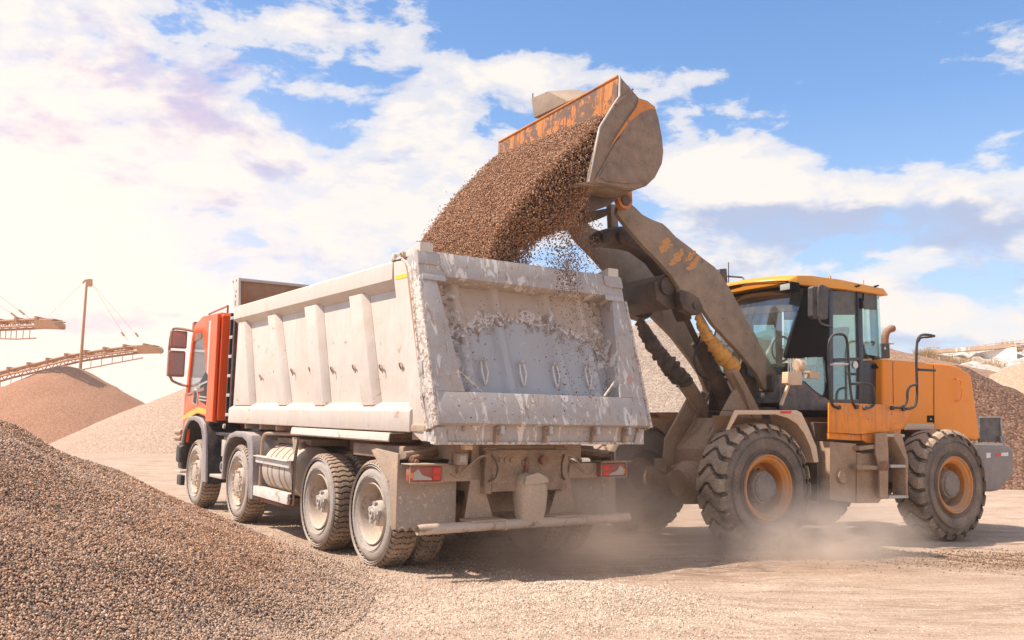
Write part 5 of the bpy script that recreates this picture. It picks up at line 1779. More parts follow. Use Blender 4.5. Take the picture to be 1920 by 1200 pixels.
    A(MB().prism(lug, vf - .04, vf + .2), 'cylinder_lug', M['armdark'], bevel=.02)

    # ---- lift cylinders with bellows
    def bellows(pts, v, radii, mat, name, seed):
        random.seed(seed)
        P = [Vector(LD.at(x, y, 'v', v)) for x, y in pts]
        path, rad = [], []
        for i in range(len(P) - 1):
            n = 10
            for k in range(n):
                t = k / n
                path.append(P[i].lerp(P[i + 1], t))
                rad.append(radii[i] + (radii[i + 1] - radii[i]) * t)
        path.append(P[-1]); rad.append(radii[-1])
        rings = []
        n = 20
        d = (P[-1] - P[0]).normalized()
        s = d.orthogonal().normalized()
        tt = d.cross(s)
        ph = [random.uniform(0, 2 * PI) for _ in range(6)]
        for i, (p, r) in enumerate(zip(path, rad)):
            fold = 0.16 * math.sin(i * 2.1) + .08 * math.sin(i * .9 + 1)
            ring = []
            off = (s * random.uniform(-1, 1) + tt * random.uniform(-1, 1)) * .012
            for k in range(n):
                a = 2 * PI * k / n
                rr = r * (1 + fold * (0.7 + .5 * math.sin(a * 2 + ph[0] + i * .8)) + .10 * math.sin(a * 3 + i * 1.7 + ph[1]) + random.uniform(-.05, .05))
                sl = d * .03 * math.sin(a + ph[2] + i * .25)
                ring.append(p + off + sl + (s * math.cos(a) + tt * math.sin(a)) * rr)
            rings.append(ring)
        mb = MB().loft(rings)
        random.seed(3)
        return A(mb, name, mat, smooth=True, auto=60)
    vc = va - .14
    bellows([(1306, 590), (1318, 617), (1336, 645), (1357, 668), (1376, 690)], vc, [.040, .062, .080, .105, .085], M['bellow_o'], 'cylinder_bellows', 4)['label'] = 'crumpled orange bellows on the near lift cylinder'
    b0, b1 = LD.at(1368, 690, 'v', vc), LD.at(1422, 792, 'v', vc)
    cyl = A(MB().cyl(b0, b1, .088, 24), 'lift_cylinder', M['frame_l'], smooth=True)
    mb = MB().tube([LD.at(1376, 700, 'v', vc + .1), LD.at(1395, 735, 'v', vc + .1), LD.at(1410, 775, 'v', vc + .1)], .012, 8)
    mb.build('hydraulic_pipe', M['frame_l'], cyl, smooth=True)
    t0, t1 = LD.at(1303, 574, 'v', vc), LD.at(1372, 697, 'v', vc)
    MB().cyl(t0, t1, .028, 14).build('rod', M['steel'], cyl, smooth=True)
    vc2 = vf + .12
    bellows([(1196, 600), (1212, 628), (1232, 660), (1258, 690), (1285, 718)], vc2, [.055, .085, .09, .115, .11], M['bellow_d'], 'cylinder_bellows', 9)['label'] = 'dark dusty bellows on the far lift cylinder'
    b0, b1 = LD.at(1280, 708, 'v', vc2), LD.at(1330, 790, 'v', vc2)
    cyl = A(MB().cyl(b0, b1, .10, 24), 'lift_cylinder', M['frame_l'], smooth=True)
    MB().tube([LD.at(1271, 722, 'v', vc2 + .1), LD.at(1308, 775, 'v', vc2 + .1)], .012, 8).build('hydraulic_pipe', M['frame_l'], cyl, smooth=True)
    MB().cyl(LD.at(1190, 582, 'v', vc2), LD.at(1285, 715, 'v', vc2), .032, 14).build('rod', M['steel'], cyl, smooth=True)
    A(MB().lathe([(-.06, 0), (-.06, .075), (.06, .075), (.06, 0)], LD.at(1190, 583, 'v', vc2), 'v', 20), 'cylinder_eye', M['armdark'], smooth=True)

    # ---- Z-bar: bell crank, tilt link, tilt cylinder
    vz = -1.30
    bc = SD([(1112, 444), (1118, 434), (1140, 428), (1160, 426), (1180, 432), (1200, 445), (1232, 470), (1262, 510), (1285, 560), (1290, 600), (1276, 604), (1262, 570), (1240, 525), (1215, 492), (1185, 470), (1160, 465), (1130, 462), (1114, 455)], vz)
    A(MB().prism(bc, vz - .09, vz + .09), 'bell_crank', M['armdark'], bevel=.03, seg=3)
    q = LD.at(1160, 447, 'v', vz)
    A(MB().lathe([(-.17, 0), (-.17, .07), (-.15, .105), (.15, .105), (.17, .07), (.17, 0)], q, 'v', 28), 'crank_boss', M['armdark'], smooth=True)
    A(MB().lathe([(-.15, 0), (-.15, .09), (.15, .09), (.15, 0)], LD.at(1128, 448, 'v', vz), 'v', 28), 'crank_boss', M['armdark'], smooth=True)
    A(MB().bar(LD.at(1147, 384, 'v', vz), LD.at(1150, 444, 'v', vz), .11, .10, up=(0, 1, 0)), 'tilt_link', M['arm'], bevel=.02)
    A(MB().tube([LD.at(1283, 590, 'v', vz), LD.at(1330, 690, 'v', vz)], .04, 14).tube([LD.at(1310, 640, 'v', vz), LD.at(1370, 770, 'v', vz)], .11, 22), 'tilt_cylinder', M['armdark'], smooth=True)
    # hoses
    for v_, pts in ((vz + .2, [(1318, 620), (1304, 650), (1300, 680), (1312, 705), (1330, 712)]), (vz + .25, [(1330, 640), (1328, 665), (1338, 690), (1356, 702), (1368, 706)]), (va - .3, [(1364, 648), (1366, 640), (1378, 636), (1392, 660), (1394, 700)]),
                    (vz - .2, [(1327, 612), (1322, 640), (1325, 670), (1340, 700)])):
        A(MB().tube(arc([LD.at(x, y, 'v', v_) for x, y in pts]), .016, 8), 'hydraulic_hose', M['black'], smooth=True)

    # ---- bucket
    bk = empty('bucket', Matrix.Identity(4), root)
    Bk = lambda mb, name, mat, **k: mb.build(name, mat, bk, **k)
    v0, v1 = 0.0, -2.70
    outl = [(1162, 143), (1180, 164), (1197, 183), (1212, 189), (1227, 199), (1234, 222), (1240, 255), (1243, 285), (1240, 309), (1228, 333), (1211, 349), (1188, 357), (1172, 356), (1140, 350), (1102, 343), (1104, 325), (1124, 240), (1152, 194), (1161, 180)]
    poly = SD(outl, v0)
    for s, va_, vb_ in ((1, v0 - .03, v0), (-1, v1, v1 + .03)):
        Bk(MB().prism(poly, va_, vb_), 'side_plate', M['bucket'], bevel=.006)
    # raised cheek on the near side and its lower wear plate
    cheek = SD([(1197, 185), (1212, 190), (1226, 201), (1233, 224), (1239, 256), (1242, 285), (1239, 308), (1227, 332), (1210, 347), (1188, 355), (1172, 354), (1140, 348), (1112, 342), (1150, 272), (1183, 220)], v0)
    Bk(MB().prism(cheek, v0 + .001, v0 + .022), 'cheek_plate', M['bucket'], bevel=.015, seg=3)
    orr = SD([(1196, 187), (1210, 191), (1224, 201), (1226, 206), (1216, 205), (1200, 212), (1180, 228), (1163, 250), (1146, 272), (1138, 284), (1150, 262), (1172, 228), (1190, 203)], v0)
    Bk(MB().prism(orr, v0 + .0225, v0 + .0235), 'paint_patch', M['bucket_or'])
    wear = SD([(1122, 334), (1128, 318), (1137, 305), (1150, 307), (1185, 315), (1207, 325), (1210, 333), (1200, 342), (1185, 346), (1160, 344), (1135, 341)], v0)
    Bk(MB().prism(wear, v0 + .0226, v0 + .036), 'wear_plate', M['bucket'], bevel=.008)
    rim_ = SD([(1104, 341), (1125, 238), (1153, 193), (1162, 180), (1163, 143)], v0)
    Bk(MB().tube([(a, v0 - .005, b) for a, b in rim_], .012, 8), 'side_cutter', M['steel'], smooth=True)
    # diagonal gusset edge near the lip
    Bk(MB().prism(SD([(1152, 195), (1184, 166), (1187, 169), (1155, 199)], v0), v0 + .001, v0 + .02), 'gusset', M['bucket'], bevel=.004)
    # curved shell
    shell = SD([(1162, 143), (1197, 183), (1227, 199), (1234, 222), (1240, 255), (1243, 285), (1240, 309), (1228, 333), (1211, 349), (1188, 357), (1172, 356), (1140, 350), (1102, 343)], v0)
    # smooth it
    sp = [Vector((a, 0, b)) for a, b in shell]
    cen = Vector((sum(p.x for p in sp) / len(sp), 0, sum(p.z for p in sp) / len(sp)))
    inn = [p + (cen - p).normalized() * .03 for p in sp]
    mb = MB()
    n = len(sp)
    for vv in (v0 - .001, v1 + .001):
        mb.v += [(p.x, vv, p.z) for p in sp] + [(p.x, vv, p.z) for p in inn]
    for i in range(n - 1):
        mb.f += [(i, i + 1, 2 * n + i + 1, 2 * n + i), (n + i, 3 * n + i, 3 * n + i + 1, n + i + 1)]
    mb.f += [(0, 2 * n, 3 * n, n), (n - 1, 2 * n - 1, 4 * n - 1, 3 * n - 1)]
    mb.m += [0] * len(mb.f)
    Bk(mb, 'shell', M['bucket'], smooth=True, auto=50)
    # upper lip: inner face still carries orange paint, folded edge
    lip0, lip1 = Vector((sp[0].x, 0, sp[0].z)), Vector((sp[1].x, 0, sp[1].z))
    dn = Vector((0.02, 0, -1)).normalized()
    A0 = lip0 + Vector((.004, 0, 0))
    lipq = [(A0.x, A0.z + .012), (A0.x + .015, A0.z - .40), (A0.x - .02, A0.z - .42), (A0.x - .05, A0.z - .02)]
    lo = Bk(MB().prism(lipq, v0 - .032, v1 + .032), 'upper_lip', M['bucket_in'], bevel=.004)
    Bk(MB().tube([(A0.x + .002, v0 - .03, A0.z + .01), (A0.x + .002, v1 + .03, A0.z + .01)], .014, 8), 'lip_edge', M['bucket_or'], smooth=True)
    # box guard above the lip
    g = LD.face([(996, 184), (1027, 171), (1066, 190), (1001, 221)], lip0.x)
    g2 = LD.face([(1030, 160), (1100, 168)], lip0.x - .25)
    F0 = [(lip0.x, a, b) for a, b in g]
    Bx = [(lip0.x - .35, g[0][0], g[0][1] + .02), (lip0.x - .38, g[1][0], g[1][1] + .10), (lip0.x - .38, g[2][0] - .1, g[2][1] + .24), (lip0.x - .35, g[3][0], g[3][1])]
    Bk(MB().add(F0 + Bx, [(0, 1, 2, 3), (7, 6, 5, 4), (0, 4, 5, 1), (1, 5, 6, 2), (2, 6, 7, 3), (3, 7, 4, 0)]), 'spill_guard', M['arm'], bevel=.01)
    q = LD.at(999, 178, 'u', lip0.x - .1)
    Bk(MB().cyl((q[0], q[1], q[2] - .1), (q[0], q[1], q[2] + .02), .008, 6), 'guard_stud', M['bucket'])
    # bottom structure: stiffener box, pivot ears, cutting edge
    bot = SD([(1110, 344), (1172, 357), (1182, 357), (1166, 368), (1146, 384), (1100, 398), (1092, 372)], -.35)
    Bk(MB().prism(bot, -.38, -2.15), 'bottom_box', M['armdark'], bevel=.02)
    Bk(MB().prism(SD([(1095, 398), (1150, 388), (1140, 404), (1126, 410), (1096, 403)], -.9), -.92, -1.7), 'link_bracket', M['armdark'], bevel=.02)
    Bk(MB().prism([(sp[-1].x + .16, sp[-1].z - .035), (sp[-1].x - .25, sp[-1].z - .0), (sp[-1].x - .25, sp[-1].z + .035), (sp[-1].x - .01, sp[-1].z + .02)], v0 - .01, v1 + .01), 'cutting_edge', M['bucket'], bevel=.004)
    for vv in (va + .06, vf - .14):
        q = LD.at(1169, 377, 'v', va + .06)
        q = (q[0], vv, q[2])
        mb = MB().lathe([(-.04, .0), (-.04, .10), (.04, .10), (.04, 0)], q, 'v', 24)
        mb.prism([(q[0] - .10, q[2]), (q[0] + .10, q[2] - .03), (q[0] + .16, q[2] + .22), (q[0] - .09, q[2] + .22)], q[1] - .04, q[1] + .04)
        e = Bk(mb, 'pivot_ear', M['bucket_or'], smooth=True, auto=30)
        MB().lathe([(.04, .065), (.06, .06), (.06, .0)], q, 'v', 20).build('pin_cap', M['armdark'], e, smooth=True)

    # ---- front frame
    fv0, fv1 = -.98, -1.62
    tower = SD([(1338, 650), (1352, 645)], -1.62) + SD([(1400, 700), (1440, 720), (1462, 705), (1478, 712), (1480, 735), (1470, 760), (1460, 800), (1450, 860)], -.98) + SD([(1330, 880), (1325, 800), (1330, 740), (1324, 690)], -1.62)
    A(MB().prism(tower, fv0, fv0 - .04).prism(tower, fv1, fv1 + .04), 'tower_plate', M['armdark'], bevel=.01)
    A(MB().prism(SD([(1400, 706), (1440, 760), (1440, 840)], -.98) + SD([(1345, 870), (1332, 800), (1340, 700)], -1.62), fv0 - .045, fv1 + .045), 'tower_core', M['armdark'], bevel=.01)
    # boom foot boss
    for vv in (va - .02, vf - .06):
        q = LD.at(1454, 718, 'v', va)
        A(MB().lathe([(-.10, 0), (-.10, .075), (-.07, .10), (.07, .10), (.10, .075), (.10, 0)], (q[0], vv, q[2]), 'v', 24), 'boom_foot_pin', M['armdark'], smooth=True)
    q = LD.at(1470, 712, 'v', -.6)
    A(MB().box((q[0] - .22, -.95, q[2] - .16), (q[0] + .12, -.66, q[2] + .07)), 'pivot_cover', M['armdark'], bevel=.05, seg=3)
    # sloping nose plate between the wheels with two handholes
    P = lambda x, y, v: Vector(LD.at(x, y, 'v', v))
    tl, tr_ = P(1304, 778, -1.75), P(1362, 782, -.90)
    bl, br = P(1255, 890, -1.75), P(1330, 842, -.90)
    uT = (tl.x + tr_.x) / 2; wT = (tl.z + tr_.z) / 2
    nose = [(uT - .02, wT + .22), (uT + .0, wT + .0), (uT + .42, wT - .50), (uT + .42, wT - .62), (uT + .36, wT - .80), (uT + .2, wT - .8), (uT - .1, wT - .2)]
    A(MB().prism([(uT - .03, wT - .02), (uT + .30, wT - .42), (uT + .34, wT - .75), (uT + .1, wT - .8), (uT - .35, wT - .1)], -.98, -1.66), 'nose_plate', M['frame_l'], bevel=.01)
    for vv in (-.90, -1.70):
        A(MB().prism([(uT - .06, wT + .36), (uT + .03, wT + .28), (uT + .44, wT - .30), (uT + .47, wT - .55), (uT + .30, wT - .78), (uT - .2, wT - .8), (uT - .4, wT - .2)], vv - .02, vv + .02), 'nose_side', M['frame_l'], bevel=.006)
    for vv in (-1.12, -1.50):
        o = []
        for k in range(9):
            a = PI * k / 8
            o.append((math.cos(a) * .055, math.sin(a)))
        pts = []
        c_u = lambda t: uT + .02 + t * .30
        c_w = lambda t: wT - .08 - t * .36
        nrm = Vector((.77, 0, .64))
        for (dv, t) in ((-.06, .0), (-.065, .35), (-.03, .5), (.03, .5), (.065, .35), (.06, .0)):
            pts.append(Vector((c_u(t), vv + dv, c_w(t))) + nrm * .03)
        A(MB().tube(pts, .010, 8), 'handle', M['frame_l'], smooth=True)
    A(MB().prism([(uT + .30, wT - .6), (uT + .40, wT - .66), (uT + .36, wT - .95), (uT + .0, wT - 1.02), (uT - .3, wT - .8)], -.95, -1.66), 'nose_foot', M['frame_l'], bevel=.03)
    A(MB().lathe([(-.05, 0), (-.05, .06), (.05, .06), (.05, 0)], (uT + .40, -1.72, wT - .72), 'v', 16).bar((uT + .42, -1.75, wT - .80), (uT + .2, -1.0, wT - .80), .10, .05), 'tie_lug', M['frame_l'], smooth=True)
    # braces from frame up to lift cylinder feet
    A(MB().bar(P(1322, 738, -1.7), P(1280, 830, -1.7), .03, .12), 'frame_web', M['frame_l'])
    A(MB().bar(P(1390, 726, -.95), P(1350, 790, -.95), .05, .04).bar(P(1330, 738, -1.66), P(1300, 790, -1.66), .05, .04), 'brace', M['frame_l'])
    # spilled gravel lying on the frame
    # ---- fenders
    for v_o, v_i in ((0.0, -.52), (-2.66, -2.12)):
        ref = LD.side([(1378, 769), (1494, 769), (1503, 774), (1517, 804), (1531, 838), (1535, 866), (1527, 867), (1520, 838), (1508, 812), (1494, 794), (1478, 784), (1455, 777), (1384, 777), (1368, 806), (1362, 806)], 0.0)
        A(MB().prism(ref, v_o, v_o + (.015 if v_o < -1 else -.015)), 'fender', M['fender_l'], bevel=.003)
        topl = LD.side([(1378, 769), (1494, 769), (1503, 774), (1517, 804), (1531, 838), (1535, 866)], 0.0)
        inn_ = [(a + (.012 if i > 2 else 0), b - .012) for i, (a, b) in enumerate(topl)]
        s_ = 1 if v_o > -1 else -1
        a_, b_ = v_o - s_ * .014, v_i
        mb = MB()
        n = len(topl)
        mb.v += [(p[0], a_, p[1]) for p in topl] + [(p[0], b_, p[1]) for p in topl] + [(p[0], a_, p[1]) for p in inn_] + [(p[0], b_, p[1]) for p in inn_]
        for i in range(n - 1):
            mb.f += [(i, i + 1, n + i + 1, n + i), (2 * n + i, 3 * n + i, 3 * n + i + 1, 2 * n + i + 1)]
        mb.m += [0] * len(mb.f)
        A(mb, 'fender_top', M['fender_l'])
        A(MB().prism(LD.side([(1395, 778), (1500, 785), (1525, 840), (1520, 860), (1450, 800), (1400, 812)], 0.0), b_, b_ + s_ * .02), 'fender_inner', M['frame_l'])
    A(MB().prism(LD.side([(1462, 770.5), (1485, 770.5), (1482, 775.5), (1464, 775.5)], 0.0), 0.0005, .003), 'fender_reflector', M['red'])
    q = LD.at(1400, 742, 'v', -.4)

    # ---- lamp box on the fender post
    lb = LD.side([(1478, 697), (1504, 697), (1504, 722), (1483, 722), (1477, 718)], -.25)
    lo = A(MB().prism(lb, -.25, -.35), 'lamp_box', M['fender_l'], bevel=.006)
    q = LD.at(1500, 685, 'v', -.30)
    MB().lathe([(-.05, 0), (-.05, .05), (-.02, .075), (.05, .08), (.07, .06), (.075, 0)], q, 'u', 24).build('headlamp', M['lampwarm'], lo, smooth=True)
    mb = MB()
    for x in (1478, 1482, 1488, 1494, 1500):
        mb.cyl(LD.at(x, 672, 'v', -.26), LD.at(x, 698, 'v', -.26), .005, 6)
    mb.build('lamp_guard', M['steel'], lo)
    MB().bar(LD.at(1504, 700, 'v', -.3), LD.at(1524, 700, 'v', -.3), .03, .02).build('bracket', M['frame_l'], lo)
    MB().box(LD.at(1518, 695, 'v', -.28), LD.at(1527, 710, 'v', -.36)).build('marker', M['lampwarm'], lo)
    A(MB().bar(LD.at(1480, 718, 'v', -.4), LD.at(1464, 760, 'v', -.4), .035, .03), 'lamp_post', M['fender_l'])

    # ---- rear frame / chassis
    A(MB().box((-1.15, -2.0, .55), (-.55, -.65, 1.25)), 'articulation_joint', M['armdark'], bevel=.03)
    A(MB().box((-4.5, -1.75, .62), (-1.1, -.85, 1.38)), 'rear_frame', M['armdark'], bevel=.02)
    A(MB().box((-1.10, -2.1, 1.1), (-2.7, -.30, 1.50)).box((-1.0, -1.9, 1.25), (-.75, -.7, 1.68)), 'cab_base', M['armdark'], bevel=.02)
    A(MB().box((-1.0, -.75, .55), (-1.05, -.2, 1.25)).box((-.98, -.6, .60), (-1.06, -.25, .62)).box((-.98, -.6, .72), (-1.06, -.25, .74)), 'steering_guard', M['armdark'])
    # fuel tank / tool box with round cap
    tk = SD([(1556, 835), (1605, 838), (1642, 842), (1650, 935), (1648, 944), (1620, 945), (1556, 936)], -.10)
    fv = -.10
    ta = A(MB().prism(SD([(1556, 828), (1606, 832), (1604, 943), (1556, 937)], fv), fv - .55, fv), 'tank', M['frame_l'], bevel=.008)
    MB().prism(SD([(1606, 851), (1642, 849), (1650, 938), (1646, 943), (1605, 943.5)], fv), fv - .50, fv + .012).build('tank_cheek', M['frame_l'], ta, bevel=.006)
    q = LD.at(1577, 893, 'v', fv)
    MB().lathe([(0, .088), (.035, .085), (.04, .075), (.03, .068), (.028, 0)], q, 'v', 32).build('tank_cap', M['frame_l'], ta, smooth=True, auto=40)
    # platform
    pl = SD([(1554.5, 755), (1710, 760), (1709, 771), (1697, 792), (1692, 804), (1672, 808), (1616, 814), (1554, 811)], -.03)
    po = A(MB().prism(pl, -.03, -.05), 'platform_side', M['orange_worn'], bevel=.004, label='rust-streaked orange side plate of the platform')
    A(MB().prism([(pl[0][0] - .02, -.052), (pl[1][0] + .05, -.052), (pl[1][0] + .05, -.62), (-1.80, -.62)], pl[0][1] - .035, pl[0][1] - .008, 'w'), 'platform', M['orange_worn'], bevel=.004)
    A(MB().prism(SD([(1554.5, 812), (1616, 815), (1620, 826), (1600, 826), (1554.5, 823)], -.08), -.08, -.12), 'platform_skirt', M['orange_worn'], bevel=.004)
    A(MB().prism(SD([(1616, 815), (1690, 805), (1686, 818), (1640, 830), (1626, 831), (1617, 825)], -.06), -.06, -.10), 'platform_gusset', M['orange_worn'], bevel=.004)
    # ladder
    ld = MB()
    v_ = .02
    ld.prism(SD([(1642, 812), (1663, 812), (1666, 845), (1666, 873), (1665, 936), (1650, 934), (1649, 876), (1642, 850)], v_), v_ - .02, v_)
    ld.prism(SD([(1690, 812), (1697, 838), (1703, 862), (1702, 932), (1699, 932), (1698, 862), (1676, 820), (1676, 812)], v_), v_ - .20, v_)
    lo = A(ld, 'ladder', M['frame_l'], bevel=.003)
    for y, x0, x1, mat_ in ((816, 1660, 1694, 'steel'), (874, 1668, 1701, 'steel'), (932, 1665, 1701, 'steel')):
        a, b = LD.at(x0, y, 'v', v_ - .02), LD.at(x1, y, 'v', v_ - .02)
        MB().box((a[0], v_ - .22, a[2] - .018), (b[0], v_ - .002, a[2] + .018)).build('rung', M[mat_], lo, bevel=.004)
    MB().prism(SD([(1610, 872), (1640, 873), (1668, 877), (1668, 881), (1640, 881), (1611, 881)], v_), v_ - .16, v_ - .022).prism(SD([(1614, 838), (1644, 834), (1644, 841), (1616, 845)], v_), v_ - .16, v_ - .022).build('ladder_arm', M['frame_l'], lo, bevel=.003)
    mb = MB()
    for x, y in ((1651, 868), (1660, 868), (1651, 879), (1660, 879)):
        q = LD.at(x, y, 'v', v_)
        mb.cyl(q, (q[0], q[1] + .01, q[2]), .010, 8)
    mb.prism(SD([(1648, 864), (1666, 864), (1666, 883), (1648, 883)], v_), v_ + .001, v_ + .004)
    mb.build('bolt_plate', M['pipe'], lo)
    A(MB().box((-2.05, -.9, .75), (-2.7, -.35, 1.3)), 'battery_case', M['armdark'], bevel=.02)
    # rails
    vr = -.02
    for pts in ([(1572, 764), (1563, 763), (1558, 752), (1553.5, 686), (1553, 645), (1559, 629), (1572, 626), (1584, 628), (1589, 640), (1591, 680), (1593, 715), (1597, 752), (1604, 763)],
                [(1594, 720), (1612, 719), (1630, 719), (1638, 726), (1641, 750), (1637, 763), (1620, 765)],
                [(1752, 630), (1738, 627), (1725, 628), (1719, 640), (1718, 680), (1719.5, 720), (1719.5, 752), (1714, 765), (1698, 767)],
                [(1719, 721), (1706, 723), (1701, 734), (1701.5, 752), (1694, 764), (1671, 765)]):
        A(MB().tube(arc([LD.at(x, y, 'v', vr) for x, y in pts]), .0165, 10), 'grab_rail', M['black'], smooth=True)
    A(MB().tube(arc([LD.at(1752, 630, 'v', vr), LD.at(1740, 632, 'v', vr - .1), LD.at(1726, 632, 'v', vr - .2), LD.at(1722, 640, 'v', vr - .2)]), .0165, 10), 'grab_rail', M['black'], smooth=True)
    A(MB().tube([LD.at(1721, 693, 'v', vr), LD.at(1753, 694.5, 'v', vr)], .018, 10), 'rail_peg', M['black'], smooth=True)
    A(MB().tube([LD.at(1554.5, 683.5, 'v', vr), LD.at(1592, 683, 'v', vr)], .012, 8), 'rail_step', M['steel'], smooth=True)
    for x, y in ((1571, 764), (1604, 763), (1620, 765), (1671, 765), (1692, 767)):
        q = LD.at(x, y, 'v', -.03)
        A(MB().cyl(q, (q[0], q[1] + .03, q[2]), .028, 14), 'rail_flange', M['black'], smooth=True)

    # ---- cab
    cn, cf = -.56, -2.04
    cab = empty('cab', Matrix.Identity(4), root)
    Cb = lambda mb, name, mat, **k: mb.build(name, mat, cab, **k)
    # reference points on the near side of the cab
    q = lambda x, y: LD.side([(x, y)], cn)[0]
    A_top, A_bot = q(1508, 541), q(1476, 672)             # windscreen near edge
    F_low = q(1478, 745)
    D0t, D0b = q(1558, 541), q(1560, 757)                 # door front post
    D1t, D1b = q(1613, 541), q(1616, 757)                 # door rear post
    Rt, Rb = q(1645, 545), q(1656, 757)                   # cab rear
    zt = D0t[1] + .02
    zb = D0b[1] - .02
    for s, vv in ((1, cn), (-1, cf)):
        t_ = -.05 * s
        bar = lambda a, b, w_: MB().prism([(a[0] - w_ / 2, a[1]), (a[0] + w_ / 2, a[1]), (b[0] + w_ / 2, b[1]), (b[0] - w_ / 2, b[1])], vv, vv + t_)
        Cb(MB().prism([q(1508, 541), q(1556, 541), q(1556, 668), q(1548, 668), q(1476, 672), q(1473, 668)], vv, vv + t_), 'front_side_panel', M['blackpl'], bevel=.008)
        Cb(bar((D0t[0], zt), (D0b[0] + .01, zb), .085), 'front_pillar', M['cabgrey'], bevel=.01)
        Cb(MB().prism([q(1607, 541), q(1616, 541), q(1619, 680), q(1616, 757), q(1610, 757), q(1611, 680)], vv + .004 * s, vv + t_), 'door_pillar', M['cabgrey'], bevel=.008)
        Cb(MB().prism([q(1615.5, 678), q(1653, 680), q(1656, 757), q(1614, 757)], vv + .002 * s, vv + t_), 'rear_side_panel', M['cabgrey'], bevel=.01)
        Cb(MB().prism([q(1564, 672), q(1612, 670), q(1611, 676), q(1564, 679)], vv + .003 * s, vv + t_), 'door_rail', M['cabgrey'], bevel=.004)
        Cb(MB().prism([q(1563, 749), q(1613, 749), q(1613, 758), q(1563, 758)], vv + .003 * s, vv + t_), 'door_sill', M['dirtygrey'], bevel=.004)
        # glazing
        Cb(MB().prism([q(1562, 545), q(1609, 545), q(1612, 590), q(1563, 590)], vv - .02 * s, vv - .026 * s), 'door_window_band', M['glass_b'])
        Cb(MB().prism([q(1563, 590.5), q(1612, 590.5), q(1614, 672), q(1565, 674)], vv - .02 * s, vv - .026 * s), 'door_window', M['glass_g'])
        Cb(MB().prism([q(1565, 679), q(1614, 676), q(1615, 750), q(1565, 750)], vv - .02 * s, vv - .026 * s), 'door_lower_window', M['glass_g'])
        Cb(MB().prism([q(1622, 545), q(1645, 546), q(1646, 580), q(1623, 580)], vv - .02 * s, vv - .026 * s), 'quarter_window_band', M['glass_b'])
        Cb(MB().prism([q(1623, 580.5), q(1646, 580.5), q(1652, 662), q(1648, 668), q(1628, 664), q(1624, 652)], vv - .02 * s, vv - .026 * s), 'quarter_window', M['glass_g'])
        Cb(MB().prism([q(1480, 674), q(1548, 669), q(1553, 735), q(1540, 745), q(1505, 716), q(1486, 700)], vv - .02 * s, vv - .026 * s), 'lower_front_window', M['glass_g'])
        Cb(MB().tube(arc([(a, vv - .012 * s, b) for a, b in (q(1549, 669), q(1553, 700), q(1553, 738), q(1543, 746), q(1530, 737), q(1508, 716))]), .018, 8), 'window_seal', M['blackpl'], smooth=True)
        Cb(MB().prism([q(1486, 700), q(1505, 715), q(1556, 752), q(1556, 770), q(1466, 768), q(1470, 730)], vv + .004 * s, vv + t_), 'kick_panel', M['dirtygrey'], bevel=.006)
        Cb(MB().prism([q(1645.5, 545), q(1648, 545), q(1654, 670), q(1651, 670)], vv, vv + t_ * .4), 'glass_edge', M['glass_g'])
    # rear and front cross pieces, floor, seat, console
    Cb(MB().box((Rb[0] - .02, cn - .05, zb), (Rb[0] + .03, cf + .05, q(1650, 680)[1])), 'rear_panel', M['cabgrey'], bevel=.01)
    rt_ = q(1646, 545); rb_ = q(1653, 676)
    Cb(MB().prism([(rt_[0], rt_[1]), (rt_[0] + .02, rt_[1]), (rb_[0] + .02, rb_[1]), (rb_[0], rb_[1])], cn - .2, cf + .2), 'rear_window', M['glass_g'])
    for vv in (cn - .02, cf + .02, ):
        Cb(MB().bar((rt_[0] + .01, vv + (-.06 if vv > -1 else .06), rt_[1]), (rb_[0] + .01, vv + (-.06 if vv > -1 else .06), rb_[1]), .05, .12), 'rear_pillar', M['cabgrey'], bevel=.01)
    Cb(MB().box((F_low[0] + .05, cn - .03, zb - .12), (Rb[0], cf + .03, zb)), 'floor', M['blackpl'], bevel=.01)
    # windscreen, curved between the two side panels
    def ws(t0, t1, name, mat, dx=0):
        mb = MB()
        n = 12
        for th in (0, .008):
            for k in range(n + 1):
                f = k / n
                vv = cn + (cf - cn) * f
                bow = .22 * (1 - (2 * f - 1) ** 2)
                for t in (t0, t1):
                    uu = A_top[0] + (A_bot[0] - A_top[0]) * t + bow + .0
                    ww = A_top[1] + (A_bot[1] - A_top[1]) * t
                    mb.v.append((uu + th, vv, ww))
        m2 = 2 * (n + 1)
        for k in range(n):
            a = 2 * k
            mb.f += [(a, a + 1, a + 3, a + 2), (m2 + a, m2 + a + 2, m2 + a + 3, m2 + a + 1)]
        mb.m += [0] * len(mb.f)
        return Cb(mb, name, mat, smooth=True)
    ws(0.0, 0.33, 'windscreen_band', M['glass_t'])
    ws(0.331, 1.12, 'windscreen', M['glass'])
    Cb(MB().tube([(A_top[0] + .0, cf + .02, A_top[1]), (A_bot[0], cf + .02, A_bot[1])], .03, 8), 'screen_pillar', M['blackpl'], smooth=True)
    lowf = q(1470, 700)
    Cb(MB().box((A_bot[0] - .02, cn - .02, zb), (A_bot[0] + .12, cf + .02, lowf[1] - .02)), 'front_panel', M['dirtygrey'], bevel=.02)
    # interior
    sx_ = D0b[0] - .55
    Cb(MB().box((sx_ - .25, -1.02, zb + .30), (sx_ + .25, -1.56, zb + .48)).prism([(sx_ - .30, zb + .48), (sx_ - .22, zb + .48), (sx_ - .36, zb + 1.15), (sx_ - .46, zb + 1.15)], -1.05, -1.53).box((sx_ - .2, -1.15, zb), (sx_ + .15, -1.45, zb + .3)), 'seat', M['seat'], bevel=.05, seg=3)
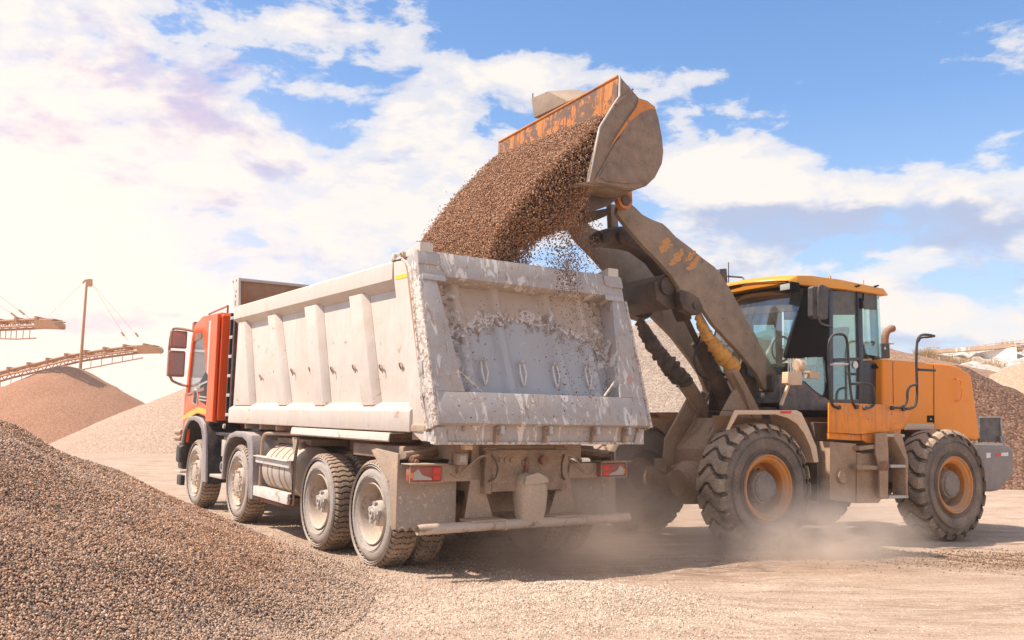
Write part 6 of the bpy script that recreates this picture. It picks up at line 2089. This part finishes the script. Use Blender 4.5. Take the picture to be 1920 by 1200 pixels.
    Cb(MB().lathe([(-.013, .17), (0, .185), (.013, .17), (0, .155)], (D0b[0] + .12, -1.3, zb + .78), 'u', 28, closed_prof=True).tube([(D0b[0] + .12, -1.3, zb + .78), (D0b[0] + .3, -1.3, zb + .1)], .04, 10), 'steering_wheel', M['seat'], smooth=True)
    Cb(MB().box((D0b[0] + .25, -.85, zb), (D0b[0] + .45, -1.75, zb + .55)), 'dashboard', M['seat'], bevel=.04)
    Cb(MB().tube([(q(1590, 550)[0], cf + .05, q(1590, 560)[1]), (q(1600, 600)[0] - .1, cf + .05, q(1604, 610)[1])], .012, 6), 'inner_wiper', M['blackpl'])
    # door handle, hinges
    Cb(MB().prism(LD.side([(1634, 684), (1645, 684), (1646, 691), (1634, 691)], cn), cn + .003, cn + .02).tube([LD.at(1640, 687, 'v', cn + .02), LD.at(1652, 690, 'v', cn + .05)], .010, 8), 'door_handle', M['blackpl'], bevel=.002)
    Cb(MB().prism(LD.side([(1610, 559), (1615, 559), (1616, 579), (1611, 579)], cn), cn + .004, cn + .035), 'door_hinge', M['blackpl'], bevel=.004)
    Cb(MB().lathe([(0, .0), (0, .05), (.004, .05), (.004, 0)], LD.at(1604, 684, 'v', cn - .015), 'v', 24), 'round_decal', M['white'])
    # wiper on the windscreen
    wv = cf + .30
    Cb(MB().tube([LD.at(1412, 586, 'v', wv), LD.at(1407, 610, 'v', wv), LD.at(1404, 625, 'v', wv)], .012, 6).tube([LD.at(1407, 612, 'v', wv), LD.at(1421, 640, 'v', wv)], .010, 6), 'wiper', M['blackpl'])
    # roof: thick moulded cap with arched front edge
    rz0 = q(1525, 540)[1]
    uf, ur = q(1508, 530)[0] + .16, q(1660, 540)[0] - .02
    nn = 16
    rings = []
    hw = (cn - cf) / 2 + .10
    vm = (cn + cf) / 2 - .05
    topz, botz = q(1520, 516)[1] - .012, q(1525, 541)[1] + .022
    for (uu, zt_, zb_, sc) in ((uf + .10, topz - .09, botz + .01, .93), (uf + .02, topz - .03, botz - .005, 1.0), (uf - .25, topz - .005, botz, 1.0), (uf - .8, topz, botz + .015, 1.0), (ur + .12, topz - .035, botz + .02, 1.0), (ur + .0, topz - .10, botz + .02, .97)):
        ring = []
        for k in range(nn + 1):
            f = k / nn
            ring.append((uu + (.24 * (1 - (2 * f - 1) ** 2) if uu > uf - .1 else 0) , vm + hw * sc * (1 - 2 * f), zt_ + .02 * (1 - (2 * f - 1) ** 4)))
        for k in range(nn, -1, -1):
            f = k / nn
            arch = .055 * (1 - (2 * f - 1) ** 2) if uu > uf - .2 else 0
            ring.append((uu + (.24 * (1 - (2 * f - 1) ** 2) if uu > uf - .1 else 0), vm + hw * sc * (1 - 2 * f), zb_ + arch))
        rings.append(ring)
    ro = Cb(MB().loft(rings), 'roof', M['orange_roof'], bevel=.012, auto=45)
    Cb(MB().box((uf - .05, cn - .03, botz - .035), (ur + .12, cf + .03, botz + .01)), 'roof_frame', M['blackpl'], bevel=.008)
    for vv, nm in ((cn - .02, 0), (cf + .06, 1)):
        lpo = Cb(MB().box((uf - .0, vv - .10, botz - .095), (uf + .16, vv + .09, botz + .015)), 'roof_lamp', M['blackpl'], bevel=.012)
        MB().box((uf + .161, vv - .085, botz - .085), (uf + .167, vv + .075, botz - .008)).build('lens', M['lampglass'], lpo, bevel=.002)
    c_ = LD.at(1555, 513, 'v', cn - .25)
    Cb(MB().lathe([(-.012, .026), (0, .036), (.012, .026), (0, .018)], (c_[0], c_[1], topz + .085), 'v', 20, closed_prof=True).cyl((c_[0], c_[1], topz + .0), (c_[0], c_[1], topz + .06), .012, 8), 'lifting_eye', M['steel'], smooth=True)
    c_ = LD.at(1619, 521, 'v', cn - .25)
    Cb(MB().cyl((c_[0], c_[1], topz), (c_[0], c_[1], topz + .12), .008, 6), 'antenna_stub', M['orange_roof'])
    for x in (1608, 1643):
        Cb(MB().prism(LD.side([(x - 5, 536), (x + 3, 534), (x + 5, 536), (x - 2, 539)], cn + .06), cn + .055, cn + .068), 'roof_slot', M['blackpl'])
    # mirror
    mm = SD([(1523, 539), (1526, 536), (1553, 537), (1555, 541), (1553, 596), (1549, 599), (1528, 598), (1523, 592)], -.22)
    mo = Cb(MB().prism(mm, -.22, -.30), 'mirror', M['mirror_back'], bevel=.02, seg=3)
    MB().tube(arc([LD.at(1558, 545, 'v', cn), LD.at(1548, 537, 'v', -.26), LD.at(1537, 534, 'v', -.19), LD.at(1534, 542, 'v', -.19), LD.at(1534, 567, 'v', -.19), LD.at(1535, 600, 'v', -.19), LD.at(1540, 608, 'v', -.24), LD.at(1560, 612, 'v', cn)]), .012, 8).build('mirror_arm', M['mirror_back'], mo, smooth=True)
    MB().lathe([(-.02, 0), (-.02, .028), (.02, .028), (.02, 0)], LD.at(1535, 566, 'v', -.20), 'v', 16).build('mirror_clamp', M['mirror_back'], mo, smooth=True)
    # far side mirror and antenna seen above the boom
    fm = SD([(1350, 504), (1363, 503), (1365, 532), (1356, 536), (1350, 528)], -2.35)
    Cb(MB().prism(fm, -2.35, -2.43), 'mirror', M['mirror_back'], bevel=.015)
    Cb(MB().tube([LD.at(1364, 518, 'v', -2.38), LD.at(1392, 520, 'v', -2.2), LD.at(1400, 530, 'v', cf)], .014, 8), 'mirror_bracket', M['mirror_back'], smooth=True)
    Cb(MB().cyl(LD.at(1366, 492, 'v', -2.38), LD.at(1366, 535, 'v', -2.38), .008, 6), 'antenna', M['mirror_back'])

    # ---- hood
    hv0, hv1 = -.45, -2.15
    hd = SD([(1655.5, 673), (1701, 677), (1780, 683), (1795, 687), (1817, 699), (1822, 707), (1838, 822), (1830, 826), (1760, 812), (1725, 806), (1655, 806)], hv0)
    ho = A(MB().prism(hd, hv0, hv1), 'engine_hood', M['orange'], bevel=.035, seg=4)
    # panel seams, pillar strip, handle
    z_ = hv0 + .0005
    for x0, y0, x1, y1 in ((1673, 678, 1675, 800),):
        MB().prism(LD.side([(x0, y0), (x0 + 1.2, y0), (x1 + 1.2, y1), (x1, y1)], hv0), z_, z_ + .003).build('hood_seam', M['pipe'], ho)
    MB().prism(LD.side([(1751, 684), (1757, 684), (1757, 806), (1751, 806)], hv0), z_, z_ + .010).build('hood_post', M['orange'], ho, bevel=.003)
    MB().prism(LD.side([(1749.6, 684), (1750.9, 684), (1750.9, 806), (1749.6, 806)], hv0), z_, z_ + .002).build('hood_seam', M['pipe'], ho)
    MB().tube(arc([LD.at(1791, 711, 'v', hv0), LD.at(1796, 711, 'v', hv0 + .05), LD.at(1803, 716, 'v', hv0 + .06), LD.at(1803, 745, 'v', hv0 + .06), LD.at(1799, 751, 'v', hv0 + .05), LD.at(1791, 752, 'v', hv0)]), .009, 8).build('hood_handle', M['orange'], ho, smooth=True)
    MB().prism(LD.side([(1738, 779), (1751, 779), (1751, 792), (1738, 792)], hv0), z_, z_ + .004).build('latch_well', M['blackpl'], ho)
    MB().lathe([(0, .014), (.006, .014), (.006, 0)], LD.at(1745, 786, 'v', hv0 + .004), 'v', 12).build('latch_knob', M['steel'], ho)
    MB().prism(LD.side([(1700, 794), (1752, 795), (1752, 805), (1694, 806)], hv0), z_, z_ + .006).build('hood_skirt', M['fender_l'], ho, bevel=.002)
    # exhaust
    ev = -1.15
    A(MB().box(LD.at(1645, 643, 'v', ev), tuple(np.array(LD.at(1669, 672, 'v', ev)) + np.array((0, -.35, 0)))), 'muffler_box', M['black'], bevel=.008)
    A(MB().tube(arc([LD.at(1659, 645, 'v', ev - .1), LD.at(1659, 632, 'v', ev - .1), LD.at(1662, 621, 'v', ev - .1), LD.at(1670, 616, 'v', ev - .1), LD.at(1674, 616, 'v', ev - .1)]), .055, 16, cap=False), 'exhaust_pipe', M['pipe'], smooth=True)
    A(MB().lathe([(0, .0), (0, .02), (.002, .02), (.002, 0)], tuple(np.array(LD.at(1659, 653, 'v', ev)) + np.array((0, .003, 0))), 'v', 10), 'box_decal', M['white'])
    A(MB().box(LD.at(1669, 643, 'v', ev - .1), tuple(np.array(LD.at(1677, 645.5, 'v', ev - .1)) + np.array((0, -.1, 0)))), 'exhaust_bracket', M['steel'])
    # grille frame, counterweight
    A(MB().prism(SD([(1837, 783), (1876, 783), (1878, 829), (1838, 829)], -.75), -.75, -.79), 'rear_step_plate', M['dirtygrey'], bevel=.004)
    A(MB().box((hd[6][0] - .02, -.85, hd[7][1] + .02), (hd[6][0] - .25, -1.8, hd[7][1] + .35)), 'radiator_grille', M['grill'], bevel=.01)
    A(MB().bar(LD.at(1837, 782, 'v', -.73), LD.at(1877, 782, 'v', -.73), .03, .015).bar(LD.at(1877, 783, 'v', -.73), LD.at(1879, 829, 'v', -.73), .02, .02), 'grille_frame', M['steel'])
    A(MB().cyl(LD.at(1878, 818, 'v', -.7), LD.at(1878, 832, 'v', -.7), .035, 14), 'rear_lamp_post', M['cw'], smooth=True)
    cw = SD([(1828, 836), (1893, 836), (1901, 842), (1902, 885), (1897, 895), (1874, 920), (1862, 922), (1848, 922), (1846, 880)], -.35)
    co = A(MB().prism(cw, -.35, -2.25), 'counterweight', M['cw'], bevel=.05, seg=4)
    A(MB().prism(SD([(1826, 830), (1880, 831), (1882, 836), (1828, 835.5)], -.38), -.38, -2.2), 'rear_deck', M['steel'], bevel=.004)
    MB().prism(LD.side([(1866, 850), (1876, 850), (1876, 855), (1866, 855)], -.35), -.349, -.346).build('red_sticker', M['red'], co)
    MB().prism(LD.side([(1849, 849), (1857, 849), (1857, 858), (1849, 859)], -.35), -.349, -.346).prism(LD.side([(1877, 849), (1890, 848), (1890, 855), (1877, 855)], -.35), -.349, -.346).build('white_sticker', M['white'], co)
    return root


loader()


# ------------------------------------------------------------------ falling gravel
def falling():
    # outlines of the pour, traced on the near and far end planes of the bucket (u,w of the loader)
    nearU = [(1136, 212), (1085, 262), (1020, 322), (962, 390), (930, 440), (915, 500), (905, 540)]
    nearL = [(1112, 336), (1100, 368), (1090, 396), (1070, 418), (1045, 432), (1010, 446), (985, 510)]
    farU = [(937, 290), (912, 309), (872, 350), (838, 388), (806, 430), (786, 465), (776, 510)]
    farL = [(960, 330), (940, 352), (915, 385), (890, 420), (868, 455), (852, 490), (846, 530)]
    vn, vfz = [-.10, -.12, -.20, -.32, -.48, -.62, -.70], [-2.62] * 7

    def cv(pts, vs):
        return np.array([LD.at(x, y, 'v', v) for (x, y), v in zip(pts, vs)])
    NU, NL, FU, FL = cv(nearU, vn), cv(nearL, vn), cv(farU, vfz), cv(farL, vfz)

    def samp(C, s):
        f = s * (len(C) - 1)
        i = np.clip(f.astype(int), 0, len(C) - 2)
        t = (f - i)[:, None]
        # catmull-rom
        p0, p1, p2, p3 = C[np.clip(i - 1, 0, None)], C[i], C[i + 1], C[np.clip(i + 2, None, len(C) - 1)]
        return 0.5 * ((2 * p1) + (-p0 + p2) * t + (2 * p0 - 5 * p1 + 4 * p2 - p3) * t ** 2 + (-p0 + 3 * p1 - 3 * p2 + p3) * t ** 3)

    def pt(b, s, t):
        """b across the bucket, s along the fall, t through the sheet (0 = outer/upper surface)"""
        U = samp(NU, s) * (1 - b[:, None]) + samp(FU, s) * b[:, None]
        Lw = samp(NL, s) * (1 - b[:, None]) + samp(FL, s) * b[:, None]
        return U * (1 - t[:, None]) + Lw * t[:, None]
    inv = np.array(LD.m.to_3x3())
    o_ = np.array(LD.o)
    toW = lambda P: P @ inv.T + o_
    # core body, rough
    nb, ns = 70, 60
    bb, ss = np.meshgrid(np.linspace(0.02, .98, nb), np.linspace(0, 1, ns))
    bf, sf = bb.ravel(), ss.ravel()
    up = pt(bf, sf, np.full(bf.shape, .10))
    lo = pt(bf, sf, np.clip(.86 - .22 * sf - .10 * (1 - bf) * sf + .05 * RNG.normal(size=bf.shape), .2, .9))
    jit = RNG.normal(size=up.shape) * .010
    V = np.concatenate([toW(up + jit), toW(lo + jit)])
    mb = MB()
    F = []
    n1 = nb * ns
    for r0 in range(ns - 1):
        for c in range(nb - 1):
            a = r0 * nb + c
            F.append((a, a + 1, a + nb + 1, a + nb))
            F.append((n1 + a, n1 + a + nb, n1 + a + nb + 1, n1 + a + 1))
    for r0 in range(ns - 1):
        for c in (0, nb - 1):
            a = r0 * nb + c
            F.append((a, a + nb, n1 + a + nb, n1 + a))
    for c in range(nb - 1):
        for r0 in (0, ns - 1):
            a = r0 * nb + c
            F.append((a, a + 1, n1 + a + 1, n1 + a))
    mb.v = [tuple(p) for p in V]
    mb.f = F
    mb.m = [0] * len(F)
    core = mb.build('falling_gravel', gravel_surface('pour_core', [(0.035, 0.016, 0.010), (0.12, 0.058, 0.033), (0.26, 0.145, 0.085)], 42, .9, 2.0), None, smooth=False)
    tag(core, 'dense curtain of brown gravel pouring from the raised bucket into the truck body', 'falling gravel', kind='stuff')
    # stones: outer shell, lower shell, fringes
    n = 100000
    b = RNG.random(n); s = RNG.random(n) ** .95
    t = np.where(RNG.random(n) < .62, RNG.random(n) ** 1.6 * .16 - .02, RNG.random(n))
    P1 = pt(b, s, t) + RNG.normal(size=(n, 3)) * .012
    n = 20000
    b = np.where(RNG.random(n) < .5, -.015 + .05 * RNG.random(n), 1.01 - .05 * RNG.random(n)); s = RNG.random(n)
    P2 = pt(b, s, RNG.random(n)) + RNG.normal(size=(n, 3)) * .022
    # feathered outer and lower edges
    n = 9000
    b = RNG.random(n); s = .35 + .65 * RNG.random(n)
    P3 = pt(b, s, .80 + np.abs(RNG.normal(size=n)) * .16) + RNG.normal(size=(n, 3)) * .05
    n = 1800
    b = RNG.random(n); s = .3 + .7 * RNG.random(n)
    P4 = pt(b, s, -np.abs(RNG.normal(size=n)) * .05) + RNG.normal(size=(n, 3)) * .045
    # loose spray under the near corner of the bucket
    sp = []
    for _ in range(3800):
        k = random.random()
        if k < .55:
            x, y = random.gauss(1052, 20) + (random.random() * 26), random.uniform(395, 545)
            x += (y - 440) * -.05
        elif k < .8:
            x, y = random.gauss(1085, 16), random.uniform(345, 440)
        else:
            x, y = random.uniform(985, 1130), random.uniform(430, 560) - random.random() * 30
        sp.append(LD.at(x, y, 'v', random.uniform(-.55, -1.3)))
    P5 = np.array(sp)
    P5 = P5[P5[:, 0] > 1.62]
    keep = lambda Q: ~((lambda X: (X[:, 2] < 3.16) & (X[:, 0] < -.60 - .31 * (3.08 - X[:, 2])))((toW(Q) - np.array(T.o)) @ np.array(T.m.to_3x3())))
    P1, P2, P3, P4, P5 = [Q[keep(Q)] for Q in (P1, P2, P3, P4, P5)]
    P = np.concatenate([P1, P2, P3, P4, P5])
    rad = RNG.uniform(.006, .0125, len(P))
    rad[-len(P5):] = RNG.uniform(.004, .0125, len(P5))
    tn = tone_mix(len(P), [(0.46, 0.24, 0.13), (0.34, 0.17, 0.09), (0.60, 0.35, 0.20), (0.15, 0.07, 0.04), (0.64, 0.43, 0.28)], [5, 4, 2.6, 1.3, .5], .2)
    o = stones('falling_stones', toW(P), rad, tn, M['stone_fall'])
    o.parent = core
    tag(o, kind='stuff')
    # single stones bouncing in front of the tailgate
    n = 900
    xs_, ys_ = [], []
    P6 = []
    for _ in range(n):
        k = random.random()
        if k < .5:
            x, y = random.gauss(1068, 13), random.gauss(525, 22)
        elif k < .85:
            x, y = random.gauss(1075, 28), random.uniform(540, 760)
        else:
            x, y = random.uniform(860, 1150), random.uniform(560, 800)
        tpt = T.at(x, y, 'u', -1.15 - random.random() * .35 - (max(0, y - 600) * .0012))
        P6.append(T.world(*tpt))
    P6 = np.array([tuple(p) for p in P6])
    o = stones('stray_stones', P6, RNG.uniform(.004, .011, n), tone_mix(n, [(0.10, 0.05, 0.03), (0.2, 0.11, 0.07)], [2, 1]), M['stone_fall'])
    tag(o, 'scattered dark stones dropping down in front of the truck tailgate', 'falling stones', kind='stuff')
    # load already in the body
    hf = MB()
    n1_, n2_ = 60, 30
    g = []
    for i in range(n1_):
        for j in range(n2_):
            u = -0.75 + 5.2 * i / (n1_ - 1)
            v = -1.05 + 2.1 * j / (n2_ - 1)
            w = 2.0 + .75 * math.exp(-((u - .3) / 1.3) ** 2 - ((v - .1) / .8) ** 2) + rnd(0, .012)
            g.append((u, v, w))
    hf.add(g, [(i * n2_ + j, i * n2_ + j + 1, (i + 1) * n2_ + j + 1, (i + 1) * n2_ + j) for i in range(n1_ - 1) for j in range(n2_ - 1)])
    o = hf.build('gravel_load', gravel_surface('load', [(0.05, 0.025, 0.015), (0.16, 0.085, 0.05), (0.30, 0.18, 0.11)], 42, .9, 2.0))
    o.matrix_world = T.m
    tag(o, 'heap of brown gravel lying inside the truck tipper body', 'gravel load', kind='stuff')
    # gravel held in the bucket, behind the pour
    mb = MB().prism(LD.side([(1140, 214), (1196, 215), (1225, 260), (1228, 300), (1205, 335), (1175, 345), (1112, 336)], 0), -.04, -2.66)
    o = mb.build('bucket_load', gravel_surface('load2', [(0.035, 0.016, 0.010), (0.12, 0.058, 0.033), (0.26, 0.145, 0.085)], 42, .9, 2.0))
    o.matrix_world = LD.m
    tag(o, 'brown gravel still heaped inside the loader bucket', 'gravel load', kind='stuff')


falling()


# ------------------------------------------------------------------ airborne dust
def dust_cloud(name, label, c, r, dens, scale, tint=(0.97, 0.86, 0.74)):
    bpy_m = bpy.data.materials.new('dust_' + name)
    bpy_m.use_nodes = True
    nt = bpy_m.node_tree
    nt.nodes.clear()
    out = N(nt, 'ShaderNodeOutputMaterial')
    v = N(nt, 'ShaderNodeVolumePrincipled')
    v.inputs['Color'].default_value = (*tint, 1)
    v.inputs['Anisotropy'].default_value = 0.2
    tc = N(nt, 'ShaderNodeTexCoord')
    O = tc.outputs['Object']
    ln = N(nt, 'ShaderNodeVectorMath', operation='LENGTH')
    nt.links.new(O, ln.inputs[0])
    fall = ramp(nt, ln.outputs['Value'], [(0.0, 1), (0.35, 0.75), (0.7, 0.22), (0.98, 0)], 'EASE')
    nz = noise(nt, O, scale, 4, 0.6, 0.5)
    d = math_n(nt, 'MULTIPLY', math_n(nt, 'MULTIPLY', fall, ramp(nt, nz, [(0.34, 0.0), (0.68, 1)])), dens)
    nt.links.new(d, v.inputs['Density'])
    nt.links.new(v.outputs[0], out.inputs['Volume'])
    bm = bmesh.new()
    bmesh.ops.create_icosphere(bm, subdivisions=3, radius=1)
    me = bpy.data.meshes.new('dust_cloud')
    bm.to_mesh(me)
    bm.free()
    me.materials.append(bpy_m)
    o = bpy.data.objects.new('dust_cloud', me)
    COL.objects.link(o)
    o.location = c
    o.scale = r
    tag(o, label, 'dust', 'dust kicked up by the wheels', 'stuff')
    return o


dust_cloud('a', 'pale dust cloud billowing round the foot of the loader front wheel', LD.world(.05, .55, .18), (1.5, 1.3, .75), 3.6, 1.6)
dust_cloud('b', 'thin brown dust behind the truck rear wheels under the tube bumper', T.world(-1.0, -.6, .35), (1.6, 1.4, .75), 1.5, 1.2, (0.95, 0.78, 0.62))
dust_cloud('c', 'brown dust hanging between the truck tailgate and the loader far front wheel', LD.world(.8, -1.9, .6), (1.3, 1.3, 1.0), 1.6, 1.0, (0.95, 0.78, 0.62))

# ------------------------------------------------------------------ thin sunlit dust in the air of the whole yard
hm = bpy.data.materials.new('yard_air')
hm.use_nodes = True
nt = hm.node_tree
nt.nodes.clear()
out = N(nt, 'ShaderNodeOutputMaterial')
v = N(nt, 'ShaderNodeVolumePrincipled')
v.inputs['Color'].default_value = (1.0, 0.90, 0.82, 1)
v.inputs['Density'].default_value = 0.0013
v.inputs['Anisotropy'].default_value = 0.3
nt.links.new(v.outputs[0], out.inputs['Volume'])
o = MB().box((-265, -35, -3.0), (265, 425, 19)).build('haze', hm)
tag(o, 'thin warm dusty haze in the air over the whole yard', 'haze', kind='stuff')

# ------------------------------------------------------------------ render
S.render.engine = 'CYCLES'
S.cycles.volume_step_rate = 4
S.cycles.volume_max_steps = 64
S.cycles.max_bounces = 6
S.cycles.volume_bounces = 4
S.cycles.transparent_max_bounces = 12
